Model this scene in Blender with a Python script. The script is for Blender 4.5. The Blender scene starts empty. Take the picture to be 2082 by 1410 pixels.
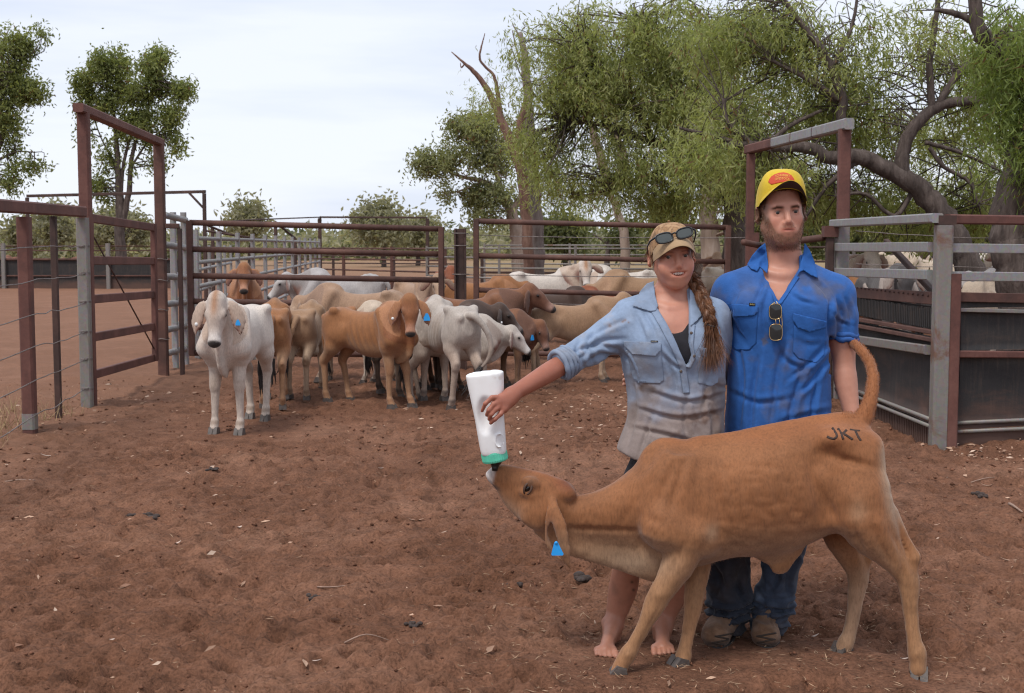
import bpy, bmesh, math, random
import numpy as np
from mathutils import Vector, Matrix
from mathutils.bvhtree import BVHTree
from mathutils.geometry import delaunay_2d_cdt

rng = np.random.default_rng(7)
random.seed(7)
scene = bpy.context.scene
COL = scene.collection

# ------------------------------------------------------------------ camera, sky, sun, exposure
FPX, CX, CY, HOR, CAMH = 2600.0, 1041.0, 705.0, 498.0, 1.57      # focal length and frame in photo pixels
PITCH = math.atan((CY - HOR) / FPX)
cd = bpy.data.cameras.new("camera")
cam = bpy.data.objects.new("camera", cd)
COL.objects.link(cam)
cam.location = (0, 0, CAMH)
cam.rotation_euler = (math.pi / 2 - PITCH, 0, 0)
cd.sensor_width = 36.0
cd.lens = 36.0 * FPX / 2082.0
cd.clip_start = 0.1
cd.clip_end = 6000
cd.dof.use_dof = True
cd.dof.focus_distance = 4.75
cd.dof.aperture_fstop = 11.0
scene.camera = cam

SUN_EL, SUN_AZ = math.radians(58), math.radians(215)
world = bpy.data.worlds.new("World")
scene.world = world
world.use_nodes = True
wt = world.node_tree
wt.nodes.clear()
def wn(t, **k):
    n = wt.nodes.new(t)
    for a, b in k.items(): setattr(n, a, b)
    return n
w_out = wn('ShaderNodeOutputWorld')
w_sky = wn('ShaderNodeTexSky', sky_type='NISHITA', sun_disc=False)
w_sky.sun_elevation, w_sky.sun_rotation = SUN_EL, SUN_AZ
w_bg = wn('ShaderNodeBackground'); w_bg.inputs[1].default_value = 0.09
wt.links.new(w_sky.outputs[0], w_bg.inputs[0])
w_tc = wn('ShaderNodeTexCoord')
w_map = wn('ShaderNodeMapping'); w_map.inputs['Scale'].default_value = (1.3, 1.3, 9.0)
wt.links.new(w_tc.outputs['Generated'], w_map.inputs[0])
w_no = wn('ShaderNodeTexNoise'); w_no.inputs['Scale'].default_value = 2.1
w_no.inputs['Detail'].default_value = 5; w_no.inputs['Roughness'].default_value = 0.52
wt.links.new(w_map.outputs[0], w_no.inputs['Vector'])
w_cr = wn('ShaderNodeValToRGB')
w_cr.color_ramp.elements[0].position = 0.34; w_cr.color_ramp.elements[0].color = (0.50, 0.54, 0.632, 1)
w_cr.color_ramp.elements[1].position = 0.54; w_cr.color_ramp.elements[1].color = (0.595, 0.622, 0.69, 1)
wt.links.new(w_no.outputs[0], w_cr.inputs[0])
w_bg2 = wn('ShaderNodeBackground'); w_bg2.inputs[1].default_value = 1.0
wt.links.new(w_cr.outputs[0], w_bg2.inputs[0])
w_mix = wn('ShaderNodeMixShader'); w_mix.inputs[0].default_value = 0.92     # thin overcast over the blue sky
wt.links.new(w_bg.outputs[0], w_mix.inputs[1]); wt.links.new(w_bg2.outputs[0], w_mix.inputs[2])
wt.links.new(w_mix.outputs[0], w_out.inputs[0])

sl = bpy.data.lights.new("sun", 'SUN')
sun = bpy.data.objects.new("sun", sl)
COL.objects.link(sun)
sl.energy = 1.5; sl.angle = math.radians(14); sl.color = (1.0, 0.95, 0.88)
_sd = Vector((math.sin(SUN_AZ) * math.cos(SUN_EL), math.cos(SUN_AZ) * math.cos(SUN_EL), math.sin(SUN_EL)))
sun.rotation_euler = _sd.to_track_quat('Z', 'Y').to_euler()

scene.view_settings.view_transform = 'Standard'
scene.view_settings.look = 'None'
scene.view_settings.exposure = 0.68
scene.view_settings.gamma = 1.0
scene.view_settings.use_curve_mapping = False
scene.render.engine = 'CYCLES'
scene.cycles.use_denoising = True
scene.cycles.filter_width = 1.1
scene.cycles.max_bounces = 6
scene.cycles.transparent_max_bounces = 8

# ------------------------------------------------------------------ photo pixel -> place in the world
cP, sP = math.cos(PITCH), math.sin(PITCH)
def P(px, py, D):
    """world point at distance D (along +Y) seen at photo pixel px, py"""
    x, u = (px - CX) / FPX, (CY - py) / FPX
    dy, dz = cP + u * sP, -sP + u * cP
    return Vector((x * D / dy, D, CAMH + dz * D / dy))
def G(px, py):
    """ground point seen at photo pixel"""
    u = (CY - py) / FPX
    return P(px, py, CAMH * (cP + u * sP) / (sP - u * cP))
def ppm(D): return FPX / D

# ------------------------------------------------------------------ numpy noise
_perm = np.random.default_rng(3).permutation(256).astype(np.int64)
_perm = np.concatenate([_perm, _perm, _perm])
_grad = np.random.default_rng(4).uniform(-1, 1, (256, 3)).astype(np.float32)
def gnoise(x, y, z=0.0):
    x, y, z = np.broadcast_arrays(np.asarray(x, np.float32), np.asarray(y, np.float32), np.asarray(z, np.float32))
    xi, yi, zi = np.floor(x).astype(np.int64), np.floor(y).astype(np.int64), np.floor(z).astype(np.int64)
    xf, yf, zf = x - xi, y - yi, z - zi
    u, v, w = [t * t * t * (t * (t * 6 - 15) + 10) for t in (xf, yf, zf)]
    def g(i, j, k):
        h = _perm[_perm[_perm[(xi + i) & 255] + ((yi + j) & 255)] + ((zi + k) & 255)]
        gr = _grad[h]
        return gr[..., 0] * (xf - i) + gr[..., 1] * (yf - j) + gr[..., 2] * (zf - k)
    def l(a, b, t): return a + (b - a) * t
    return l(l(l(g(0,0,0), g(1,0,0), u), l(g(0,1,0), g(1,1,0), u), v),
             l(l(g(0,0,1), g(1,0,1), u), l(g(0,1,1), g(1,1,1), u), v), w) * 1.6
def fbm(x, y, z=0.0, oct=4, rough=0.5):
    s, a, f = 0.0, 1.0, 1.0
    for i in range(oct):
        s = s + a * gnoise(x * f + 17.3 * i, y * f - 9.1 * i, z * f + 4.7 * i)
        a *= rough; f *= 2.03
    return s
def sstep(a, b, x):
    t = np.clip((x - a) / (b - a), 0, 1)
    return t * t * (3 - 2 * t)
def srgb(r, g, b):
    def f(c):
        c /= 255.0
        return c / 12.92 if c <= 0.04045 else ((c + 0.055) / 1.055) ** 2.4
    return (f(r), f(g), f(b))

# ------------------------------------------------------------------ object helpers
def tag(o, label=None, cat=None, group=None, kind=None):
    if label: o['label'] = label
    if cat: o['category'] = cat
    if group: o['group'] = group
    if kind: o['kind'] = kind
    return o
def thing(name, label, cat, loc=(0, 0, 0), group=None):
    o = bpy.data.objects.new(name, None)
    o.empty_display_size = 0.2
    COL.objects.link(o)
    o.location = loc
    return tag(o, label, cat, group)
def link(name, me, mat, parent=None):
    """link a mesh given in WORLD coordinates; keep it in place under its parent"""
    o = bpy.data.objects.new(name, me)
    if mat is not None:
        for m in (mat if isinstance(mat, (list, tuple)) else [mat]): me.materials.append(m)
    COL.objects.link(o)
    if parent is not None:
        o.parent = parent
        m = Matrix.Identity(4)
        q = parent
        while q is not None:
            m = q.matrix_basis @ m if q.parent is None else q.matrix_parent_inverse @ q.matrix_basis @ m
            q = q.parent
        # parents are only translated / turned at top level
        o.matrix_parent_inverse = world_of(parent).inverted()
    return o
def world_of(o):
    m = o.matrix_basis.copy()
    if o.parent is not None:
        m = world_of(o.parent) @ o.matrix_parent_inverse @ m
    return m
def np_mesh(name, V, F, smooth=True, col=None):
    """V (n,3) ; F (m,k) one array, k = 3 or 4"""
    V = np.asarray(V, np.float32); F = np.asarray(F, np.int32)
    me = bpy.data.meshes.new(name)
    me.vertices.add(len(V)); me.vertices.foreach_set('co', V.ravel())
    m, k = F.shape
    me.loops.add(m * k); me.loops.foreach_set('vertex_index', F.ravel())
    me.polygons.add(m); me.polygons.foreach_set('loop_start', np.arange(0, m * k, k, dtype=np.int32))
    me.polygons.foreach_set('use_smooth', np.full(m, smooth))
    me.update(calc_edges=True)
    if col is not None: set_col(me, col)
    return me
def set_col(me, col):
    c = np.ones((len(col), 4), np.float32); c[:, :3] = col
    a = me.color_attributes.new('Col', 'FLOAT_COLOR', 'POINT')
    a.data.foreach_set('color', c.ravel())
class MB:
    """collects simple shapes into one mesh"""
    def __init__(s): s.v, s.f, s.n = [], [], 0
    def add(s, V, F):
        s.v.append(np.asarray(V, np.float32)); s.f += [tuple(i + s.n for i in f) for f in F]; s.n += len(V)
    def box(s, c, sx, sy, sz, R=None):
        c = np.array(c, float)
        q = np.array([(i * sx / 2, j * sy / 2, k * sz / 2) for k in (-1, 1) for j in (-1, 1) for i in (-1, 1)])
        if R is not None: q = q @ np.array(R).T
        s.add(q + c, [(0, 2, 3, 1), (4, 5, 7, 6), (0, 1, 5, 4), (2, 6, 7, 3), (1, 3, 7, 5), (0, 4, 6, 2)])
    def bar(s, a, b, w, h, up=(0, 0, 1)):
        """rectangular bar from a to b, width w sideways, h along up, with chamfered edges"""
        a, b, up = Vector(a), Vector(b), Vector(up)
        d = (b - a).normalized(); side = d.cross(up)
        if side.length < 1e-4: side = d.cross(Vector((1, 0, 0)))
        side.normalize(); u = side.cross(d).normalized()
        ch = min(w, h) * 0.14
        prof = [(-w/2+ch, -h/2), (w/2-ch, -h/2), (w/2, -h/2+ch), (w/2, h/2-ch), (w/2-ch, h/2), (-w/2+ch, h/2), (-w/2, h/2-ch), (-w/2, -h/2+ch)]
        V = [a + side * p + u * q for p, q in prof] + [b + side * p + u * q for p, q in prof]
        n = 8
        F = [(i, (i + 1) % n, n + (i + 1) % n, n + i) for i in range(n)] + [tuple(range(n - 1, -1, -1)), tuple(range(n, 2 * n))]
        s.add([tuple(v) for v in V], F)
    def tube(s, pts, rad, n=8, cap=True):
        pts = [Vector(p) for p in pts]
        if not hasattr(rad, '__len__'): rad = [rad] * len(pts)
        V, F = [], []
        d0 = (pts[1] - pts[0]).normalized()
        ref = Vector((0, 0, 1)) if abs(d0.z) < 0.9 else Vector((1, 0, 0))
        side = d0.cross(ref).normalized()
        for i, p in enumerate(pts):
            d = (pts[min(i + 1, len(pts) - 1)] - pts[max(i - 1, 0)]).normalized()
            side = (side - d * side.dot(d)).normalized(); u = d.cross(side)
            for k in range(n):
                t = 2 * math.pi * k / n
                V.append(tuple(p + (side * math.cos(t) + u * math.sin(t)) * rad[i]))
        for i in range(len(pts) - 1):
            for k in range(n):
                F.append((i * n + k, i * n + (k + 1) % n, (i + 1) * n + (k + 1) % n, (i + 1) * n + k))
        if cap:
            F.append(tuple(range(n - 1, -1, -1))); F.append(tuple((len(pts) - 1) * n + k for k in range(n)))
        s.add(V, F)
    def ball(s, c, r, nu=12, nv=8, R=None):
        r = (r, r, r) if not hasattr(r, '__len__') else r
        V, F = [], []
        for j in range(nv + 1):
            for i in range(nu):
                t, p = math.pi * j / nv, 2 * math.pi * i / nu
                V.append((r[0] * math.sin(t) * math.cos(p), r[1] * math.sin(t) * math.sin(p), r[2] * math.cos(t)))
        for j in range(nv):
            for i in range(nu):
                F.append((j * nu + i, (j + 1) * nu + i, (j + 1) * nu + (i + 1) % nu, j * nu + (i + 1) % nu))
        V = np.array(V)
        if R is not None: V = V @ np.array(R).T
        s.add(V + np.array(c), F)
    def mesh(s, name, smooth=False):
        me = bpy.data.meshes.new(name)
        me.from_pydata(np.concatenate(s.v).tolist(), [], s.f)
        me.polygons.foreach_set('use_smooth', [smooth] * len(me.polygons))
        me.update()
        return me
    def build(s, name, mat, parent=None, smooth=False):
        return link(name, s.mesh(name, smooth), mat, parent)
def catmull(pts, n=6):
    pts = [np.array(p, float) for p in pts]
    out = []
    for i in range(len(pts) - 1):
        p0, p1, p2, p3 = pts[max(i - 1, 0)], pts[i], pts[i + 1], pts[min(i + 2, len(pts) - 1)]
        for k in range(n):
            t = k / n
            out.append(0.5 * (2 * p1 + (p2 - p0) * t + (2 * p0 - 5 * p1 + 4 * p2 - p3) * t * t + (3 * p1 - p0 - 3 * p2 + p3) * t ** 3))
    out.append(pts[-1])
    return out

# ------------------------------------------------------------------ implicit bodies -> one continuous mesh
class SDF:
    def __init__(s): s.ops = []
    def _add(s, fn, lo, hi, op, k): s.ops.append((fn, np.array(lo, float), np.array(hi, float), op, k))
    def rc(s, a, b, ra, rb, k=0.02, op='u', sq=None):
        """round cone; sq = (axis, factor) flattens its section along axis"""
        a, b = np.array(a, float), np.array(b, float)
        ba = b - a; L2 = float(ba @ ba) + 1e-12; m = max(ra, rb)
        if sq is not None:
            w = np.array(sq[0], float); w /= np.linalg.norm(w); f = sq[1]
            m = m * max(1, f)
        def fn(x, y, z):
            qx, qy, qz = x - a[0], y - a[1], z - a[2]
            h = np.clip((qx * ba[0] + qy * ba[1] + qz * ba[2]) / L2, 0, 1)
            qx, qy, qz = qx - h * ba[0], qy - h * ba[1], qz - h * ba[2]
            if sq is not None:
                c = (qx * w[0] + qy * w[1] + qz * w[2]) * (1 / f - 1)
                qx, qy, qz = qx + w[0] * c, qy + w[1] * c, qz + w[2] * c
            d = np.sqrt(qx * qx + qy * qy + qz * qz) - (ra + (rb - ra) * h)
            return d * min(1, f) if sq is not None else d
        s._add(fn, np.minimum(a, b) - m, np.maximum(a, b) + m, op, k)
        return s
    def chain(s, pts, rad, k=0.02, sq=None, smooth=0, op='u'):
        if smooth:
            q = catmull([tuple(p) + (r,) for p, r in zip(pts, rad)], smooth)
            pts, rad = [p[:3] for p in q], [p[3] for p in q]
        for i in range(len(pts) - 1): s.rc(pts[i], pts[i + 1], rad[i], rad[i + 1], k if i == 0 else (0.0 if smooth else min(k, 0.012)), op, sq)
        return s
    def ell(s, c, r, k=0.02, op='u', R=None):
        c, r = np.array(c, float), np.array(r, float) * np.ones(3)
        M = np.eye(3) if R is None else np.array(R, float)      # columns: local axes in world
        ext = np.abs(M) @ r
        def fn(x, y, z):
            qx, qy, qz = x - c[0], y - c[1], z - c[2]
            l = [qx * M[0, i] + qy * M[1, i] + qz * M[2, i] for i in range(3)]
            k0 = np.sqrt((l[0] / r[0]) ** 2 + (l[1] / r[1]) ** 2 + (l[2] / r[2]) ** 2)
            k1 = np.sqrt((l[0] / r[0] ** 2) ** 2 + (l[1] / r[1] ** 2) ** 2 + (l[2] / r[2] ** 2) ** 2)
            return k0 * (k0 - 1) / np.maximum(k1, 1e-6)
        s._add(fn, c - ext, c + ext, op, k)
        return s
    def loft(s, o, u, n, T, TOP, BOT, HW, k=0.03, op='u', e=2.0, side0=None):
        """section swept along u: between BOT and TOP along n, half width HW sideways"""
        o, u, n = [np.array(v, float) for v in (o, u, n)]
        u /= np.linalg.norm(u); n = n - u * (n @ u); n /= np.linalg.norm(n); w = np.cross(u, n)
        T = np.array(T, float)
        tab = np.array(catmull(list(zip(T, TOP, BOT, HW, side0 if side0 is not None else [0] * len(T))), 10))
        tt = np.linspace(T[0], T[-1], 200)
        tab = [np.interp(tt, tab[:, 0], tab[:, i]).astype(np.float32) for i in (1, 2, 3, 4)]
        dT = (T[-1] - T[0]) / 199
        def fn(x, y, z):
            qx, qy, qz = x - o[0], y - o[1], z - o[2]
            t = qx * u[0] + qy * u[1] + qz * u[2]
            v = qx * n[0] + qy * n[1] + qz * n[2]
            sd = qx * w[0] + qy * w[1] + qz * w[2]
            i = (np.clip(t, T[0], T[-1]) - T[0]) / dT
            i0 = np.minimum(i.astype(np.int32), 198); fr = i - i0
            top, bot, hw, s0 = [q[i0] * (1 - fr) + q[i0 + 1] * fr for q in tab]
            a = np.maximum((top - bot) / 2, 0.003); hw = np.maximum(hw, 0.003)
            vv, ss = np.abs(v - (top + bot) / 2) / a, np.abs(sd - s0) / hw
            q = (vv ** e + ss ** e) ** (1 / e)
            d = (q - 1) * np.minimum(a, hw)
            ex = np.maximum(np.maximum(T[0] - t, t - T[-1]), 0)
            return np.where(ex > 0, np.sqrt(np.maximum(d, 0) ** 2 + ex ** 2), d)
        pts = []
        for t, tp, bt, h, q in zip(T, TOP, BOT, HW, side0 if side0 is not None else [0] * len(T)):
            for v in (tp, bt):
                for sg in (-1, 1): pts.append(o + u * t + n * v + w * (q + sg * h))
        pts = np.array(pts)
        s._add(fn, pts.min(0) - 0.02, pts.max(0) + 0.02, op, k)
        return s
    def plane(s, p, n, k=0.01, lo=(-9, -9, -9), hi=(9, 9, 9)):
        """cut away everything on the side n points to"""
        p, n = np.array(p, float), np.array(n, float); n /= np.linalg.norm(n)
        s._add(lambda x, y, z: -((x - p[0]) * n[0] + (y - p[1]) * n[1] + (z - p[2]) * n[2]), lo, hi, 's', k)
        return s
    def ev(s, x, y, z):
        d = np.full(np.broadcast(x, y, z).shape, 1.0, np.float32)
        for fn, lo, hi, op, k in s.ops: d = s._op(d, fn(x, y, z), op, k)
        return d
    @staticmethod
    def _op(a, b, op, k):
        if op == 'u':
            if k <= 0: return np.minimum(a, b)
            h = np.maximum(k - np.abs(a - b), 0) / k
            return np.minimum(a, b) - h * h * k * 0.25
        b = -b
        if k <= 0: return np.maximum(a, b)
        h = np.maximum(k - np.abs(a - b), 0) / k
        return np.maximum(a, b) + h * h * k * 0.25
    def grid(s, res, lo=None, hi=None, pad=3):
        us = [o for o in s.ops if o[3] == 'u']
        if lo is None: lo = np.min([o[1] for o in us], 0) - pad * res
        if hi is None: hi = np.max([o[2] for o in us], 0) + pad * res
        n = np.ceil((hi - lo) / res).astype(int) + 1
        F = np.full(n, 1.0, np.float32)
        ax = [(lo[i] + res * np.arange(n[i])).astype(np.float32) for i in range(3)]
        for fn, l, h, op, k in s.ops:
            m = k + 2.5 * res
            i0 = np.clip(np.floor((l - m - lo) / res).astype(int), 0, n); i1 = np.clip(np.ceil((h + m - lo) / res).astype(int) + 1, 0, n)
            if (i1 <= i0).any(): continue
            sl_ = tuple(slice(i0[i], i1[i]) for i in range(3))
            d = fn(ax[0][sl_[0]][:, None, None], ax[1][sl_[1]][None, :, None], ax[2][sl_[2]][None, None, :])
            F[sl_] = s._op(F[sl_], d.astype(np.float32), op, k)
        return F, lo
    def surf(s, res, lo=None, hi=None, relax=1):
        F, lo = s.grid(res, lo, hi)
        return nets(F, lo, res, relax)
def nets(F, lo, res, relax=1):
    nx, ny, nz = F.shape
    S = F < 0
    cnt = np.zeros((nx - 1, ny - 1, nz - 1), np.int8)
    for i in (0, 1):
        for j in (0, 1):
            for k in (0, 1): cnt += S[i:nx - 1 + i, j:ny - 1 + j, k:nz - 1 + k]
    act = (cnt > 0) & (cnt < 8)
    idx = np.full(act.shape, -1, np.int32)
    C = np.argwhere(act); idx[act] = np.arange(len(C))
    acc = np.zeros((len(C), 3), np.float32); num = np.zeros(len(C), np.float32)
    cor = [(i, j, k) for i in (0, 1) for j in (0, 1) for k in (0, 1)]
    for a in cor:
        for b in cor:
            if sum(b) - sum(a) == 1 and all(q >= p for p, q in zip(a, b)):
                fa = F[C[:, 0] + a[0], C[:, 1] + a[1], C[:, 2] + a[2]]; fb = F[C[:, 0] + b[0], C[:, 1] + b[1], C[:, 2] + b[2]]
                m = (fa < 0) != (fb < 0)
                t = (fa[m] / (fa[m] - fb[m]))[:, None]
                acc[m] += np.array(a, np.float32) + t * np.array(np.subtract(b, a), np.float32); num[m] += 1
    V = (C + acc / num[:, None]) * res + np.array(lo)
    Q = []
    for ax in range(3):
        sh = [slice(None)] * 3
        a_, b_ = list(sh), list(sh)
        a_[ax] = slice(0, F.shape[ax] - 1); b_[ax] = slice(1, F.shape[ax])
        D = S[tuple(a_)] != S[tuple(b_)]
        E = np.argwhere(D)
        o1, o2 = (ax + 1) % 3, (ax + 2) % 3
        ok = (E[:, o1] > 0) & (E[:, o2] > 0) & (E[:, o1] < F.shape[o1] - 1) & (E[:, o2] < F.shape[o2] - 1)
        E = E[ok]
        def cell(d1, d2):
            e = E.copy(); e[:, o1] -= d1; e[:, o2] -= d2
            return idx[e[:, 0], e[:, 1], e[:, 2]]
        q = np.stack([cell(1, 1), cell(0, 1), cell(0, 0), cell(1, 0)], 1)
        ins = S[E[:, 0], E[:, 1], E[:, 2]]
        q[~ins] = q[~ins][:, ::-1]
        Q.append(q)
    Q = np.concatenate(Q)
    Q = Q[(Q >= 0).all(1)]
    for _ in range(relax):
        A = np.zeros_like(V); n = np.zeros(len(V))
        for i in range(4):
            np.add.at(A, Q[:, i], V[Q[:, (i + 1) % 4]]); np.add.at(n, Q[:, i], 1)
        V = V * 0.5 + 0.5 * A / np.maximum(n, 1)[:, None]
    return V.astype(np.float32), Q
def vnormals(V, Q):
    n = np.cross(V[Q[:, 2]] - V[Q[:, 0]], V[Q[:, 3 % Q.shape[1]]] - V[Q[:, 1]]) if Q.shape[1] == 4 else np.cross(V[Q[:, 1]] - V[Q[:, 0]], V[Q[:, 2]] - V[Q[:, 0]])
    N = np.zeros_like(V)
    for i in range(Q.shape[1]): np.add.at(N, Q[:, i], n)
    return N / np.maximum(np.linalg.norm(N, axis=1), 1e-9)[:, None]
def bvh_of(V, Q):
    return BVHTree.FromPolygons([tuple(v) for v in V.tolist()], [tuple(q) for q in Q.tolist()])
EYE = Vector((0, 0, CAMH))
def sheet_on(poly, bvh, off, thick=0.002, step=4.0, D=4.8, relief=None, smooth_it=2):
    """a sheet cut to a photo outline and laid on a body's front, with thickness; returns V, F"""
    poly = [(float(a), float(b)) for a, b in poly]
    bd = []
    for i in range(len(poly)):
        a, b = np.array(poly[i]), np.array(poly[(i + 1) % len(poly)])
        n = max(1, int(np.linalg.norm(b - a) / step))
        bd += [tuple(a + (b - a) * k / n) for k in range(n)]
    arr = np.array(bd); lo, hi = arr.min(0), arr.max(0)
    pts = list(bd)
    def inside(x, y):
        c = False
        for i in range(len(bd)):
            x1, y1 = bd[i]; x2, y2 = bd[i - 1]
            if (y1 > y) != (y2 > y) and x < (x2 - x1) * (y - y1) / (y2 - y1) + x1: c = not c
        return c
    for gx in np.arange(lo[0] + step * .5, hi[0], step):
        for gy in np.arange(lo[1] + step * .5, hi[1], step):
            if inside(gx, gy) and np.min((arr[:, 0] - gx) ** 2 + (arr[:, 1] - gy) ** 2) > (step * .45) ** 2: pts.append((gx, gy))
    vs, _, fs, _, _, _ = delaunay_2d_cdt([Vector(p) for p in pts], [(i, (i + 1) % len(bd)) for i in range(len(bd))], [], 1, 1e-4)
    vs = [(v.x, v.y) for v in vs]
    dep = []
    for x, y in vs:
        d = (P(x, y, 1.0) - EYE).normalized()
        h = bvh.ray_cast(EYE, d)
        dep.append(h[0].y if h[0] is not None else None)
    dep0 = list(dep)
    good = [(v, d) for v, d in zip(vs, dep) if d is not None]
    for i, d in enumerate(dep):
        if d is None:
            dep[i] = min(good, key=lambda g: (g[0][0] - vs[i][0]) ** 2 + (g[0][1] - vs[i][1]) ** 2)[1] if good else D
    dep = np.array(dep)
    nb = [set() for _ in vs]
    for f in fs:
        for i in range(len(f)):
            nb[f[i]].add(f[i - 1]); nb[f[i - 1]].add(f[i])
    for _ in range(smooth_it):
        dep = np.array([0.5 * dep[i] + 0.5 * np.mean([dep[j] for j in nb[i]]) if nb[i] else dep[i] for i in range(len(vs))])
    o = np.array([off(x, y) if callable(off) else off for x, y in vs])
    fr = np.array([P(x, y, d - q - thick) for (x, y), d, q in zip(vs, dep, o)])
    bk = np.array([P(x, y, d - q) for (x, y), d, q in zip(vs, dep, o)])
    n = len(vs)
    F = []
    for f in fs:
        a, b, c = [fr[i] for i in f[:3]]
        nn = np.cross(b - a, c - a)
        f = list(f) if nn[1] < 0 else list(f)[::-1]
        F.append(tuple(f)); F.append(tuple(i + n for i in f[::-1]))
    cnt = {}
    for f in F[::2]:
        for i in range(len(f)):
            cnt[(f[i - 1], f[i])] = 1
    for (a, b) in list(cnt):
        if (b, a) not in cnt: F.append((b, a, a + n, b + n))
    return np.concatenate([fr, bk]), F
def sheet(name, mat, parent, poly, bvh, off, thick=0.002, step=4.0, smooth=True, **k):
    V, F = sheet_on(poly, bvh, off, thick, step, **k)
    m = MB(); m.add(V, F)
    return m.build(name, mat, parent, smooth)
def stroke(pts, w):
    """outline (photo px) of a pen stroke of width w along pts"""
    pts = [np.array(p, float) for p in pts]
    L, R = [], []
    for i, p in enumerate(pts):
        d = pts[min(i + 1, len(pts) - 1)] - pts[max(i - 1, 0)]
        d /= np.linalg.norm(d); n = np.array([-d[1], d[0]]) * w / 2
        L.append(tuple(p + n)); R.append(tuple(p - n))
    return L + R[::-1]

# ------------------------------------------------------------------ materials
def mat_new(name):
    m = bpy.data.materials.new(name); m.use_nodes = True
    nt = m.node_tree
    return m, nt, nt.nodes['Principled BSDF']
class NT:
    def __init__(s, nt): s.nt = nt
    def n(s, t, ins=None, **k):
        q = s.nt.nodes.new(t)
        for a, b in k.items(): setattr(q, a, b)
        for a, b in (ins or {}).items():
            if isinstance(b, bpy.types.NodeSocket): s.nt.links.new(b, q.inputs[a])
            else: q.inputs[a].default_value = b
        return q
    def noise(s, scale, detail=4, rough=0.55, vec=None, dist=0.0):
        q = s.n('ShaderNodeTexNoise', {'Scale': scale, 'Detail': detail, 'Roughness': rough, 'Distortion': dist})
        if vec is not None: s.nt.links.new(vec, q.inputs['Vector'])
        return q.outputs[0]
    def ramp(s, fac, stops):
        q = s.n('ShaderNodeValToRGB')
        s.nt.links.new(fac, q.inputs[0])
        e = q.color_ramp.elements
        while len(e) < len(stops): e.new(0.5)
        for i, (p, c) in enumerate(stops):
            e[i].position = p
            e[i].color = tuple(c) + (1,) if hasattr(c, '__len__') else (c, c, c, 1)
        return q.outputs[0]
    def mix(s, f, a, b, mode='MIX'):
        q = s.n('ShaderNodeMix', data_type='RGBA', blend_type=mode)
        for i, v in ((0, f), (6, a), (7, b)):
            if isinstance(v, bpy.types.NodeSocket): s.nt.links.new(v, q.inputs[i])
            elif i == 0: q.inputs[0].default_value = v
            else: q.inputs[i].default_value = tuple(v) + (1,) if len(v) == 3 else v
        return q.outputs[2]
    def math(s, op, a, b=0.0):
        q = s.n('ShaderNodeMath', operation=op)
        for i, v in ((0, a), (1, b)):
            if isinstance(v, bpy.types.NodeSocket): s.nt.links.new(v, q.inputs[i])
            else: q.inputs[i].default_value = v
        return q.outputs[0]
    def objco(s, scale=(1, 1, 1), rot=(0, 0, 0)):
        t = s.n('ShaderNodeTexCoord')
        return s.n('ShaderNodeMapping', {'Vector': t.outputs['Object'], 'Scale': scale, 'Rotation': rot}).outputs[0]
    def bump(s, h, strength, dist, bsdf, nrm=None):
        q = s.n('ShaderNodeBump', {'Height': h, 'Strength': strength, 'Distance': dist})
        if nrm is not None: s.nt.links.new(nrm, q.inputs['Normal'])
        s.nt.links.new(q.outputs[0], bsdf.inputs['Normal'])
        return q.outputs[0]

def m_plain(name, c, rough=0.6, metal=0.0, var=0.15, vscale=8.0, bump=0.0, bscale=60.0, spec=0.5):
    m, nt, b = mat_new(name); t = NT(nt)
    co = t.objco()
    f = t.noise(vscale, 5, 0.6, co)
    lo = tuple(x * (1 - var) for x in c); hi = tuple(min(1, x * (1 + var)) for x in c)
    nt.links.new(t.ramp(f, [(0.3, lo), (0.7, hi)]), b.inputs['Base Color'])
    b.inputs['Roughness'].default_value = rough; b.inputs['Metallic'].default_value = metal
    b.inputs['Specular IOR Level'].default_value = spec
    if bump: t.bump(t.noise(bscale, 4, 0.6, co), bump, 0.01, b)
    return m
def m_steel_rust(name, c1, c2, c3, rough=0.75):
    m, nt, b = mat_new(name); t = NT(nt)
    co = t.objco()
    f = t.noise(3.0, 8, 0.65, co, 0.4)
    f2 = t.noise(38.0, 4, 0.6, co)
    c = t.ramp(f, [(0.3, c1), (0.52, c2), (0.75, c3)])
    c = t.mix(0.35, c, t.ramp(f2, [(0.3, 0.35), (0.75, 1.0)]), 'MULTIPLY')
    nt.links.new(c, b.inputs['Base Color'])
    b.inputs['Roughness'].default_value = rough
    t.bump(f2, 0.25, 0.004, b)
    return m
def m_galv(name, base=(0.33, 0.34, 0.36), rust=0.62):
    m, nt, b = mat_new(name); t = NT(nt)
    co = t.objco()
    sp = t.n('ShaderNodeTexVoronoi', {'Scale': 45.0, 'Vector': co}).outputs['Color']
    g = t.mix(0.12, base, sp, 'OVERLAY')
    st = t.noise(5.0, 6, 0.65, t.objco((4, 4, 0.5)))
    g = t.mix(t.ramp(st, [(0.35, 0.0), (0.75, 0.6)]), g, (0.20, 0.17, 0.15))
    r = t.noise(2.2, 7, 0.7, co, 0.5)
    g = t.mix(t.ramp(r, [(rust, 0.0), (rust + 0.09, 0.85)]), g, (0.16, 0.075, 0.045))
    nt.links.new(g, b.inputs['Base Color'])
    b.inputs['Roughness'].default_value = 0.55; b.inputs['Metallic'].default_value = 0.25
    return m
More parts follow.
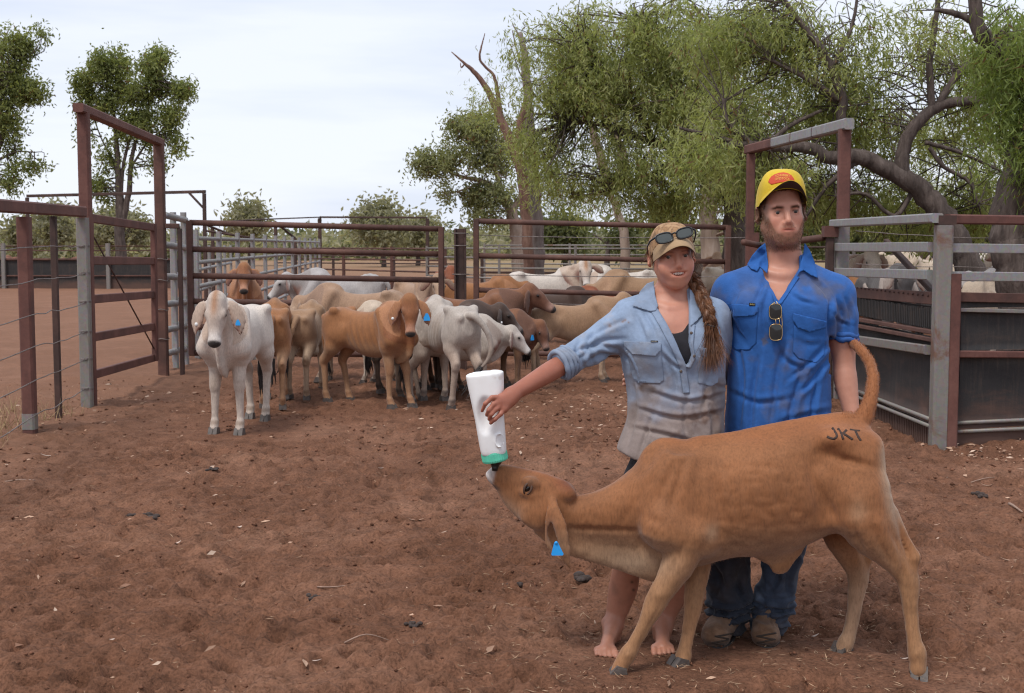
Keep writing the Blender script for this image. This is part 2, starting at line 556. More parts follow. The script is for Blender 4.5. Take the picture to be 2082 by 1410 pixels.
def m_coat(name, bump=0.12, nscale=(120, 120, 34), var=0.22):
    """short hair coat over the animal's own colours"""
    m, nt, b = mat_new(name); t = NT(nt)
    a = t.n('ShaderNodeAttribute', attribute_name='Col').outputs['Color']
    co = t.objco()
    f = t.noise(7.0, 5, 0.6, co); h = t.noise(1.0, 4, 0.7, t.objco(nscale))
    c = t.mix(1.0, a, t.ramp(f, [(0.25, 1 - var), (0.75, 1 + var * 0.3)]), 'MULTIPLY')
    c = t.mix(0.75, c, t.ramp(h, [(0.28, 0.58), (0.5, 0.92), (0.72, 1.15)]), 'MULTIPLY')
    nt.links.new(c, b.inputs['Base Color'])
    b.inputs['Roughness'].default_value = 0.7; b.inputs['Specular IOR Level'].default_value = 0.25
    b.inputs['Sheen Weight'].default_value = 0.15; b.inputs['Sheen Roughness'].default_value = 0.5
    t.bump(h, bump, 0.004, b)
    return m
def m_skin(name):
    m, nt, b = mat_new(name); t = NT(nt)
    a = t.n('ShaderNodeAttribute', attribute_name='Col').outputs['Color']
    co = t.objco()
    f = t.noise(30.0, 6, 0.6, co)
    c = t.mix(1.0, a, t.ramp(f, [(0.25, (0.84, 0.80, 0.80)), (0.75, (1.0, 1.0, 1.0))]), 'MULTIPLY')
    nt.links.new(c, b.inputs['Base Color'])
    b.inputs['Roughness'].default_value = 0.48; b.inputs['Specular IOR Level'].default_value = 0.4
    b.inputs['Subsurface Weight'].default_value = 0.12
    b.inputs['Subsurface Radius'].default_value = (0.012, 0.005, 0.003)
    b.inputs['Subsurface Scale'].default_value = 0.6
    t.bump(t.noise(220.0, 3, 0.6, co), 0.15, 0.002, b)
    return m
def m_cloth(name, dark=0.75, weave=700.0, rough=0.9):
    """woven cloth over stored dye / dirt colours"""
    m, nt, b = mat_new(name); t = NT(nt)
    a = t.n('ShaderNodeAttribute', attribute_name='Col').outputs['Color']
    co = t.objco()
    f = t.noise(22.0, 6, 0.65, co, 0.3); w = t.noise(weave, 2, 0.5, co); c2 = t.noise(90.0, 4, 0.6, co)
    c = t.mix(1.0, a, t.ramp(f, [(0.25, dark), (0.7, 1.05)]), 'MULTIPLY')
    c = t.mix(0.5, c, t.ramp(w, [(0.3, 0.7), (0.7, 1.0)]), 'MULTIPLY')
    nt.links.new(c, b.inputs['Base Color'])
    b.inputs['Roughness'].default_value = rough; b.inputs['Specular IOR Level'].default_value = 0.2
    b.inputs['Sheen Weight'].default_value = 0.1
    n1 = t.bump(c2, 0.25, 0.006, b)
    t.bump(w, 0.12, 0.001, b, n1)
    return m

M = {}
M['rust'] = m_steel_rust('rusty_steel', (0.055, 0.026, 0.020), (0.105, 0.046, 0.034), (0.17, 0.078, 0.055))
M['rust_red'] = m_steel_rust('red_oxide_steel', (0.075, 0.030, 0.024), (0.135, 0.052, 0.040), (0.19, 0.085, 0.065))
M['rust_dark'] = m_steel_rust('dark_rusty_steel', (0.035, 0.020, 0.017), (0.065, 0.033, 0.026), (0.11, 0.055, 0.042))
M['galv'] = m_galv('galvanised_steel', (0.215, 0.20, 0.185), 0.57)
M['galv_pale'] = m_galv('pale_galvanised_steel', (0.275, 0.27, 0.272), 0.62)
M['wire'] = m_plain('fence_wire', (0.20, 0.17, 0.16), 0.6, 0.4, 0.3, 30)
M['eye'] = m_plain('wet_dark_eye', (0.010, 0.007, 0.006), 0.12, 0, 0.1)
M['tag_blue'] = m_plain('blue_tag_plastic', (0.02, 0.33, 0.80), 0.45, 0, 0.06)
M['tag_white'] = m_plain('white_tag_plastic', (0.7, 0.7, 0.7), 0.45, 0, 0.06)
M['hoof'] = m_plain('hoof_horn', (0.085, 0.068, 0.060), 0.6, 0, 0.4, 25, 0.4, 60)
M['coat'] = m_coat('cattle_coat')
M['skin'] = m_skin('skin')

# belting: ridged black rubber with dust
def m_belt():
    m, nt, b = mat_new('rubber_belt'); t = NT(nt)
    co = t.objco()
    f = t.noise(1.6, 8, 0.7, t.objco((1, 1, 2.5)), 0.4); g = t.noise(60.0, 4, 0.6, co)
    st = t.noise(9.0, 5, 0.65, t.objco((3, 3, 0.35)))
    c = t.ramp(f, [(0.3, (0.014, 0.013, 0.014)), (0.55, (0.026, 0.023, 0.023)), (0.8, (0.075, 0.046, 0.034))])
    c = t.mix(t.ramp(st, [(0.5, 0.0), (0.78, 0.45)]), c, (0.10, 0.066, 0.05))
    c = t.mix(0.3, c, t.ramp(g, [(0.3, 0.5), (0.7, 1.0)]), 'MULTIPLY')
    z = t.n('ShaderNodeSeparateXYZ', {0: t.n('ShaderNodeNewGeometry').outputs['Position']}).outputs[2]
    zz = t.math('ADD', z, t.math('MULTIPLY', t.math('SUBTRACT', f, 0.5), 0.9))
    c = t.mix(t.ramp(zz, [(0.10, 0.75), (0.36, 0.0)]), c, (0.115, 0.06, 0.043))       # splashed mud along the foot
    nt.links.new(c, b.inputs['Base Color']); b.inputs['Roughness'].default_value = 0.8
    t.bump(g, 0.3, 0.004, b)
    return m
M['belt'] = m_belt()

# ------------------------------------------------------------------ ground: one sheet of trampled dirt out to the horizon
def axis_steps(lo, hi, fine, ext, grow=1.12):
    a = list(np.arange(lo, hi, fine)); s = fine
    while a[-1] < ext[1]: s *= grow; a.append(a[-1] + s)
    s = fine
    while a[0] > ext[0]: s *= grow; a.insert(0, a[0] - s)
    return np.array(a)
def ground_raw(X, Y):
    near = 1 - sstep(14, 40, np.hypot(X, Y))
    h = 0.055 * gnoise(X * 0.35, Y * 0.35, 1.0) * (1 - sstep(30, 80, np.hypot(X, Y)))
    h = h + near * (0.034 * gnoise(X * 1.7, Y * 1.7, 2.0) + 0.026 * gnoise(X * 4.3, Y * 4.3, 3.0)
                    + 0.022 * gnoise(X * 9.5, Y * 9.5, 4.0) + 0.017 * gnoise(X * 21, Y * 21, 5.0) + 0.010 * gnoise(X * 44, Y * 44, 8.0))
    r = 1 - np.abs(gnoise(X * 6.1 + 0.6 * gnoise(X * 3, Y * 3, 9), Y * 6.1, 6.0))
    return h + near * 0.022 * (r - 0.6)
_hp = []
for _i in range(5200):
    _y = 2.6 + 10.5 * rng.random() ** 1.25
    _hp.append(((rng.random() - 0.5) * (_y * 0.95 + 1.0), _y, rng.uniform(0.028, 0.062), rng.uniform(0.012, 0.036)))
CALM = []      # (x, y, radius): spots where something stands, pressed level
def ground_z(X, Y):
    X, Y = np.asarray(X, float), np.asarray(Y, float)
    h = ground_raw(X, Y)
    for cx, cy, r, z in CALM:
        w = 1 - sstep(r, r * 2.4, np.hypot(X - cx, Y - cy))
        h = h * (1 - w) + z * w
    return h
def build_ground():
    xs = axis_steps(-3.2, 3.4, 0.020, (-2500, 2500), 1.10)
    a = list(np.arange(2.4, 6.0, 0.015)); s = 0.015
    while a[-1] < 4000: s *= 1.012 if a[-1] < 14 else 1.09; a.append(a[-1] + s)
    s = 0.05
    while a[0] > -1500: s *= 1.3; a.insert(0, a[0] - s)
    ys = np.array(a)
    X, Y = np.meshgrid(xs, ys, indexing='ij')
    Z = ground_raw(X, Y)
    for cx, cy, r, d in _hp:
        i0, i1 = np.searchsorted(xs, (cx - 2.2 * r, cx + 2.2 * r)); j0, j1 = np.searchsorted(ys, (cy - 2.2 * r, cy + 2.2 * r))
        if i1 - i0 < 2 or j1 - j0 < 2: continue
        q = np.hypot((X[i0:i1, j0:j1] - cx) * 1.0, (Y[i0:i1, j0:j1] - cy) * 0.85) / r
        Z[i0:i1, j0:j1] += -d * np.exp(-(q * 1.25) ** 4) + 0.35 * d * np.exp(-((q - 1.35) * 3) ** 2)
    for cx, cy, r, z in CALM:
        i0, i1 = np.searchsorted(xs, (cx - 2.5 * r, cx + 2.5 * r)); j0, j1 = np.searchsorted(ys, (cy - 2.5 * r, cy + 2.5 * r))
        if i1 <= i0 or j1 <= j0: continue
        w = 1 - sstep(r, r * 2.4, np.hypot(X[i0:i1, j0:j1] - cx, Y[i0:i1, j0:j1] - cy))
        Z[i0:i1, j0:j1] = Z[i0:i1, j0:j1] * (1 - w * 0.85) + (z - 0.006) * w * 0.85
    nx, ny = X.shape
    V = np.stack([X, Y, Z], -1).reshape(-1, 3)
    I = np.arange(nx * ny).reshape(nx, ny)
    F = np.stack([I[:-1, :-1], I[1:, :-1], I[1:, 1:], I[:-1, 1:]], -1).reshape(-1, 4)
    me = np_mesh('ground', V, F)
    m, nt, b = mat_new('trampled_red_dirt'); t = NT(nt)
    pos = t.n('ShaderNodeNewGeometry').outputs['Position']
    f1 = t.noise(0.9, 6, 0.6, pos, 0.6); f2 = t.noise(7.0, 7, 0.65, pos, 0.3); f3 = t.noise(70.0, 5, 0.65, pos); f4 = t.noise(260.0, 2, 0.6, pos)
    c = t.ramp(f1, [(0.30, (0.155, 0.071, 0.041)), (0.52, (0.212, 0.101, 0.061)), (0.72, (0.285, 0.147, 0.093))])
    c = t.mix(0.75, c, t.ramp(f2, [(0.28, 0.42), (0.5, 0.92), (0.75, 1.3)]), 'MULTIPLY')
    c = t.mix(0.9, c, t.ramp(f3, [(0.32, 0.5), (0.5, 0.95), (0.68, 1.25)]), 'MULTIPLY')
    c = t.mix(t.ramp(f4, [(0.70, 0.0), (0.76, 0.55)]), c, (0.30, 0.20, 0.14))          # chaff and grit
    sep = t.n('ShaderNodeSeparateXYZ', {0: pos})
    far = t.math('MULTIPLY', sep.outputs[1], 0.005)
    g1 = t.noise(0.05, 5, 0.6, pos)
    dry = t.mix(g1, (0.30, 0.19, 0.11), (0.24, 0.20, 0.105))
    c = t.mix(t.ramp(far, [(0.26, 0.0), (0.46, 1.0)]), c, dry)                          # dry grass plain beyond the yards
    left = t.ramp(t.math('ADD', t.math('MULTIPLY', sep.outputs[0], -0.1), t.math('MULTIPLY', f2, 0.25)), [(0.40, 0.0), (0.55, 0.55)])
    c = t.mix(left, c, (0.275, 0.148, 0.096))                                           # paler dust along the left fence and paddock
    nt.links.new(c, b.inputs['Base Color'])
    b.inputs['Roughness'].default_value = 0.95; b.inputs['Specular IOR Level'].default_value = 0.15
    h = t.math('ADD', t.math('MULTIPLY', f3, 0.7), t.math('MULTIPLY', f2, 1.3))
    n1 = t.bump(h, 0.9, 0.024, b)
    t.bump(f4, 0.5, 0.004, b, n1)
    tag(link('ground', me, m), kind='structure')

# ------------------------------------------------------------------ yards, gates and fences
def zat(px, py, D): return P(px, py, D).z
def post(parent, x, y, z0, z1, w, mat, d=None, name='post', rot=0.0, label=None):
    m = MB(); d = d or w
    c, s = math.cos(rot), math.sin(rot)
    m.bar((x, y, z0), (x, y, z1), w, d, up=(-s, c, 0))
    o = m.build(name, mat, parent)
    if label: o['label'] = label
    return o
def rail(parent, a, b, w, h, mat, name='rail'):
    m = MB(); m.bar(a, b, w, h); return m.build(name, mat, parent)
def pipe(parent, pts, r, mat, name='rail', n=8):
    m = MB(); m.tube(pts, r, n); return m.build(name, mat, parent, True)
def wire(parent, a, b, sag=0.02, wob=0.012, r=0.0045, n=14, seed=0, name='wire'):
    a, b = Vector(a), Vector(b)
    rr = random.Random(seed)
    pts = []
    for i in range(n + 1):
        t = i / n
        p = a.lerp(b, t); p.z -= sag * 4 * t * (1 - t)
        if 0 < i < n: p += Vector((rr.uniform(-1, 1), 0, rr.uniform(-1, 1))) * wob
        pts.append(p)
    pts = [Vector(q) for q in catmull([tuple(p) for p in pts], 3)]
    m = MB(); m.tube(pts, r, 5); return m.build(name, M['wire'], parent, True)

def build_left_side():
    # wire fence running towards the camera on the left
    A, B, T = G(62, 890), G(178, 834), G(120, 860)
    f = thing('wire_fence', 'rusty post and wire fence running along the left edge of the yard', 'fence', A)
    d = (B - A); d.z = 0; d.normalize()
    zr = zat(62, 416, A.y) - 0.05
    start = A - d * 4.2
    rail(f, (start.x, start.y, zr - 0.0), (B.x, B.y, zr + 0.035), 0.09, 0.10, M['rust_red'], 'top_rail')
    post(f, A.x, A.y, -0.3, zr - 0.05, 0.10, M['rust_red'])
    m = MB(); m.bar((A.x, A.y, 0.07), (A.x, A.y, 0.20), 0.106, 0.106, up=(0, 1, 0)); m.build('post_sleeve', M['galv'], f)
    post(f, A.x - 0.045, A.y + 0.13, -0.3, zr - 0.08, 0.05, M['galv'], name='stay_post')
    post(f, T.x, T.y, -0.3, zat(107, 440, T.y), 0.055, M['rust_dark'], 0.045, 'picket')
    post(f, B.x + 0.0, B.y, -0.3, zr - 0.02, 0.105, M['galv'], 0.09)
    post(f, start.x, start.y, -0.3, zr - 0.05, 0.10, M['rust_red'])
    wy = [(503, 502), (568, 557), (638, 615), (703, 676), (772, 732), (843, 792)]
    for i, (ya, yb) in enumerate(wy):
        pa, pb = P(75, ya, A.y - 0.055), P(172, yb, B.y - 0.06)
        e = pa + (pa - pb).normalized() * 4.0
        e.z = pa.z - 0.05
        wire(f, e, pa, 0.01, 0.012, seed=i, n=8); wire(f, pa, pb, 0.015 if i else 0.0, 0.010, seed=20 + i, n=7)
        m = MB()
        for k in range(3): m.tube([B + Vector((0.062 * math.cos(t), 0.056 * math.sin(t), pb.z + 0.006 * k)) - Vector((0, 0, B.z)) for t in np.linspace(0, 2 * math.pi, 11)], 0.004, 4)
        m.build('wire_tie', M['wire'], f, True)
    # gateway frame
    F0 = Vector((B.x - 0.02, B.y + 0.16, 0)); F1 = G(333, 766)
    g = thing('gateway_frame', 'tall rusty gateway frame standing over the left gate, trees behind it', 'gateway', F0)
    z0, z1 = zat(165, 216, F0.y), zat(326, 284, F1.y)
    post(g, F0.x, F0.y, -0.3, z0 - 0.06, 0.105, M['rust_red'], 0.10)
    post(g, F1.x, F1.y, -0.3, z1 - 0.06, 0.115, M['rust'], 0.10)
    dd = (F1 - F0).normalized()
    a, b = F0 - dd * 0.16, F1 + dd * 0.09
    rail(g, (a.x, a.y, z0 - 0.03), (b.x, b.y, z1 - 0.03), 0.10, 0.085, M['rust_red'], 'beam')
    rail(g, (F0.x - 0.13, F0.y + 0.02, zat(150, 424, F0.y)), (F0.x + 0.02, F0.y + 0.02, zat(150, 424, F0.y)), 0.05, 0.05, M['rust_dark'], 'bracket')
    rail(g, (F1.x - 0.10, F1.y - 0.02, zat(318, 460, F1.y)), (F1.x + 0.22, F1.y + 0.02, zat(318, 460, F1.y)), 0.06, 0.06, M['rust'], 'bracket')
    rail(g, (F1.x + 0.22, F1.y + 0.02, 0), (F1.x + 0.22, F1.y + 0.02, zat(318, 460, F1.y) - 0.03), 0.05, 0.05, M['rust_dark'], 'stay_post')
    for i, zz in enumerate((0.45, 0.8, 1.15, 1.4)):
        m = MB(); m.tube([(F1.x + 0.075 * math.cos(t), F1.y + 0.068 * math.sin(t), zz + 0.01 * math.sin(3 * t)) for t in np.linspace(0, 2 * math.pi, 13)], 0.005, 4)
        m.build('wire_tie', M['wire'], g, True)
    # rectangular tube gate under it
    q = thing('tube_gate', 'closed rusty five rail gate with a thin diagonal rod under the left gateway', 'gate', F0 + dd * 0.3)
    D0, D1 = F0.y + 0.12, F1.y - 0.35
    for ya, yb in ((444, 463), (530, 531), (609, 599), (687, 664), (764, 728)):
        rail(q, P(183, ya, D0), P(312, yb, D1), 0.045, 0.085, M['rust_red'])
    a, b = P(183, 436, D0), P(184, 772, D0); rail(q, a, b, 0.06, 0.06, M['rust_red'], 'stile')
    a, b = P(312, 455, D1), P(316, 734, D1); rail(q, a, b, 0.085, 0.06, M['rust_red'], 'stile')
    pipe(q, [P(183, 468, D0 - 0.04), P(313, 709, D1 - 0.04)], 0.009, M['rust_dark'], 'diagonal_rod', 6)
    # black belting fence far left
    D = 46.0
    b = thing('belting_fence', 'low black rubber belting fence across the far side of the left paddock', 'fence', P(150, 590, D))
    x0, x1 = P(-420, 560, D).x, P(410, 560, D).x
    for zt, zb in ((1.02, 0.48), (0.44, -0.02)):
        m = MB(); m.box(((x0 + x1) / 2, D, (zt + zb) / 2), x1 - x0, 0.03, zt - zb); m.build('belt_strip', M['belt'], b)
    rail(b, (x0, D - 0.05, 1.05), (x1, D - 0.05, 1.05), 0.06, 0.07, M['rust']); rail(b, (x0, D - 0.05, 0.46), (x1, D - 0.05, 0.46), 0.05, 0.05, M['rust'])
    for zz in (1.36, 1.52): pipe(b, [(x0, D, zz), (x1, D, zz)], 0.022, M['rust'], n=6)
    x = P(222, 560, D).x - 3.75 * 3
    while x < x1:
        post(b, x, D - 0.08, -0.2, 1.62, 0.14, M['galv']); x += 3.75
    for i, (px, dx) in enumerate(((22, 0), (142, 1))):
        c = P(px, 505, 62.0); m = MB(); rr = random.Random(i)
        for k in range(7): m.ball((c.x + rr.uniform(-.55, .55), c.y + rr.uniform(-.4, .4), rr.uniform(0.0, 0.55)), (rr.uniform(.28, .5), rr.uniform(.3, .5), rr.uniform(.35, .75)), 10, 7)
        o = m.build('termite_mound', M['mound'], None, True)
        tag(o, ('red termite mound beyond the black belting, at the left edge of the photo', 'red termite mound beyond the black belting, between the thin picket and the gateway')[i], 'termite mound', 'termite mounds on the plain')
M['mound'] = m_plain('termite_clay', (0.17, 0.075, 0.05), 0.95, 0, 0.3, 3, 0.6, 9)

def pipe_gate(name, label, xa, xb, ya, yb, D0, D1, r=0.036, posts=(True, True), group=None, mat='rust'):
    g = thing(name, label, 'gate', (P(xa, 700, D0).x, D0, 0), group)
    for a, b in zip(ya, yb): pipe(g, [P(xa, a, D0), P(xb, b, D1)], r, M[mat], n=10)
    for on, x, ys, D, w in ((posts[0], xa, ya, D0, 0.085), (posts[1], xb, yb, D1, 0.125)):
        if on:
            a, b = P(x, ys[0] - 4, D), P(x, ys[-1] + 4, D)
            rail(g, (a.x, a.y, a.z), (a.x, a.y, b.z), w, 0.07, M[mat], 'stile')
    return g
def panel_run(name, label, pts, heights, mat='galv_pale', r=0.03, pw=0.055, every=2.1, group=None, top=None, n=6):
    """portable cattle panel line through ground points; posts and rails are parts"""
    f = thing(name, label, 'fence', pts[0], group)
    for i in range(len(pts) - 1):
        a, b = Vector(pts[i]), Vector(pts[i + 1])
        k = max(1, round((b - a).length / every))
        for z in heights: pipe(f, [(a.x, a.y, a.z + z), (b.x, b.y, b.z + z)], r, M[mat], n=n)
        for j in range(k + (i == len(pts) - 2)):
            p = a.lerp(b, j / k)
            post(f, p.x, p.y, p.z - 0.1, p.z + (top or max(heights) + 0.06), pw, M[mat])
    return f
def build_middle():
    yl = [453, 507, 561, 613, 665, 718]
    pipe_gate('pipe_gate', 'rusty pipe gate behind the white calf, hung on the heavy middle post', 385, 897, yl, [466, 517, 570, 621, 671, 722], 15.6, 16.0, 0.037)
    pipe_gate('pipe_gate', 'rusty pipe gate to the right of the heavy middle post, behind the woman', 968, 1480, [450, 520, 590, 655, 718], [463, 533, 603, 664, 724], 15.9, 16.3, 0.034)
    c = P(936, 560, 15.95)
    p = thing('gate_post', 'heavy rusty steel post standing between the two pipe gates', 'post', (c.x, c.y, 0))
    z1 = zat(936, 465, 15.95)
    for dx in (-0.062, 0.062): post(p, c.x + dx, c.y, -0.3, z1, 0.022, M['rust_dark'], 0.14, 'flange')
    post(p, c.x, c.y, -0.3, z1 - 0.004, 0.10, M['rust_dark'], 0.03, 'web')
    for i, y in enumerate((475, 500, 558)):
        m = MB(); zz = zat(936, y, 15.95)
        m.tube([(c.x + 0.10 * math.cos(t), c.y + 0.10 * math.sin(t), zz) for t in np.linspace(0, 2 * math.pi, 13)], 0.006, 4); m.build('wire_tie', M['wire'], p, True)
    w = thing('wire_strands', 'thin wire strands stretched behind the right pipe gate to the gateway', 'wire', (c.x, c.y, 0))
    for i, (ya, yb) in enumerate(((478, 483), (558, 561), (615, 617))): wire(w, P(936, ya, 15.95), P(1530, yb, 16.1), 0.02, 0.006, 0.005, 10, 40 + i)
    # short silver panel between the left gateway and the pipe gate, then a long run to the back
    f = thing('cattle_panel', 'silver cattle panel between the left gateway post and the pipe gate', 'fence', (P(336, 700, 15.7).x, 15.7, 0))
    for a, b in ((438, 448), (498, 504), (563, 563), (619, 614), (672, 662), (720, 709)): pipe(f, [P(336, a, 15.7), P(377, b, 17.0)], 0.042, M['galv_pale'], n=8)
    for x, D in ((355, 16.35), (376, 17.0)):
        q = P(x, 600, D); post(f, q.x, q.y, -0.1, zat(x, 440, D) + 0.05, 0.07, M['galv_pale'])
    a, b = P(400, 600, 18.0), P(650, 560, 46.0)
    a.z = b.z = 0; mid = P(500, 560, 26); mid.z = 0
    panel_run('panel_fence', 'long line of silver cattle panels running away behind the pipe gate', [a, b], [1.66, 1.32, 0.98, 0.64, 0.3], every=2.4, top=1.78, r=0.034, pw=0.075)
    a2, b2 = P(352, 600, 17.5), P(470, 560, 30.0); a2.z = b2.z = 0
    panel_run('panel_fence', 'short second line of silver panels left of the long silver run', [a2, b2], [1.5, 1.15, 0.8, 0.45], every=2.2, r=0.03)
    # far yards
    def gp(px, D): q = P(px, 560, D); q.z = 0; return q
    panel_run('rail_fence', 'brown rail fence of the far yards behind the grey cow', [gp(610, 44), gp(905, 38)], [1.45, 1.1, 0.75, 0.4], 'rust', 0.03, 0.10, 2.6)
    panel_run('rail_fence', 'low brown rail fence farthest back beyond the silver panels', [gp(560, 62), gp(930, 58)], [1.4, 1.05, 0.7], 'rust_dark', 0.035, 0.12, 3.2)
    panel_run('panel_fence', 'grey cattle panels behind the heavy middle post', [gp(868, 33), gp(1015, 30), gp(1330, 29)], [1.48, 1.26, 1.02, 0.78, 0.52, 0.25], 'galv', 0.024, 0.06, 2.2)
    panel_run('panel_fence', 'second row of grey cattle panels under the pale gum', [gp(985, 42), gp(1340, 40)], [1.55, 1.25, 0.95, 0.65], 'galv', 0.028, 0.07, 2.6)
    panel_run('rail_fence', 'rusty rail fence crossing behind the white cow', [gp(980, 36), gp(1420, 34)], [1.2, 0.8, 0.4], 'rust_dark', 0.03, 0.09, 3.6)
    # thin gantries over the far yards
    q = P(415, 390, 30.0)
    g = thing('gantry_frame', 'thin dark gantry with a corner brace behind the left gateway', 'gantry', (q.x, q.y, 0))
    e = P(55, 399, 31.5)
    rail(g, q + Vector((0.03, 0, 0)), e, 0.06, 0.07, M['rust_dark'], 'beam'); post(g, q.x, q.y, -0.2, q.z - 0.04, 0.08, M['rust_dark'])
    post(g, e.x, e.y, -0.2, e.z - 0.04, 0.08, M['rust_dark'])
    rail(g, P(383, 391, 30.0), P(415, 425, 30.0), 0.05, 0.05, M['rust_dark'], 'brace')
    a, b = P(650, 442, 50), P(869, 443, 50)
    g = thing('gantry_frame', 'low wide gantry far back above the second pipe gate rail', 'gantry', (a.x, a.y, 0))
    rail(g, a, b, 0.06, 0.07, M['rust_dark'], 'beam')
    post(g, a.x, a.y, -0.2, a.z - 0.04, 0.13, M['rust_dark']); post(g, b.x, b.y, -0.2, b.z - 0.04, 0.13, M['rust_dark'])
    pipe(g, [P(395, 455, 34), P(520, 447, 42), a], 0.025, M['rust_dark'], 'stay_cable', 5)
    g = thing('loading_ramp_rail', 'dark sloping rails of a ramp among the silver panels', 'ramp', gp(470, 36))
    for x0, y0, x1, y1 in ((405, 452, 470, 478), (560, 452, 600, 485), (420, 470, 560, 492)): pipe(g, [P(x0, y0, 36), P(x1, y1, 38)], 0.035, M['rust_dark'], n=6)
    for x, y in ((432, 464), (560, 452), (600, 485)): q = P(x, y, 37); post(g, q.x, q.y, -0.1, q.z, 0.09, M['rust_dark'])

def belt_panel(parent, a, b, zt, zb, ribs=0.0, th=0.02):
    """belt strip from ground points a to b with upright tread ribs"""
    a, b = Vector(a), Vector(b); d = (b - a); L = d.length; d.normalize(); nrm = Vector((-d.y, d.x, 0))
    if nrm.y > 0: nrm = -nrm
    m = MB()
    n = max(2, int(L / 0.12)); V, F = [], []
    for j in range(7):
        z = zb + (zt - zb) * j / 6
        for i in range(n + 1):
            w = 0.010 * math.sin(i * 0.9 + z * 3) + 0.012 * math.sin(i * 0.37 + 1.7 * z)
            V.append(tuple(a + d * (L * i / n) + nrm * w + Vector((0, 0, z))))
    for j in range(6):
        for i in range(n): F.append((j * (n + 1) + i, j * (n + 1) + i + 1, (j + 1) * (n + 1) + i + 1, (j + 1) * (n + 1) + i))
    k = len(V); V2 = [tuple(Vector(v) - nrm * th) for v in V]
    m.add(V + V2, F + [tuple(k + i for i in f[::-1]) for f in F] + [(i, i + 1, k + i + 1, k + i) for i in range(n)] + [(6 * (n + 1) + i + 1, 6 * (n + 1) + i, k + 6 * (n + 1) + i, k + 6 * (n + 1) + i + 1) for i in range(n)])
    o = m.build('belt_strip', M['belt'], parent, True)
    if ribs:
        m = MB(); s = 0.02; rr = random.Random(int(zt * 100))
        while s < L:
            p = a + d * s + nrm * 0.02
            m.bar(p + Vector((0, 0, zb + 0.01)), p + Vector((0, 0, zt - rr.uniform(0.005, 0.02))), ribs * rr.uniform(0.7, 1.15), 0.016, up=nrm)
            s += ribs * 2.0
        q = m.build('tread_ribs', M['belt'], parent); q['kind'] = 'stuff'
    return o
def build_right_side():
    C = G(1907, 906); R0 = P(1718, 250, 12.7); L0 = P(1527, 300, 15.9)
    # right gateway frame
    g = thing('gateway_frame', 'tall rusty gateway frame with a silver top beam behind the man', 'gateway', (R0.x, R0.y, 0))
    ztop = R0.z
    post(g, R0.x, R0.y, 1.81, ztop - 0.06, 0.115, M['rust_red'], 0.10, label='rusty upper post')
    post(g, R0.x - 0.005, R0.y, -0.3, 1.805, 0.13, M['galv'], 0.11, label='weathered silver lower post')
    post(g, L0.x, L0.y, -0.3, L0.z - 0.08, 0.10, M['rust_red'], 0.10)
    dd = Vector((L0.x - R0.x, L0.y - R0.y, L0.z - R0.z)); a = Vector((R0.x, R0.y, ztop - 0.02)) - dd.normalized() * 0.12
    rail(g, a, a + dd * 0.74, 0.10, 0.11, M['galv_pale'], 'beam'); rail(g, a + dd * 0.742, a + dd * 1.08, 0.10, 0.11, M['rust_red'], 'beam')
    for t in (0.3, 0.52): rail(g, a + dd * t - dd.normalized() * 0.008, a + dd * t + dd.normalized() * 0.008, 0.104, 0.114, M['rust'], 'weld_seam')
    m = MB(); m.box((R0.x - 0.13, R0.y - 0.02, 1.70), 0.14, 0.12, 0.11); m.build('hinge_block', M['rust_red'], g)
    post(g, R0.x - 0.13, R0.y - 0.02, -0.2, 1.64, 0.075, M['rust_dark'], name='stay_post')
    m = MB(); m.bar((L0.x + 0.02, L0.y - 0.07, 1.28), (L0.x + 0.02, L0.y - 0.07, 1.72), 0.16, 0.1, up=(0, 1, 0)); m.build('latch_plate', M['rust_red'], g)
    q = thing('pipe_gate', 'rusty pipe gate standing open behind the man and his yellow cap', 'gate', (R0.x - 0.2, R0.y + 0.1, 0))
    h0, h1 = Vector((R0.x - 0.19, R0.y + 0.02, 0)), P(1545, 512, 14.2)
    for z in (1.64, 1.25, 0.9, 0.55, 0.25): pipe(q, [h0 + Vector((0, 0, z)), Vector((h1.x, h1.y, z - 0.08))], 0.035, M['rust'], n=10)
    pipe(q, [Vector((h1.x, h1.y, 0.15)), Vector((h1.x, h1.y, 1.58))], 0.035, M['rust'], 'stile', 10)
    pipe(q, [P(1512, 493, 13.6), Vector((h1.x, h1.y, 1.56))], 0.034, M['rust'], 'latch_pipe', 10)
    # belted yard fence
    f = thing('belted_fence', 'silver railed fence with black belting between the gateway and the corner post', 'fence', (C.x, C.y, 0))
    def at(t, z, off=0.0):
        p = Vector((C.x, C.y, 0)).lerp(Vector((R0.x, R0.y, 0)), t); p.z = z; p.x -= off; return p
    for z0, z1, w, h, mt in ((1.775, 1.78, 0.09, 0.075, 'galv_pale'), (1.552, 1.545, 0.045, 0.08, 'galv_pale'), (1.335, 1.30, 0.045, 0.08, 'galv_pale'), (0.745, 0.66, 0.05, 0.075, 'galv')):
        rail(f, at(-0.02 if z0 > 1.7 else 0.03, z0, 0.07), at(1.03, z1, 0.07), w, h, M[mt])
    a, b = at(0.02, 0), at(0.99, 0)
    rail(f, at(0.02, 1.15, 0.01), at(0.99, 1.11, 0.01), 0.03, 0.10, M['rust'], 'top_plate')
    m = MB()
    for i in range(22): p = at(0.04 + i * 0.043, 1.165, 0.03); m.ball(p, 0.009, 6, 4)
    m.build('rivets', M['rust_dark'], f)
    belt_panel(f, a, b, 1.08, 0.90, 0.022); belt_panel(f, a, b, 0.84, 0.17); belt_panel(f, a, b, 0.155, -0.06, 0.022)
    for z, t in ((0.885, 'rust'), (0.825, 'rust')): rail(f, at(0.02, z, 0.03), at(0.99, z - 0.02, 0.03), 0.05, 0.035, M[t], 'angle_bar')
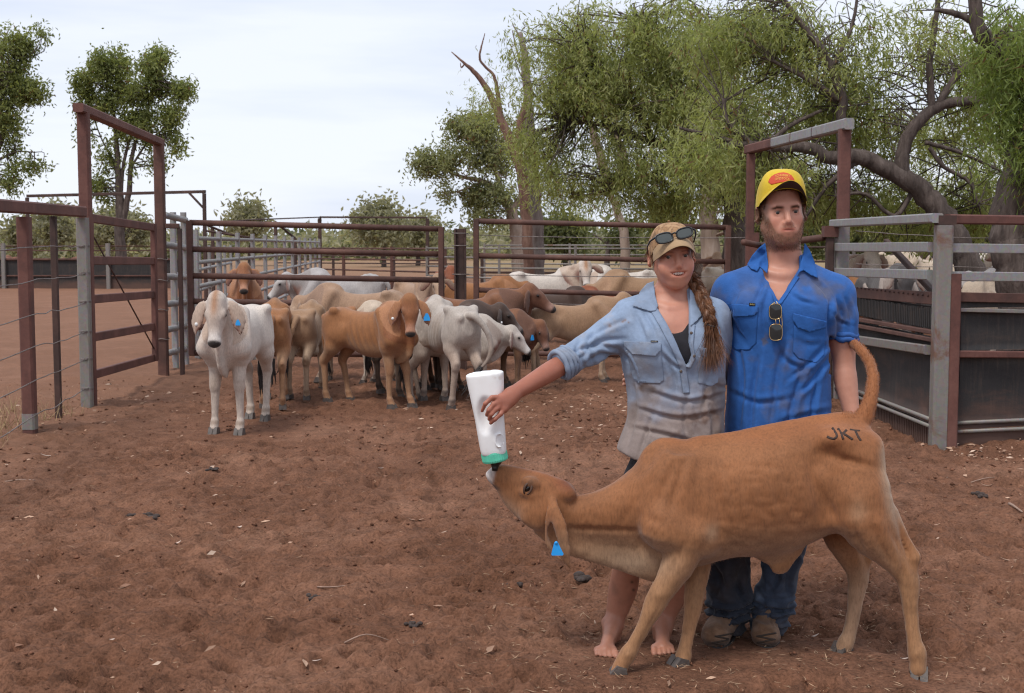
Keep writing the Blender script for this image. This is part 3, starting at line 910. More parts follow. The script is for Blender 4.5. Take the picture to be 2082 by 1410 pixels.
    for z in (0.20, 0.145): pipe(f, [at(0.02, z, 0.05), at(0.99, z, 0.05)], 0.017, M['galv'], 'conduit')
    rail(f, at(0.1, 1.12, -0.1), at(0.62, 1.60, -0.1), 0.05, 0.05, M['rust_dark'], 'brace')
    p = thing('corner_post', 'tall weathered silver corner post in front of the black belting on the right', 'post', (C.x, C.y, 0))
    z1 = zat(1910, 440, C.y)
    post(p, C.x, C.y, -0.3, z1 - 0.07, 0.125, M['galv'], 0.125)
    m = MB(); m.box((C.x + 0.01, C.y, z1 - 0.03), 0.14, 0.11, 0.07); m.build('cap_block', M['rust_dark'], p)
    # fence running off the frame on the right
    h = thing('belted_fence', 'black belting fence with a rusty top rail right of the corner post', 'fence', (C.x + 0.1, C.y, 0))
    D0, D1 = C.y + 0.02, C.y + 0.55
    X1 = 2330
    def R(px, y0, y1, dD=0.0):
        t = (px - 1925) / (X1 - 1925); return P(px, y0 + (y1 - y0) * t, D0 + dD + (D1 - D0) * t)
    rail(h, R(1926, 446, 452), R(X1, 446, 452), 0.09, 0.075, M['rust_red'], 'top_rail')
    rail(h, R(1926, 505, 509), R(X1, 505, 509), 0.045, 0.075, M['galv_pale']); rail(h, R(1926, 562, 566), R(X1, 562, 566), 0.045, 0.075, M['galv_pale'])
    b0 = R(1938, 700, 700, -0.06); post(h, b0.x, b0.y, -0.2, zat(1938, 557, b0.y), 0.085, M['rust_red'], 0.08)
    for px in (2110, 2290): b0 = R(px, 700, 700, 0.05); post(h, b0.x, b0.y, -0.2, zat(1938, 450, b0.y), 0.10, M['galv'], 0.1)
    a, b = R(1950, 700, 700, 0.03), R(X1, 700, 700, 0.03); a.z = b.z = 0
    rail(h, R(1950, 604, 609, 0.0), R(X1, 604, 612, 0.0), 0.03, 0.075, M['rust'], 'top_plate')
    belt_panel(h, a, b, 1.13, 1.075); rail(h, R(1950, 630, 637), R(X1, 630, 640), 0.05, 0.03, M['galv'], 'angle_bar')
    belt_panel(h, a, b, 1.06, 0.74); belt_panel(h, a, b, 0.73, 0.12)
    rail(h, R(1920, 720, 724, -0.05), R(X1, 720, 724, -0.05), 0.055, 0.055, M['rust_red']); 
    for z in (0.17, 0.10): pipe(h, [R(1950, 700, 700, 0.0) * 1.0 + Vector((0, 0, z - R(1950, 700, 700).z)), R(X1, 700, 700, 0.0) + Vector((0, 0, z - R(X1, 700, 700).z))], 0.016, M['galv'], 'conduit')
    belt_panel(h, a, b, 0.105, -0.06)
    # yards behind the right fence
    def gp(px, D): q = P(px, 560, D); q.z = 0; return q
    panel_run('rail_fence', 'brown and silver rails beyond the herd on the right', [gp(1735, 30), gp(2200, 29)], [1.42, 1.22, 0.9, 0.5], 'galv', 0.028, 0.07, 2.4)
    panel_run('rail_fence', 'rusty rails under the weeping trees behind the right herd', [gp(1560, 36), gp(2250, 35)], [1.5, 1.1, 0.7], 'rust_dark', 0.034, 0.10, 3.2)
    panel_run('rail_fence', 'dark wire and post fence between the woman and the man, far behind', [gp(1380, 40), gp(1600, 40)], [1.55, 1.2, 0.85], 'rust_dark', 0.02, 0.09, 3.0)
    w = thing('wire_strands', 'thin wire strands behind the belted fences on the right', 'wire', gp(1740, 14))
    for i, (ya, yb) in enumerate(((537, 541), (470, 487))): wire(w, P(1740, ya, 15.5), P(2200, yb, 15), 0.03, 0.01, 0.005, 10, 60 + i)

# ------------------------------------------------------------------ trees
def m_leaf(name, tint=(1, 1, 1)):
    m, nt, b = mat_new(name); t = NT(nt)
    a = t.n('ShaderNodeAttribute', attribute_name='Col').outputs['Color']
    c = t.mix(1.0, a, tint, 'MULTIPLY')
    nt.links.new(c, b.inputs['Base Color'])
    b.inputs['Roughness'].default_value = 0.6; b.inputs['Specular IOR Level'].default_value = 0.3
    tr = t.n('ShaderNodeBsdfTranslucent', {'Color': t.mix(1.0, c, (1.35, 1.35, 0.75), 'MULTIPLY')})
    mx = t.n('ShaderNodeMixShader', {0: 0.50, 1: b.outputs[0], 2: tr.outputs[0]})
    nt.links.new(mx.outputs[0], nt.nodes['Material Output'].inputs[0])
    return m
def m_bark(name, c1, c2, c3, sc=14.0, bump=0.8):
    m, nt, b = mat_new(name); t = NT(nt)
    f = t.noise(sc, 7, 0.65, t.objco((1, 1, 0.22)), 0.5); g = t.noise(1.1, 4, 0.6, t.objco())
    c = t.ramp(f, [(0.3, c1), (0.5, c2), (0.72, c3)])
    c = t.mix(0.7, c, t.ramp(g, [(0.3, 0.6), (0.7, 1.1)]), 'MULTIPLY')
    nt.links.new(c, b.inputs['Base Color']); b.inputs['Roughness'].default_value = 0.9
    t.bump(f, bump, 0.05, b)
    return m
M['leaf'] = m_leaf('leaves')
M['bark_dark'] = m_bark('dark_furrowed_bark', (0.040, 0.028, 0.024), (0.090, 0.066, 0.056), (0.16, 0.125, 0.11))
M['bark_grey'] = m_bark('grey_dead_wood', (0.10, 0.075, 0.065), (0.20, 0.16, 0.145), (0.30, 0.255, 0.235), 10, 0.4)
M['bark_pale'] = m_bark('pale_gum_bark', (0.24, 0.17, 0.125), (0.36, 0.27, 0.215), (0.46, 0.37, 0.31), 5, 0.2)
M['bark_red'] = m_bark('red_brown_dead_wood', (0.085, 0.042, 0.030), (0.17, 0.090, 0.065), (0.26, 0.16, 0.12), 10, 0.4)

LEAVES_TOTAL = [0]
def leaf_mesh(Pb, d, ln, wd, col, seed):
    """one folded blade per row: base, direction, length, width"""
    r = np.random.default_rng(seed)
    n = len(Pb)
    d = d / np.linalg.norm(d, axis=1)[:, None]
    q = r.normal(size=(n, 3)); sd = np.cross(d, q); sd /= np.linalg.norm(sd, axis=1)[:, None]
    up = np.cross(sd, d)
    ln, wd = ln[:, None], wd[:, None]
    bend = up * ln * 0.10
    mid = Pb + d * ln * 0.45 + bend
    V = np.stack([Pb, mid + sd * wd * 0.5, Pb + d * ln - bend, mid - sd * wd * 0.5], 1).reshape(-1, 3)
    F = np.arange(4 * n).reshape(n, 4)
    LEAVES_TOTAL[0] += n
    return V, F, np.repeat(col, 4, 0)
def limb(mb, pts, n=8, wob=0.0, seed=0):
    """pts: (x, y, z, r) rows -> smooth tapered limb"""
    q = catmull(pts, 5)
    rr = np.random.default_rng(seed)
    q = [tuple(np.array(p[:3]) + rr.normal(size=3) * wob * p[3]) + (p[3],) for p in q]
    mb.tube([p[:3] for p in q], [p[3] for p in q], n)
    return q
def tree(name, label, limbs, blobs, bark, style, group=None, seed=1, base=None, twig=0.012, twigs=0.5):
    """limbs: lists of (px, py, D, radius m). blobs: (px, py, D, rx px, ry px, depth m, clumps)."""
    r = np.random.default_rng(seed)
    root = thing(name, label, 'tree', base or (0, 0, 0), group)
    mb, sk = MB(), []
    for i, L in enumerate(limbs):
        pts = [tuple(P(a, b, c)) + (rad,) for a, b, c, rad in L]
        if L[0][1] > 512 and pts[0][2] > 0: pts.insert(0, (pts[0][0], pts[0][1], -0.15, pts[0][3] * 1.22))
        sk += limb(mb, pts, 10 if pts[0][3] > 0.12 else 7, 0.10, seed + i)
    S = np.array([q[:3] for q in sk])
    cl, ctone = [], []
    for (px, py, D, rx, ry, dz, k) in blobs:
        c = np.array(P(px, py, D)); s = D / FPX
        u = r.normal(size=(k * 3, 3)); u /= np.linalg.norm(u, axis=1)[:, None]
        u *= (r.random(k * 3) ** (1 / 2.4))[:, None]
        q = c + u * np.array([rx * s, dz, ry * s])
        keep = gnoise(q[:, 0] * style['gap'], q[:, 1] * style['gap'], q[:, 2] * style['gap'] + seed) > style.get('gapt', -0.15)
        q = q[keep][:k]
        cl.append(q); ctone.append(u[keep][:k, 2])
    cl = np.concatenate(cl) if cl else np.zeros((0, 3))
    # twigs from the nearest limb to each clump
    starts = []
    for i, q in enumerate(cl):
        if r.random() > twigs: continue
        dq = ((S - q) ** 2).sum(1) + 0.5 * np.maximum(S[:, 2] - q[2], 0) ** 2
        j = np.argmin(dq * r.uniform(1.0, 2.6, len(dq)))
        a = S[j]; L = np.linalg.norm(q - a)
        if L < 0.05 or L > style['reach']: continue
        mid = (a + q) / 2 + r.normal(size=3) * L * 0.17 + np.array([0, 0, L * 0.06])
        mb.tube([tuple(p) for p in catmull([a, mid, q], 3)], list(np.linspace(min(twig * (0.6 + 0.5 * L), sk[j][3] * .8 + .003), twig * 0.35, 7)), 4, False)
    mb.build('trunk', bark, root, True)
    if not len(cl): return root
    # leaves
    m = style['per']
    n = len(cl) * m
    ci = np.repeat(np.arange(len(cl)), m)
    if style['kind'] == 'weep':
        ns = style['strands']
        so = r.normal(size=(len(cl), ns, 3)) * np.array([1, 1, 0.55]) * style['spread']
        sd = r.normal(size=(len(cl), ns, 3)) * 0.35 + np.array([0, 0, -1.0])
        sl_ = r.uniform(0.5, 1.3, (len(cl), ns)) * style['len']
        si = r.integers(0, ns, n); t = r.random(n)
        st = sl_[ci, si] * t
        o = so[ci, si]; dd = sd[ci, si]
        lat = dd * np.array([1, 1, 0]) * (1 - t)[:, None] * 0.6 + np.array([0, 0, -1.0])
        Pb = cl[ci] + o + lat * st[:, None] + r.normal(size=(n, 3)) * 0.035
        d = np.stack([r.normal(size=n) * 0.8, r.normal(size=n) * 0.8, -np.ones(n) + r.normal(size=n) * 0.6], 1)
    else:
        Pb = cl[ci] + r.normal(size=(n, 3)) * style['spread']
        d = r.normal(size=(n, 3)) + np.array([0, 0, style.get('droop', -0.3)])
    ln = style['leaf'][0] * r.uniform(0.6, 1.25, n); wd = style['leaf'][1] * r.uniform(0.7, 1.3, n)
    tone = r.random(len(cl)); C = np.array(style['cols'])
    a = tone[ci] * (len(C) - 1) * 0.75 + r.random(n) * (len(C) - 1) * 0.25
    i0 = np.clip(a.astype(int), 0, len(C) - 2); fr = (a - i0)[:, None]
    col = C[i0] * (1 - fr) + C[i0 + 1] * fr
    col = col * r.uniform(0.75, 1.2, (n, 1))
    dead = r.random(n) < style.get('dead', 0.03)
    col[dead] = np.array([0.16, 0.095, 0.05])
    V, F, cc = leaf_mesh(Pb, d, ln, wd, col, seed + 5)
    link('crown', np_mesh('crown', V, F, False, cc), M['leaf'], root)
    return root
GREEN_W = [(0.185, 0.215, 0.078), (0.265, 0.300, 0.108), (0.360, 0.390, 0.160), (0.305, 0.305, 0.145)]
GREEN_G = [(0.18, 0.195, 0.10), (0.24, 0.255, 0.13), (0.31, 0.32, 0.175)]
GREEN_L = [(0.155, 0.185, 0.070), (0.220, 0.252, 0.092), (0.30, 0.33, 0.135)]
GREEN_F = [(0.21, 0.210, 0.145), (0.27, 0.262, 0.185), (0.33, 0.312, 0.225)]  # far foliage, lightened and greyed so the colour carries the distance haze
WEEP = dict(kind='weep', gap=1.15, gapt=0.10, per=60, strands=11, spread=0.25, len=0.34, leaf=(0.135, 0.021), cols=GREEN_W, reach=3.2, dead=0.05)
def build_trees():
    # two gums on the plain, left
    gum = dict(kind='gum', gap=1.3, gapt=0.12, per=42, spread=0.19, leaf=(0.20, 0.068), cols=GREEN_L, reach=4.5, droop=-0.5, dead=0.02)
    D = 52
    tree('gum_tree', 'tall green gum with several thin trunks behind the left gateway frame',
         [[(246, 520, D, .22), (244, 440, D, .19), (240, 340, D, .12), (232, 230, D, .06), (228, 140, D, .02)],
          [(246, 470, D, .14), (262, 390, D, .11), (270, 310, D, .08), (300, 220, D, .05), (322, 140, D, .02)],
          [(243, 430, D, .09), (252, 330, D, .07), (275, 240, D, .04), (285, 180, D, .02)],
          [(268, 340, D, .05), (300, 290, D, .04), (350, 250, D, .02)], [(240, 340, D, .05), (205, 280, D, .03), (180, 200, D, .02)]],
         [(225, 135, D, 44, 40, .9, 62), (178, 165, D, 26, 40, .7, 30), (305, 130, D, 40, 34, .8, 44), (275, 195, D, 70, 50, 1.1, 88), (200, 210, D, 38, 38, .8, 34),
          (345, 215, D, 42, 48, .8, 48), (310, 260, D, 50, 38, .9, 46), (375, 205, D, 17, 38, .4, 13), (215, 320, D, 26, 50, .5, 15), (250, 270, D, 36, 30, .6, 16),
          (365, 305, D, 20, 24, .4, 9), (200, 375, D, 24, 22, .4, 11), (290, 345, D, 28, 26, .4, 9), (165, 265, D, 12, 40, .3, 5), (320, 330, D, 20, 16, .3, 5), (200, 400, D, 20, 20, .3, 5)],
         M['bark_dark'], gum, seed=11, base=(P(246, 520, D).x, D, 0), twig=0.03, twigs=0.9)
    D = 50
    tree('gum_tree', 'tall green gum cut off by the left edge of the photo',
         [[(-40, 520, D, .26), (-34, 420, D, .22), (-10, 320, D, .14), (15, 240, D, .08), (40, 120, D, .03)],
          [(-36, 440, D, .14), (-70, 330, D, .10), (-90, 180, D, .04)], [(-10, 330, D, .07), (30, 310, D, .04), (70, 310, D, .02)]],
         [(20, 90, D, 45, 34, .8, 46), (62, 72, D, 26, 26, .5, 22), (15, 160, D, 58, 44, 1.0, 76), (60, 185, D, 36, 36, .7, 38), (20, 240, D, 42, 34, .8, 36), (25, 290, D, 20, 20, .4, 8),
          (52, 322, D, 40, 30, .5, 22), (30, 370, D, 28, 20, .4, 13), (85, 330, D, 16, 14, .3, 5), (-60, 130, D, 60, 80, 1.2, 90), (-70, 260, D, 60, 60, 1.2, 60)],
         M['bark_dark'], gum, seed=12, base=(P(-40, 520, D).x, D, 0), twig=0.03, twigs=0.9)
    # dead tree with a snapped trunk
    D = 34
    tree('dead_tree', 'dead grey trunk with bare forked limbs standing against the sky',
         [[(1088, 540, D, 0.252), (1086, 440, D, 0.222), (1080, 340, D, 0.200), (1076, 260, D, 0.155), (1072, 180, D, 0.126), (1066, 110, D, 0.096), (1058, 66, D, 0.052)],
          [(1072, 178, D, 0.037), (1050, 100, D, 0.022), (1042, 62, D, 0.015)], [(1060, 80, D, 0.030), (1042, 50, D, 0.015)]],
         [], M['bark_grey'], WEEP, seed=13, base=(P(1088, 540, D).x, D, 0))
    D = 33.2
    tree('dead_tree', 'dead red brown forked limbs reaching up left of the grey dead trunk',
         [[(1075, 520, D, 0.148), (1066, 400, D, 0.141), (1054, 330, D, 0.141), (1035, 280, D, 0.126), (1012, 230, D, 0.104), (990, 180, D, 0.081), (962, 145, D, 0.059), (945, 130, D, 0.037), (918, 106, D, 0.011)],
          [(1054, 330, D, 0.111), (1056, 270, D, 0.111), (1064, 225, D, 0.089), (1072, 200, D, 0.052)],
          [(1018, 240, D, 0.074), (1012, 190, D, 0.059), (1004, 155, D, 0.041), (985, 135, D, 0.033), (975, 118, D, 0.030), (979, 95, D, 0.022), (986, 68, D, 0.009)],
          [(945, 130, D, 0.022), (938, 138, D, 0.018), (936, 128, D, 0.007)]],
         [], M['bark_red'], WEEP, seed=14, base=(P(1075, 520, D).x, D, 0))
    # pale gum further back with grey green crown
    D = 44
    pg = dict(kind='gum', gap=1.3, gapt=0.26, per=46, spread=0.20, leaf=(0.17, 0.060), cols=GREEN_G, reach=4.0, droop=-0.5)
    tree('pale_gum_tree', 'pale trunked gum with a wide grey green crown left of the dead trunk',
         [[(1055, 520, D, .28), (1050, 470, D, .25), (1038, 430, D, .20), (1022, 400, D, .15), (985, 370, D, .09), (940, 360, D, .06), (890, 340, D, .03)],
          [(1040, 432, D, .13), (1058, 400, D, .10), (1075, 360, D, .05)], [(1022, 400, D, .10), (1000, 330, D, .07), (960, 290, D, .04)], [(985, 370, D, .05), (930, 390, D, .03), (880, 400, D, .02)]],
         [(960, 270, D, 66, 32, 1.4, 80), (890, 310, D, 58, 36, 1.2, 66), (860, 350, D, 40, 40, 1.0, 40), (930, 330, D, 66, 34, 1.4, 66), (1000, 320, D, 56, 50, 1.4, 60),
          (905, 395, D, 42, 26, .8, 26), (875, 415, D, 26, 16, .5, 9), (995, 400, D, 56, 30, 1.2, 50), (985, 445, D, 40, 26, .8, 30), (1030, 250, D, 44, 40, 1.2, 36), (1055, 430, D, 44, 34, .9, 26)],
         M['bark_pale'], pg, seed=15, base=(P(1055, 520, D).x, D, 0), twig=0.022, twigs=0.9)
    # weeping trees
    D = 24
    tree('weeping_tree', 'weeping green tree with dark trunk behind the woman and man',
         [[(1498, 540, D, .24), (1492, 440, D, .21), (1482, 370, D, .18), (1462, 310, D, .15), (1430, 260, D, .12), (1380, 200, D, .08), (1330, 120, D, .05), (1290, 40, D, .03)],
          [(1470, 320, D, .12), (1400, 300, D, .10), (1330, 290, D, .08), (1270, 268, D, .06), (1200, 250, D, .04), (1150, 250, D, .03)],
          [(1462, 310, D, .11), (1470, 220, D, .09), (1440, 120, D, .06), (1420, 20, D, .04)],
          [(1400, 300, D, .07), (1350, 340, D, .05), (1290, 370, D, .04), (1240, 385, D, .03)], [(1330, 290, D, .06), (1310, 250, D, .05), (1260, 180, D, .03), (1190, 120, D, .02)]],
         [(1130, 90, D, 80, 54, 1.6, 49), (1150, 180, D, 90, 66, 1.6, 75), (1230, 80, D, 110, 90, 1.8, 116), (1260, 200, D, 110, 80, 1.8, 116), (1130, 280, D, 80, 62, 1.4, 52), (1210, 300, D, 110, 60, 1.6, 66),
          (1350, 60, D, 110, 80, 1.8, 116), (1370, 180, D, 110, 80, 1.8, 110), (1320, 330, D, 110, 50, 1.5, 63), (1440, 120, D, 90, 90, 1.6, 87), (1430, 290, D, 90, 60, 1.5, 66), (1150, 370, D, 80, 34, 1.2, 23),
          (1340, 400, D, 90, 28, 1.2, 40), (1430, 370, D, 60, 40, 1.2, 31), (1250, 370, D, 60, 30, 1.2, 20), (1062, 110, D, 34, 70, .9, 26), (1110, 370, D, 30, 40, .8, 14), (1090, 230, D, 40, 60, .9, 26), (985, 200, D + 6, 34, 40, .8, 14), (1560, 330, D, 70, 60, 1.2, 40)],
         M['bark_dark'], WEEP, seed=16, base=(P(1498, 540, D).x, D, 0), twig=0.016, twigs=0.8)
    D = 30
    tree('weeping_tree', 'weeping tree with a pale upright trunk behind the cap of the woman',
         [[(1444, 540, D, .24), (1440, 440, D, .20), (1448, 350, D, .18), (1462, 260, D, .15), (1478, 180, D, .10), (1480, 90, D, .06)],
          [(1446, 360, D, .10), (1400, 300, D, .07), (1350, 250, D, .04)], [(1270, 540, D, .12), (1268, 470, D, .11), (1240, 390, D, .07)], [(1250, 270, D, .09), (1268, 330, D, .13), (1245, 380, D, .14), (1215, 300, D, .10), (1190, 215, D, .06)]],
         [(1390, 250, D, 90, 90, 1.6, 72), (1480, 150, D, 90, 90, 1.6, 72), (1250, 150, D, 110, 100, 1.6, 72), (1500, 400, D, 70, 40, 1.2, 37), (1590, 360, D, 90, 60, 1.5, 50), (1700, 400, D, 90, 50, 1.5, 50), (1620, 250, D, 90, 70, 1.5, 40), (1820, 390, D, 90, 60, 1.5, 50), (1960, 380, D, 90, 70, 1.5, 56), (1850, 270, D, 90, 70, 1.5, 40), (2050, 300, D, 80, 90, 1.5, 50), (1480, 400, D, 70, 44, 1.4, 30), (1180, 390, D, 60, 36, 1.2, 23)],
         M['bark_pale'], WEEP, seed=17, base=(P(1444, 540, D).x, D, 0), twig=0.016, twigs=0.6)
    D = 17.5
    tree('weeping_tree', 'leaning weeping tree with a thick arching limb above the right fences',
         [[(1992, 610, D, 0.1984), (1968, 540, D, 0.1856), (1940, 480, D, 0.1728), (1900, 415, D, 0.1600), (1860, 378, D, 0.1408), (1800, 340, D, 0.1216), (1740, 318, D, 0.1088), (1690, 322, D, 0.0960), (1640, 300, D, 0.0832), (1580, 300, D, 0.0704), (1520, 296, D, 0.0544), (1460, 300, D, 0.0384), (1420, 340, D, 0.0192)],
          [(1836, 365, D, 0.1024), (1832, 320, D, 0.1024), (1850, 270, D, 0.0896), (1895, 225, D, 0.0800), (1940, 208, D, 0.0704), (1990, 205, D, 0.0576), (2040, 195, D, 0.0384), (2080, 180, D, 0.0256)],
          [(1895, 225, D, 0.0576), (1890, 130, D, 0.0480), (1900, 60, D, 0.0416), (1912, -30, D, 0.0320)], [(1905, 215, D, 0.0544), (1950, 150, D, 0.0448), (2000, 105, D, 0.0352)],
          [(1712, 322, D, 0.0768), (1710, 240, D, 0.0704), (1712, 205, D, 0.0640), (1680, 120, D, 0.0512), (1630, 50, D, 0.0384), (1585, -10, D, 0.0320)],
          [(1710, 205, D, 0.0448), (1640, 160, D, 0.0320), (1560, 120, D, 0.0192)], [(1690, 140, D, 0.0320), (1730, 60, D, 0.0256), (1745, -20, D, 0.0192)],
          [(1530, 296, D, 0.0448), (1480, 250, D, 0.0352), (1472, 200, D, 0.0256)], [(1560, 300, D, 0.0384), (1600, 260, D, 0.0320), (1670, 225, D, 0.0224)], [(1520, 296, D, 0.0384), (1440, 275, D, 0.0320), (1380, 260, D, 0.0192)],
          [(1860, 378, D, 0.0384), (1820, 440, D, 0.0320), (1760, 395, D, 0.0256), (1700, 400, D, 0.0160)], [(1890, 300, D, 0.0320), (1920, 340, D, 0.0288), (1970, 370, D, 0.0224), (1990, 420, D, 0.0128)], [(1880, 290, D, 0.0320), (1950, 310, D, 0.0256), (2040, 350, D, 0.0128)], [(1740, 330, D, 0.0448), (1680, 380, D, 0.0320), (1640, 440, D, 0.0192)]],
         [(1540, 60, D + 0.8, 110, 80, 1.5, 81), (1540, 180, D + 1.6, 100, 80, 1.5, 72), (1650, 110, D + 0.8, 90, 90, 1.5, 60), (1640, 230, D + 1.6, 90, 60, 1.4, 49), (1760, 90, D + 0.8, 70, 90, 1.4, 31), (1780, 250, D + 1.6, 80, 80, 1.4, 49), (1740, 190, D + 1.6, 60, 60, 1.2, 29),
          (1830, 80, D + 0.8, 70, 80, 1.3, 29), (1930, 80, D + 0.8, 80, 60, 1.3, 37), (1950, 260, D + 1.6, 80, 60, 1.3, 46), (1920, 360, D + 1.6, 90, 60, 1.3, 55), (1790, 400, D + 1.6, 80, 40, 1.2, 40), (1650, 380, D + 1.6, 80, 50, 1.3, 49), (1560, 260, D + 1.6, 80, 50, 1.3, 40),
          (1520, 350, D + 1.6, 60, 50, 1.2, 31), (2000, 160, D + 1.6, 70, 70, 1.3, 37), (1860, 450, D + 1.6, 60, 24, 1.0, 20), (1980, 440, D + 1.6, 60, 30, 1.0, 23), (1440, 300, D - 0.3, 70, 50, 0.8, 22), (1395, 350, D - 0.2, 60, 50, 0.8, 20), (1480, 240, D, 60, 40, 0.8, 18), (1600, 330, D - 0.4, 50, 26, 0.5, 8), (1470, 90, D + 0.8, 60, 80, 1.3, 34)],
         M['bark_dark'], dict(WEEP, len=0.30, spread=0.23), seed=18, base=(P(1992, 610, D).x, D, 0), twig=0.0065, twigs=0.8)
    D = 14.5
    tree('weeping_tree', 'thick trunked weeping tree at the right edge with long bright drooping leaves',
         [[(2072, 640, D, 0.2340), (2060, 540, D, 0.2106), (2052, 470, D, 0.1950), (2060, 380, D, 0.1794), (2090, 280, D, 0.1560), (2120, 160, D, 0.1326), (2110, 60, D, 0.0936)],
          [(2110, 190, D, 0.1092), (2070, 130, D, 0.1014), (2015, 90, D, 0.0936), (1990, 60, D, 0.0858), (1978, -30, D, 0.0702)], [(2030, 85, D, 0.0468), (1960, 35, D, 0.0390), (1900, 20, D, 0.0234)], [(2120, 160, D, 0.0936), (2180, 60, D, 0.0624)]],
         [(2075, 110, D, 50, 60, 1.0, 30), (2080, 230, D, 44, 70, 1.0, 44), (2085, 330, D, 42, 60, 1.0, 34), (2040, 60, D, 50, 40, .9, 16), (2150, 200, D, 60, 120, 1.2, 60), (2150, 380, D, 60, 60, 1.2, 40), (2100, 20, D, 80, 50, 1.2, 30)],
         M['bark_dark'], dict(WEEP, spread=0.16, len=0.60, leaf=(0.17, 0.018), cols=[(0.13, 0.175, 0.05), (0.19, 0.245, 0.07), (0.28, 0.34, 0.115)]), seed=19, base=(P(2072, 640, D).x, D, 0), twig=0.012, twigs=0.9)
    # scrub trees on the plain
    far = dict(kind='gum', gap=0.25, gapt=-0.2, per=36, spread=0.55, leaf=(0.55, 0.22), cols=GREEN_F, reach=9, droop=-0.2, dead=0.0)
    spots = [(508, 450, 95, 30, 22, 70, 'thin grey scrub tree behind the silver panels'), (780, 452, 90, 54, 36, 120, 'broad grey green tree far behind the low gantry'),
             (850, 470, 96, 34, 26, 60, 'small grey tree right of the broad far tree'), (240, 470, 70, 50, 34, 110, 'pale bushy tree at the foot of the tall left gum'),
             (112, 462, 78, 34, 40, 70, 'grey green tree between the left fence posts'), (50, 478, 80, 30, 24, 50, 'low grey shrub tree behind the rusty left post'),
             (1150, 478, 80, 54, 26, 90, 'low green tree behind the right pipe gate'), (1235, 480, 76, 50, 30, 90, 'green bushy tree left of the cap of the woman'),
             (1375, 455, 60, 60, 50, 120, 'green scrub tree right behind the woman'), (1560, 450, 62, 60, 52, 110, 'dull green scrub tree behind the man'),
             (1700, 480, 64, 70, 40, 110, 'dull green scrub tree behind the rusty gate hinge'), (1830, 470, 60, 70, 44, 110, 'olive scrub tree behind the silver rails'), (2000, 470, 62, 80, 46, 120, 'olive scrub tree between the two thick trunks')]
    for i, (px, py, D, rx, ry, k, lab) in enumerate(spots):
        s = dict(far, leaf=(0.0050 * D, 0.0021 * D), spread=0.0062 * D)
        if px > 1000: s['cols'] = [(0.085, 0.098, 0.045), (0.115, 0.13, 0.056), (0.15, 0.16, 0.078)]
        tree('scrub_tree', lab, [[(px, 516, D, .16), (px + 4, (py + 516) / 2, D, .12), (px - 5, py, D, .06)], [(px + 3, (py + 516) / 2, D, .08), (px + rx * .5, py, D, .04)], [(px + 3, (py + 516) / 2, D, .08), (px - rx * .6, py - 4, D, .04)]],
             [(px - rx * .35, py + 2, D, rx * .6, ry * .8, 2, k // 3), (px + rx * .4, py + 4, D, rx * .55, ry * .75, 2, k // 3), (px, py - ry * .3, D, rx * .6, ry * .65, 2, k // 3)],
             M['bark_dark'], s, 'scrub trees on the plain', 100 + i, (P(px, 516, D).x, D, 0), 0.04, 0.7)
    # the far bush line reads as one mass
    r = np.random.default_rng(77)
    n = 2600
    Dd = r.uniform(125, 260, n); ang = r.uniform(-0.62, 0.62, n)
    x = np.tan(ang) * Dd
    hgt = np.abs(3.1 + 1.6 * gnoise(x * 0.035, Dd * 0.01) + 1.3 * gnoise(x * 0.16, Dd * 0.05)) * np.clip(r.random(n) ** 0.35, 0.35, 1) * (Dd / 190) ** 0.3
    hgt = np.where(x > 0, hgt * 1.18, hgt)
    per = 34
    ci = np.repeat(np.arange(n), per); N = n * per
    o = r.normal(size=(N, 3)) * np.stack([1.5 * np.ones(N), 1.5 * np.ones(N), 0.34 * hgt[ci]], 1)
    Pb = np.stack([x[ci], Dd[ci], 0.55 * hgt[ci]], 1) + o
    Pb[:, 2] = np.maximum(Pb[:, 2], 0.05)
    C = np.array(GREEN_F + [(0.12, 0.135, 0.072)]); col = C[r.integers(0, len(C), n)][ci] * r.uniform(0.8, 1.2, (N, 1))
    d = r.normal(size=(N, 3))
    V, F, cc = leaf_mesh(Pb, d, 1.1 * r.uniform(.6, 1.3, N), 0.5 * r.uniform(.6, 1.3, N), col, 5)
    tag(link('distant_bushland', np_mesh('distant_bushland', V, F, False, cc), M['leaf']), kind='stuff')

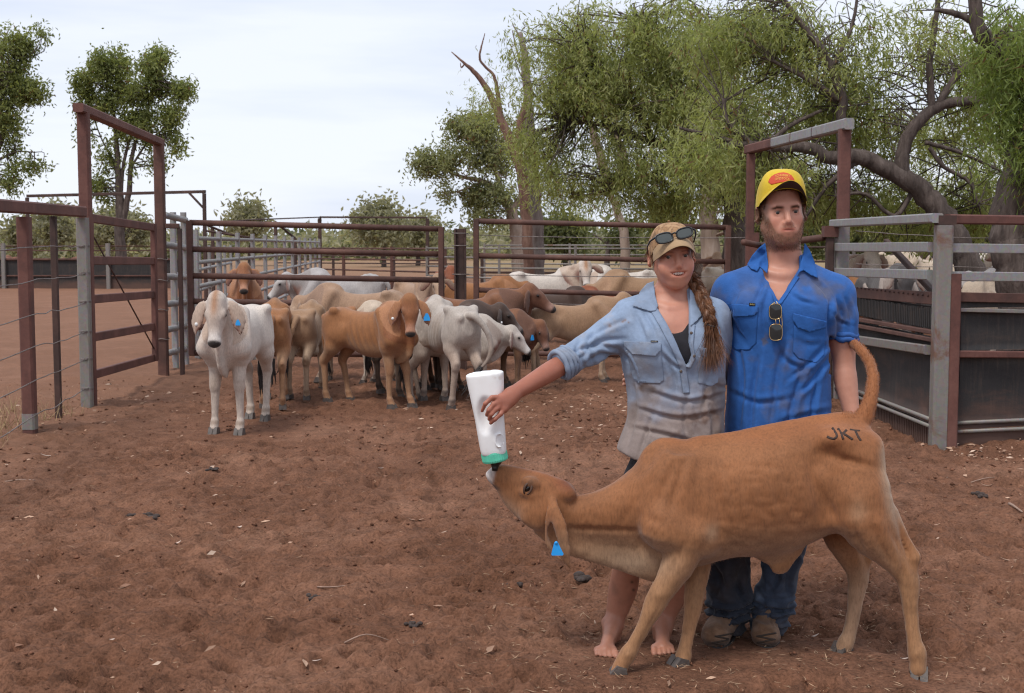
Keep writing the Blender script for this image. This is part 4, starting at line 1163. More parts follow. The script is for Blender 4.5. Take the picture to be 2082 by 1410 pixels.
# ------------------------------------------------------------------ cattle of the herd
def rotz(a): c, s = math.cos(a), math.sin(a); return np.array([[c, -s, 0], [s, c, 0], [0, 0, 1]])
def roty(a): c, s = math.cos(a), math.sin(a); return np.array([[c, 0, s], [0, 1, 0], [-s, 0, c]])
def rotx(a): c, s = math.cos(a), math.sin(a); return np.array([[1, 0, 0], [0, c, -s], [0, s, c]])
def link_local(name, me, mat, parent):
    o = bpy.data.objects.new(name, me); me.materials.append(mat); COL.objects.link(o); o.parent = parent
    return o
COATS = {   # base, belly / inner legs, face, points
    'white': ((0.62, 0.55, 0.49), (0.56, 0.47, 0.40), (0.60, 0.50, 0.43), (0.40, 0.29, 0.22)),
    'grey': ((0.42, 0.39, 0.38), (0.50, 0.45, 0.42), (0.48, 0.44, 0.42), (0.22, 0.19, 0.18)),
    'greywhite': ((0.47, 0.41, 0.36), (0.42, 0.31, 0.24), (0.52, 0.46, 0.42), (0.26, 0.20, 0.17)),
    'orange': ((0.31, 0.135, 0.055), (0.38, 0.225, 0.13), (0.26, 0.10, 0.042), (0.36, 0.17, 0.085)),
    'tan': ((0.34, 0.205, 0.120), (0.42, 0.31, 0.22), (0.35, 0.22, 0.14), (0.34, 0.20, 0.12)),
    'fawn': ((0.36, 0.225, 0.145), (0.46, 0.34, 0.25), (0.48, 0.33, 0.23), (0.22, 0.14, 0.10)),
    'brown': ((0.21, 0.090, 0.045), (0.26, 0.15, 0.09), (0.15, 0.062, 0.036), (0.10, 0.05, 0.035)),
    'dark': ((0.075, 0.045, 0.034), (0.14, 0.09, 0.065), (0.060, 0.036, 0.028), (0.045, 0.03, 0.025)),
    'darkgrey': ((0.105, 0.095, 0.095), (0.20, 0.18, 0.17), (0.070, 0.064, 0.066), (0.40, 0.33, 0.29)),
    'red': ((0.26, 0.080, 0.035), (0.30, 0.13, 0.07), (0.24, 0.075, 0.035), (0.16, 0.06, 0.035)),
    'pale': ((0.55, 0.44, 0.34), (0.55, 0.47, 0.40), (0.60, 0.50, 0.42), (0.35, 0.25, 0.19)),
}
def make_cow(name, label, x, y, yaw, H, coat, hyaw=0, hpitch=-35, neck=(0.60, 0.0, 0.99), ear=0.0, legs=None, tail='hang', tagc=None, res=0.016, thin=0.6, group='cattle of the yarded herd',
             detail=True, belly=0.0, wide=0.80, tags=1.0, patch=None, seed=0, cat='calf', blaze=None):
    """x forward, y left, z up; H scales the 1 m high pattern"""
    s = SDF(); r = np.random.default_rng(seed)
    f = (1 - 0.12 * thin) * wide
    s.loft((0, 0, 0), (1, 0, 0), (0, 0, 1), [-.57, -.49, -.38, -.22, -.02, .18, .32, .43, .50],
           [.83, .935, .955, .925, .915, .95, .97, .92, .84], [.68, .57, .55, .535 - .02 * (1 - thin), .475, .475, .475, .52, .60],
           [.05, .135 * f, .175 * f, .185 * f, .20 * f, .18 * f, .155 * wide, .125 * wide, .06], 0.03, e=2.15)
    s.ell((.27, 0, .965), (.13, .045, .065), .05)
    for q in (-1, 1):
        s.ell((-.36, q * .135, .925), (.05, .035, .035), .05); s.ell((-.545, q * .075, .85), (.035, .03, .035), .04)
        s.rc((.22, q * .10, .92), (.40, q * .13, .66), .05, .085, .07)
    nb = np.array(neck)
    s.rc((.34, 0, .80), nb + np.array([-.02, 0, -.02]), .155, .088, .09, sq=((0, 1, 0), .68))
    th = nb + np.array([0.0, 0, -.10])
    s.chain([th, (nb * .45 + np.array([.5, 0, .62]) * .55), (.46, 0, .56), (.36, 0, .47)], [.05, .075, .085, .05], .06, sq=((0, 1, 0), .36), smooth=3)
    R = rotz(math.radians(hyaw)) @ roty(math.radians(-hpitch))
    def L(a, b, c): return nb + R @ np.array([a, b, c])
    HS = 1.0
    s.rc(L(-.01, 0, 0), L(.12, 0, -.005), .074, .066, .05, sq=(R[:, 1], .92)); s.rc(L(.11, 0, -.012), L(.27, 0, -.035), .060, .044, .03)
    s.ell(L(.295, 0, -.04), (.042, .052, .042), .02, R=R); s.rc(L(.03, 0, -.075), L(.23, 0, -.065), .048, .030, .03)
    s.ell(L(-.03, 0, .045), (.05, .05, .035), .04, R=R)
    eyes, etip = [], []
    for q in (-1, 1):
        s.ell(L(.095, q * .062, .022), (.036, .02, .026), .02, R=R)
        e0 = L(-.005, q * .068, .0); out = R[:, 1] * q; dn = np.array([0, 0, -1.0]) * (1 - ear) + out * ear * .55
        fw = R[:, 0] * np.array([1, 1, 0]) + np.array([1e-3, 0, 0]); fw /= np.linalg.norm(fw)
        e1, e2, e3 = e0 + out * .055 + dn * .030, e0 + out * .092 + dn * .125, e0 + out * .108 + dn * .225 + fw * .008
        s.chain([e0, e1, e2, e3], [.026, .046, .056, .010], .014, sq=(fw * .9 + out * .42, .22), smooth=3); etip.append(e0 + out * .092 + dn * .12)
        eyes.append(L(.10, q * .073, .018))
    hoofs = []
    lg = legs or ((.02, .0), (-.03, .0), (.05, .0), (-.05, .0))
    for i, q in ((0, 1), (1, -1)):
        dx, dy = lg[i]; b = q * .092
        s.ell((.33, q * .115, .66), (.085, .055, .15), .06)
        s.chain([(.32, q * .105, .60), (.315 + dx * .2, b, .50), (.33 + dx * .55, b + dy * .5, .355), (.325 + dx * .62, b + dy * .5, .315), (.325 + dx * .9, b + dy * .9, .125), (.33 + dx, b + dy, .085), (.355 + dx, b + dy, .035)],
                [.080, .056, .043, .035, .026, .034, .033], .035, smooth=3)
        hoofs.append((.362 + dx, b + dy))
    for i, q in ((2, 1), (3, -1)):
        dx, dy = lg[i]; b = q * .095
        s.ell((-.40, q * .095, .74), (.15, .072, .19), .06); s.rc((-.36, q * .105, .66), (-.40 + dx * .2, q * .105, .56), .105, .075, .05, sq=((0, 1, 0), .7))
        s.chain([(-.40 + dx * .2, q * .105, .56), (-.475 + dx * .4, b, .46), (-.52 + dx * .6, b + dy * .4, .395), (-.505 + dx * .65, b + dy * .5, .345), (-.485 + dx * .95, b + dy * .9, .13), (-.48 + dx, b + dy, .09), (-.455 + dx, b + dy, .035)],
                [.075, .050, .043, .034, .028, .035, .034], .035, smooth=3)
        s.rc((-.46 + dx * .3, b, .55), (-.552 + dx * .6, b + dy * .4, .43), .018, .024, .025)
        hoofs.append((-.447 + dx, b + dy))
    tails = {'hang': [(-.56, 0, .875), (-.615, 0, .80), (-.63, .0, .62), (-.62, .01, .45)], 'left': [(-.56, 0, .875), (-.62, .02, .80), (-.65, .07, .60), (-.63, .11, .44)],
             'right': [(-.56, 0, .875), (-.62, -.04, .86), (-.66, -.13, .74), (-.66, -.175, .60), (-.66, -.15, .48), (-.66, -.05, .37)]}[tail]
    q = catmull(tails, 5); s.chain(q, list(np.linspace(.034, .013, len(q))), .012)
    if belly: s.ell((-.05, 0, .47), (.22, .10 + belly * .05, .07), .06)
    V, Q = s.surf(res / H * 1.0)
    # ribs and hip hollows on the thin ones
    N = vnormals(V, Q)
    side = np.abs(N[:, 1]) * (V[:, 0] > -.2) * (V[:, 0] < .26) * sstep(.5, .62, V[:, 2]) * sstep(.93, .84, V[:, 2])
    V = V - N * (side * thin * 0.0075 * (0.5 + 0.5 * np.sin((V[:, 0] + (V[:, 2] - .7) * .32) * 82)))[:, None]
    hol = np.exp(-(((V[:, 0] + .24) / .055) ** 2 + ((V[:, 2] - .83) / .06) ** 2)) * np.abs(N[:, 1])
    V = V - N * (hol * .022 * thin)[:, None]
    # coat
    base, bel, face, pts = [np.array(c) for c in COATS[coat]]
    x_, y_, z_ = V.T
    c = np.tile(base, (len(V), 1))
    def lay(w, k): 
        nonlocal c
        w = np.clip(w, 0, 1)[:, None]; c = c * (1 - w) + np.array(k) * w
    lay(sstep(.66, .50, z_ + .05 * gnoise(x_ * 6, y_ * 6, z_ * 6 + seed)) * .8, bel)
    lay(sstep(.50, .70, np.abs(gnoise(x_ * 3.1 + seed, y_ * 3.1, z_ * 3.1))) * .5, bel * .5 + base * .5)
    hl = (V - nb) @ R
    inh = (hl[:, 0] > -.10) & (np.linalg.norm(hl, axis=1) < .40) & (z_ > .42) & (np.abs(hl[:, 1]) < .25)
    lay(inh * sstep(-.04, .06, hl[:, 0]), face)
    lay(inh * (np.linalg.norm(hl[:, 1:] - np.array([0, -.04]), axis=1) < .085) * sstep(.20, .27, hl[:, 0]) * (.35 if coat in ('white', 'grey', 'greywhite', 'pale') else .7), np.minimum(face * 1.5 + .10, .7))
    lay(sstep(.085, .070, np.linalg.norm((hl - np.array([.318, 0, -.035])) / np.array([1, 1.15, 1]), axis=1)) * sstep(.290, .308, hl[:, 0]), (0.035, 0.028, 0.026))
    lay(inh * np.exp(-((hl[:, 0] - .10) ** 2 + (np.abs(hl[:, 1]) - .07) ** 2 + (hl[:, 2] - .018) ** 2) / .0009) * .8, pts * .5)
    if blaze is not None: lay(inh * np.exp(-(hl[:, 1] / .030) ** 2) * sstep(.20, .05, hl[:, 0]) * sstep(-.0, .03, hl[:, 2]), blaze)
    earm = (np.linalg.norm(hl, axis=1) < .34) & (np.abs(hl[:, 1]) > .088) & (z_ > .5)
    lay(earm * .75, np.minimum(pts * 1.2, .6)); nf = N @ R
    lay(earm * sstep(.3, .7, nf[:, 0]), (0.26, 0.13, 0.10) if coat not in ('dark', 'brown') else pts * 1.2)
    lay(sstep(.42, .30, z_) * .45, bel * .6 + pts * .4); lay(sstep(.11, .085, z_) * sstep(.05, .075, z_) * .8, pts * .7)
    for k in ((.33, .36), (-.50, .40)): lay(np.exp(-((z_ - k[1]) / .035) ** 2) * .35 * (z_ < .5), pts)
    lay(sstep(-.575, -.60, x_) * sstep(.62, .5, z_) * .6, pts * .5)
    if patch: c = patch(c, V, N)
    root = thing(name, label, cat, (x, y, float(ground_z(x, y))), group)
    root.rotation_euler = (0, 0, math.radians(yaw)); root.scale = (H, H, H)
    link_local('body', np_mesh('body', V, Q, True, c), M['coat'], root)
    if detail:
        for e in eyes:
            m = MB(); m.ball(e, (.017, .012, .0135), 10, 7, R); link_local('eye', m.mesh('eye', True), M['eye'], root)
        for hx, hy in hoofs:
            m = MB()
            for k in (-1, 1):
                V2 = [(hx - .045, hy + k * .019 - .018, 0), (hx + .05, hy + k * .019 - .016, 0), (hx + .05, hy + k * .019 + .016, 0), (hx - .045, hy + k * .019 + .018, 0),
                      (hx - .04, hy + k * .017 - .018, .05), (hx + .018, hy + k * .017 - .016, .058), (hx + .018, hy + k * .017 + .016, .058), (hx - .04, hy + k * .017 + .018, .05)]
                m.add([(a, b, d - .012) for a, b, d in V2], [(0, 3, 2, 1), (4, 5, 6, 7), (0, 1, 5, 4), (1, 2, 6, 5), (2, 3, 7, 6), (3, 0, 4, 7)])
            link_local('hoof', m.mesh('hoof'), M['hoof'], root)
        t = np.array(tails[-1]); m = MB(); d = t - np.array(tails[-2]); d /= np.linalg.norm(d)
        for k in range(26):
            o = r.normal(size=3) * .012; e = d * r.uniform(.10, .22) + r.normal(size=3) * .022 + np.array([0, 0, -.03])
            m.tube([t + o - d * .03, t + o + e * .5 + r.normal(size=3) * .006, t + o + e], [.010, .012, .002], 5, False)
        link_local('tail_switch', m.mesh('tail_switch', True), M['switch'], root)
        for q, kind in (tagc or []):
            p = etip[0 if q < 0 else 1] - np.array([0, 0, .012]); m = MB()
            if kind == 'b':
                ax = [R[:, 1], np.array([0, 0, -1.0]), np.cross(np.array([0, 0, -1.0]), R[:, 1]) * -1]; ax[2] = ax[2] / np.linalg.norm(ax[2]); ax[2] = ax[2] if ax[2] @ R[:, 0] > 0 else -ax[2]
                pr = [(a * tags, b * tags) for a, b in ((-.010, -.03), (.010, -.03), (.030, .012), (.030, .04), (-.030, .04), (-.030, .012))]
                A = [p + ax[2] * .022 + ax[0] * a + ax[1] * b for a, b in pr]; B = [v + ax[2] * .004 for v in A]
                m.add(A + B, [(5, 4, 3, 2, 1, 0), (6, 7, 8, 9, 10, 11)] + [(i, (i + 1) % 6, 6 + (i + 1) % 6, 6 + i) for i in range(6)])
            else: m.ball(p + R @ np.array([.020, 0, 0]), .016, 10, 6)
            link_local('ear_tag', m.mesh('ear_tag'), M['tag_blue' if kind == 'b' else 'tag_white'], root)
    return root
M['switch'] = m_plain('black_tail_hair', (0.020, 0.015, 0.014), 0.7, 0, 0.4, 20)

def build_herd():
    def X(px, D): return (px - CX) / FPX * D
    def cow(lab, px, D, yaw, H, coat, **k):
        k.setdefault('seed', int(px * 7 + D * 13) % 997)
        nm = 'cow' if k.get('cat') == 'cow' else 'calf'
        return make_cow(nm, lab, X(px, D), D, yaw, H, coat, **k)
    # the calves in front of the gates
    cow('white calf standing alone in front of the left gate, facing the camera', 484, 11.0, -94, 1.09, 'white', hyaw=2, hpitch=-62, tags=.6, wide=.72, neck=(.58, .01, 1.00), legs=((.03, .012), (.0, -.012), (.05, .0), (-.06, .03)),
        tagc=[(1, 'b'), (-1, 'w')], res=.012, thin=.25, ear=-.05, blaze=(0.40, 0.22, 0.13))
    cow('brown calf mostly hidden behind the white calf, turned away', 556, 12.7, 98, 1.0, 'orange', hyaw=20, hpitch=-45, neck=(.60, 0, .86), tail='hang')
    cow('tan calf turned away showing its rump and black tail switch', 624, 13.5, 88, .955, 'tan', hyaw=-15, hpitch=-50, neck=(.58, 0, .86), tail='left', belly=.6, legs=((.02, 0), (-.02, 0), (.03, .02), (-.08, .005)))
    cow('fawn grey calf whose back shows behind the ribby orange calf', 722, 14.5, 172, 1.08, 'fawn', hyaw=15, hpitch=-60, neck=(.60, 0, .80), thin=.9)
    cow('ribby orange calf standing side on with its head turned to the camera', 752, 12.75, -36, 1.02, 'orange', hyaw=-46, hpitch=-62, neck=(.57, -.07, 1.02), tagc=[(1, 'b'), (-1, 'w')], res=.012, thin=1.0, legs=((.10, .0), (.0, .0), (.09, .0), (-.05, .01)))
    cow('grey white calf seen from behind with its tail swung to the right', 908, 12.75, 114, 1.05, 'greywhite', hyaw=20, hpitch=-55, neck=(.60, .02, .84), tail='right', res=.012, thin=.9, legs=((.06, .0), (-.04, .0), (.05, .02), (-.04, -.02)))
    cow('dark brown calf with a white ear tag, head behind the raised tail', 908, 13.5, 12, .99, 'dark', hyaw=-12, hpitch=-38, neck=(.58, -.02, .90), tagc=[(-1, 'w')], ear=.25)
    cow('white faced calf with its low head pointing right below the dark calf', 926, 13.15, 8, .88, 'greywhite', hyaw=-8, hpitch=-42, neck=(.66, -.02, .80), ear=.1)
    cow('brown calf with its dark face lifted to the right behind the white faced calf', 962, 14.0, 10, 1.05, 'brown', hyaw=-22, hpitch=-30, neck=(.60, -.03, .99))
    cow('small brown calf with a blue ear tag, head low beside the bottle', 1002, 13.75, 4, .84, 'brown', hyaw=-48, hpitch=-60, neck=(.60, -.04, .80), tagc=[(-1, 'b')])
    cow('thin tan calf standing side on behind the stretched arm of the woman', 1172, 14.4, 14, .95, 'tan', hyaw=6, hpitch=-20, neck=(.60, 0, .98), thin=1.0, legs=((.05, 0), (-.05, 0), (.06, 0), (-.07, 0)))
    cow('dark calf in the shade between the orange and grey white calves', 842, 13.7, 30, .88, 'dark', hyaw=0, hpitch=-60, neck=(.62, 0, .70))
    cow('pale calf whose legs show under the grey white calf', 800, 14.2, 160, .90, 'pale', hyaw=0, hpitch=-60, neck=(.62, 0, .74))
    # behind the gates
    k = dict(res=.02, cat='cow', thin=.3)
    cow('brown cow looking over the gate above the white calf', 500, 18.0, -80, 1.19, 'orange', hyaw=0, hpitch=-42, neck=(.52, 0, 1.03), ear=.15, **k)
    cow('long grey cow standing side on behind the pipe gate', 690, 19.0, 176, 1.20, 'grey', hyaw=20, hpitch=-40, neck=(.66, .02, .88), ear=.35, **k)
    cow('fawn faced cow with a dark ear behind the right end of the gate', 850, 18.4, -60, 1.10, 'fawn', hyaw=-15, hpitch=-52, neck=(.58, 0, .98), ear=.4, **k)
    cow('orange cow partly hidden by the heavy gate post', 978, 18.6, 8, 1.10, 'orange', hyaw=0, hpitch=-50, neck=(.6, 0, .84), **k)
    cow('red cow standing behind the heavy gate post', 912, 20.0, -84, 1.16, 'red', hyaw=0, hpitch=-50, neck=(.56, 0, .96), **k)
    cow('white cow looking at the camera over the right pipe gate', 1112, 20.5, 6, 1.20, 'white', hyaw=-92, hpitch=-50, neck=(.50, -.10, 1.03), ear=.55, blaze=(0.42, 0.22, 0.12), **k)
    cow('white cow whose pale hump shows right of the white face', 1262, 22.0, 175, 1.22, 'white', hyaw=0, hpitch=-60, neck=(.62, 0, .82), **k)
    cow('tan cow with its back level with the cheek of the woman', 1300, 19.4, 172, 1.19, 'tan', hyaw=10, hpitch=-60, neck=(.64, 0, .74), **k)
    cow('red brown cow just behind the right pipe gate', 1236, 17.6, 176, .99, 'red', hyaw=0, hpitch=-60, neck=(.64, 0, .72), **k)
    cow('black brown cow low behind the rails left of the red brown cow', 1130, 17.4, 12, .98, 'dark', hyaw=0, hpitch=-55, neck=(.62, 0, .78), **k)
    cow('tan cow far off between the woman and the man', 1452, 27, -95, 1.30, 'tan', hyaw=0, hpitch=-45, neck=(.55, 0, 1.0), ear=.3, **k)
    cow('pale cow far off beside the shoulder of the man', 1478, 25, -60, 1.16, 'pale', hyaw=0, hpitch=-50, neck=(.56, 0, .95), ear=.3, **k)
    cow('black cow far off behind the pale cow', 1472, 30, 170, 1.32, 'dark', hyaw=0, hpitch=-40, neck=(.6, 0, .98), **k)
    # the herd behind the belted fences on the right
    cow('brown cow low behind the belting next to the gateway', 1752, 17.5, 160, 1.24, 'orange', hyaw=0, hpitch=-55, neck=(.62, 0, .84), **k)
    cow('fawn cow face by the silver rail next to the gateway', 1738, 19.5, -88, 1.40, 'pale', hyaw=4, hpitch=-50, neck=(.54, 0, 1.0), **k)
    cow('black cow standing sideways beyond the silver rails', 1790, 23, 5, 1.45, 'dark', hyaw=0, hpitch=-40, neck=(.6, 0, .98), **k)
    cow('dark grey cow facing the camera with spread pale ears', 1808, 16.8, -92, 1.31, 'darkgrey', hyaw=-2, hpitch=-66, neck=(.56, 0, .95), ear=.05, **k)
    cow('white cow left of the corner post with its hump showing', 1848, 23.5, -60, 1.45, 'white', hyaw=0, hpitch=-50, neck=(.58, 0, .95), ear=.4, **k)
    cow('pale cow right beside the silver corner post', 1890, 22.5, 178, 1.42, 'pale', hyaw=0, hpitch=-50, neck=(.6, 0, .92), **k)
    cow('dark grey cow close behind the belting left of the corner post', 1868, 17.2, 174, 1.22, 'darkgrey', hyaw=0, hpitch=-55, neck=(.6, 0, .84), **k)
    cow('white cow with a clean white face between the two thick trunks', 2004, 20.5, -86, 1.42, 'white', hyaw=0, hpitch=-52, neck=(.55, 0, 1.02), ear=.7, **k)
    cow('pale calf with a big pale ear low behind the right belting', 1996, 16.0, -70, 1.20, 'pale', hyaw=20, hpitch=-60, neck=(.56, 0, .98), ear=.0, **k)
    cow('white cow with only its shoulder showing left of the white face', 1968, 24, 20, 1.47, 'white', hyaw=0, hpitch=-40, neck=(.6, 0, .98), **k)
    cow('grey cow at the right edge of the photo behind the belting', 2098, 16.2, 178, 1.29, 'grey', hyaw=0, hpitch=-50, neck=(.62, 0, .86), ear=.2, **k)

# ------------------------------------------------------------------ the calf being fed
CD = 4.71      # its mid plane
def build_fed_calf():
    def C(px, py, dy=0.0): return np.array(P(px, py, CD + dy))
    k1 = CD / FPX
    s = SDF()
    mid = C(1500, 1000)
    def prof(rows, k, e=2.1, side=None):
        """rows: px x, py top, py bottom, half width m"""
        o = C(rows[0][0], 1000); T, A, B, W = [], [], [], []
        for px, t, b, w in rows:
            T.append(C(px, (t + b) / 2)[0] - o[0]); A.append(C(px, t)[2] - o[2]); B.append(C(px, b)[2] - o[2]); W.append(w)
        s.loft(o, (1, 0, 0), (0, 0, 1), T, A, B, W, k, e=e)
    # trunk
    prof([(1318, 960, 1130, .055), (1345, 915, 1158, .105), (1385, 902, 1156, .135), (1430, 897, 1148, .152), (1480, 892, 1134, .165), (1530, 880, 1128, .172), (1580, 868, 1126, .17), (1625, 859, 1112, .162),
          (1665, 851, 1090, .155), (1705, 849, 1066, .150), (1745, 857, 1040, .13), (1772, 880, 1000, .10), (1788, 915, 965, .05)], .03)
    s.ell(C(1352, 935), (.085, .040, .070), .06)                                   # hump
    s.rc(C(1420, 903), C(1720, 852), .016, .018, .05)                              # spine
    # neck and dewlap
    prof([(1128, 1012, 1068, .046), (1165, 1010, 1082, .056), (1205, 1001, 1090, .066), (1250, 980, 1098, .078), (1295, 945, 1108, .092), (1340, 915, 1120, .10)], .04)
    prof([(1088, 1052, 1084, .018), (1120, 1055, 1112, .024), (1160, 1060, 1131, .024), (1210, 1065, 1146, .026), (1265, 1065, 1163, .032), (1305, 1060, 1176, .045), (1340, 1050, 1180, .06), (1380, 1050, 1160, .06)], .045)
    # head, raised
    o = C(992, 966); u = C(1150, 1028) - o; u /= np.linalg.norm(u); n = np.array([u[2], 0, -u[0]])
    if n[2] < 0: n = -n
    rows = [(-4, 6, -2, .018), (3, 20, -9, .030), (14, 29, -15, .036), (30, 34, -25, .037), (50, 38, -41, .038), (77, 43, -56, .046), (100, 46, -63, .056), (128, 48, -66, .062), (150, 48, -64, .060), (166, 44, -50, .050), (178, 30, -34, .034)]
    s.loft(o, u, n, [r[0] * k1 for r in rows], [r[1] * k1 for r in rows], [r[2] * k1 for r in rows], [r[3] for r in rows], .025, e=2.2)
    def Hd(t, w, y): return o + u * t * k1 + n * w * k1 + np.array([0, y, 0])
    HR = np.stack([u, np.array([0, 1, 0]), n], 1)
    for q in (-1, 1):
        s.ell(Hd(86, 22, q * .052), (.032, .018, .022), .02, R=HR)                # brow over the eye
        s.ell(Hd(88, -2, q * .054), (.03, .012, .014), .02, R=HR)                 # cheek bone
        s.ell(Hd(120, -40, q * .050), (.055, .020, .045), .03, R=HR)              # jaw muscle
        s.ell(Hd(163, 27, q * .030), (.036, .034, .030), .012, R=HR)               # poll
        s.ell(Hd(9, 14, q * .026), (.012, .012, .012), .01, R=HR)                 # nostril wing
        s.ell(Hd(6, 17, q * .034), (.006, .008, .005), .005, 's', R=HR)
        s.rc(Hd(14, -3, q * .038), Hd(34, -8, q * .040), .004, .003, .008, 's')   # mouth line
    # ears: a folded leaf hanging from below the poll
    for q in (-1, 1):
        yq = lambda a: q * a
        if q == -1:
            s.chain([C(1122, 1020, -.062), C(1128, 1042, -.090), C(1139, 1072, -.112), C(1146, 1105, -.116), C(1151, 1132, -.110), C(1158, 1160, -.100)], [.020, .024, .026, .023, .018, .005], .008, sq=((0.25, 1, 0), .42), smooth=4)
            s.chain([C(1118, 1044, -.085), C(1112, 1068, -.095), C(1111, 1092, -.095), C(1121, 1116, -.098), C(1140, 1140, -.102)], [.014, .011, .011, .012, .008], .012, sq=((0, 1, 0), .5), smooth=4)
        else:
            s.chain([C(1120, 1018, .062), C(1150, 1060, .10), C(1178, 1110, .11), C(1202, 1146, .10)], [.020, .030, .032, .007], .015, sq=((0, 1, 0), .36), smooth=4)
    # shoulder blades, forelegs
    for q, sh in ((-1, 0), (1, 1)):
        s.loft(C(1372, 930, q * .085), C(1345, 1085, q * .13) - C(1372, 930, q * .085), (1, 0, 0), [0, .08, .2, .29], [.05, .085, .10, .075], [-.03, -.07, -.075, -.06], [.03, .042, .045, .05], .06)
    s.ell(C(1352, 1080, -.115), (.058, .055, .062), .05); s.ell(C(1352, 1080, .115), (.058, .055, .062), .05)
    s.rc(C(1355, 1075, -.12), C(1425, 1102, -.115), .070, .048, .05)
    s.chain([C(1400, 1090, -.118), C(1382, 1140, -.12), C(1362, 1178, -.12), C(1340, 1212, -.12), C(1327, 1238, -.12), C(1312, 1268, -.12), C(1290, 1308, -.12), C(1277, 1330, -.12), C(1264, 1350, -.122), C(1258, 1364, -.124)],
            [.074, .064, .050, .043, .038, .028, .025, .032, .029, .030], .035, smooth=4)
    s.ell(C(1436, 1098, -.115), (.03, .03, .03), .04)
    s.chain([C(1415, 1100, .10), C(1418, 1150, .06), C(1415, 1185, .03), C(1411, 1212, .01), C(1409, 1236, -.005), C(1402, 1272, -.015), C(1393, 1316, -.025), C(1389, 1336, -.028), C(1384, 1352, -.032), C(1380, 1362, -.035)],
            [.068, .052, .042, .038, .033, .026, .026, .032, .029, .031], .035, smooth=4)
    # hind quarters
    for q in (-1, 1):
        s.ell(C(1700, 895, q * .115), (.055, .035, .030), .06)                     # hook bone
        s.ell(C(1772, 905, q * .070), (.035, .035, .035), .05)                     # pin bone
    s.ell(C(1742, 985, -.085), (.105, .080, .175), .06); s.ell(C(1742, 985, .085), (.10, .080, .165), .06)
    s.chain([C(1745, 1010, -.095), C(1768, 1070, -.12), C(1800, 1115, -.13), C(1826, 1150, -.135), C(1843, 1178, -.14), C(1848, 1205, -.14), C(1852, 1250, -.142), C(1858, 1300, -.146), C(1864, 1326, -.148), C(1866, 1346, -.15), C(1866, 1362, -.15)],
            [.118, .098, .064, .043, .037, .033, .0265, .0265, .034, .030, .031], .03, smooth=4)
    s.chain([C(1806, 1050, -.115), C(1838, 1096, -.132), C(1857, 1130, -.137)], [.042, .021, .022], .018, smooth=3); s.ell(C(1857, 1136, -.138), (.020, .020, .024), .02); s.rc(C(1857, 1138, -.138), C(1856, 1205, -.14), .019, .018, .02)
    s.chain([C(1725, 1010, .09), C(1715, 1075, .11), C(1724, 1115, .12), C(1737, 1150, .125), C(1744, 1178, .13), C(1741, 1205, .13), C(1736, 1245, .13), C(1726, 1290, .13), C(1719, 1308, .13), C(1714, 1320, .13)],
            [.105, .086, .060, .043, .038, .033, .027, .027, .033, .030], .03, smooth=4)
    s.chain([C(1752, 1070, .105), C(1764, 1108, .12), C(1764, 1136, .125)], [.030, .015, .019], .016, smooth=3); s.rc(C(1762, 1140, .125), C(1754, 1185, .13), .018, .016, .02)
    s.loft(C(1640, 1060), (1, 0, 0), (0, 0, 1), [0, .06, .14, .2], [.06, .06, .06, .05], [-.05, -.03, .0, .02], [.10, .13, .13, .10], .05)
    # navel flap
    s.chain([C(1572, 1112, -.01), C(1580, 1140, -.01), C(1578, 1156, -.012)], [.060, .034, .016], .04, sq=((0, 1, 0), .5), smooth=3); s.rc(C(1610, 1118, 0), C(1594, 1154, -.005), .032, .014, .03, sq=((0, 1, 0), .5))
    # tail
    t = [C(1735, 872, 0), C(1752, 856, 0), C(1764, 830, .01), C(1772, 800, .03), C(1775, 768, .07), C(1768, 738, .13), C(1750, 712, .20), C(1734, 698, .27), C(1722, 690, .34)]
    s.chain(t, [.046, .038, .030, .0245, .022, .021, .020, .018, .014], .035, smooth=4)
    V, Q = s.surf(0.0075, relax=2)
    N = vnormals(V, Q)
    rel = V - np.array([0, CD, 0])
    def inv(V):      # photo pixel of a point of the mid plane
        y = V[:, 1]; zc = (V[:, 2] - CAMH)
        f = y * cP - zc * sP; uu = y * sP + zc * cP
        return CX + FPX * V[:, 0] / f, CY - FPX * uu / f
    px, py = inv(V)
    x_, y_, z_ = V.T
    # muscle, ribs, skin folds
    def gx(cx, cy, rx, ry, a=0.0):
        dx, dy = px - cx, py - cy; c_, s_ = math.cos(a), math.sin(a)
        return np.exp(-((dx * c_ + dy * s_) / rx) ** 2 - ((-dx * s_ + dy * c_) / ry) ** 2)
    sd = np.abs(N[:, 1]) ** 1.5
    disp = np.zeros(len(V))
    rib = sstep(1440, 1475, px) * sstep(1640, 1600, px) * sstep(905, 940, py) * sstep(1085, 1040, py)
    disp -= rib * 0.0038 * (0.5 + 0.5 * np.sin((px * .92 - (py - 980) * .30) / 4.4))
    disp -= 0.018 * gx(1668, 935, 24, 34, .2) + 0.013 * gx(1660, 1000, 13, 74, -.25) + 0.017 * gx(1728, 938, 42, 9, .25) + .011 * gx(1692, 1040, 9, 60, -.5)
    disp -= 0.012 * gx(1450, 1000, 12, 70, -.05) + 0.009 * gx(1315, 1040, 10, 55, .15) + .010 * gx(1320, 1055, 26, 10, .3)
    disp += 0.010 * gx(1340, 1045, 24, 24) + .007 * gx(1560, 960, 60, 60) + .014 * gx(1695, 893, 24, 14, -.3) + .006 * gx(1500, 905, 60, 10, -.05) + .007 * gx(1400, 960, 14, 60, .35) + .006 * gx(1425, 1085, 24, 20) + .007 * gx(1712, 1060, 20, 34, -.5)
    disp -= .008 * gx(1378, 985, 8, 66, .3) + .008 * gx(1675, 1085, 44, 7, -.12) + .006 * gx(1795, 1120, 6, 40, -.45) + .006 * gx(1375, 1140, 7, 44, .5) + .007 * gx(1715, 945, 14, 30, .5)
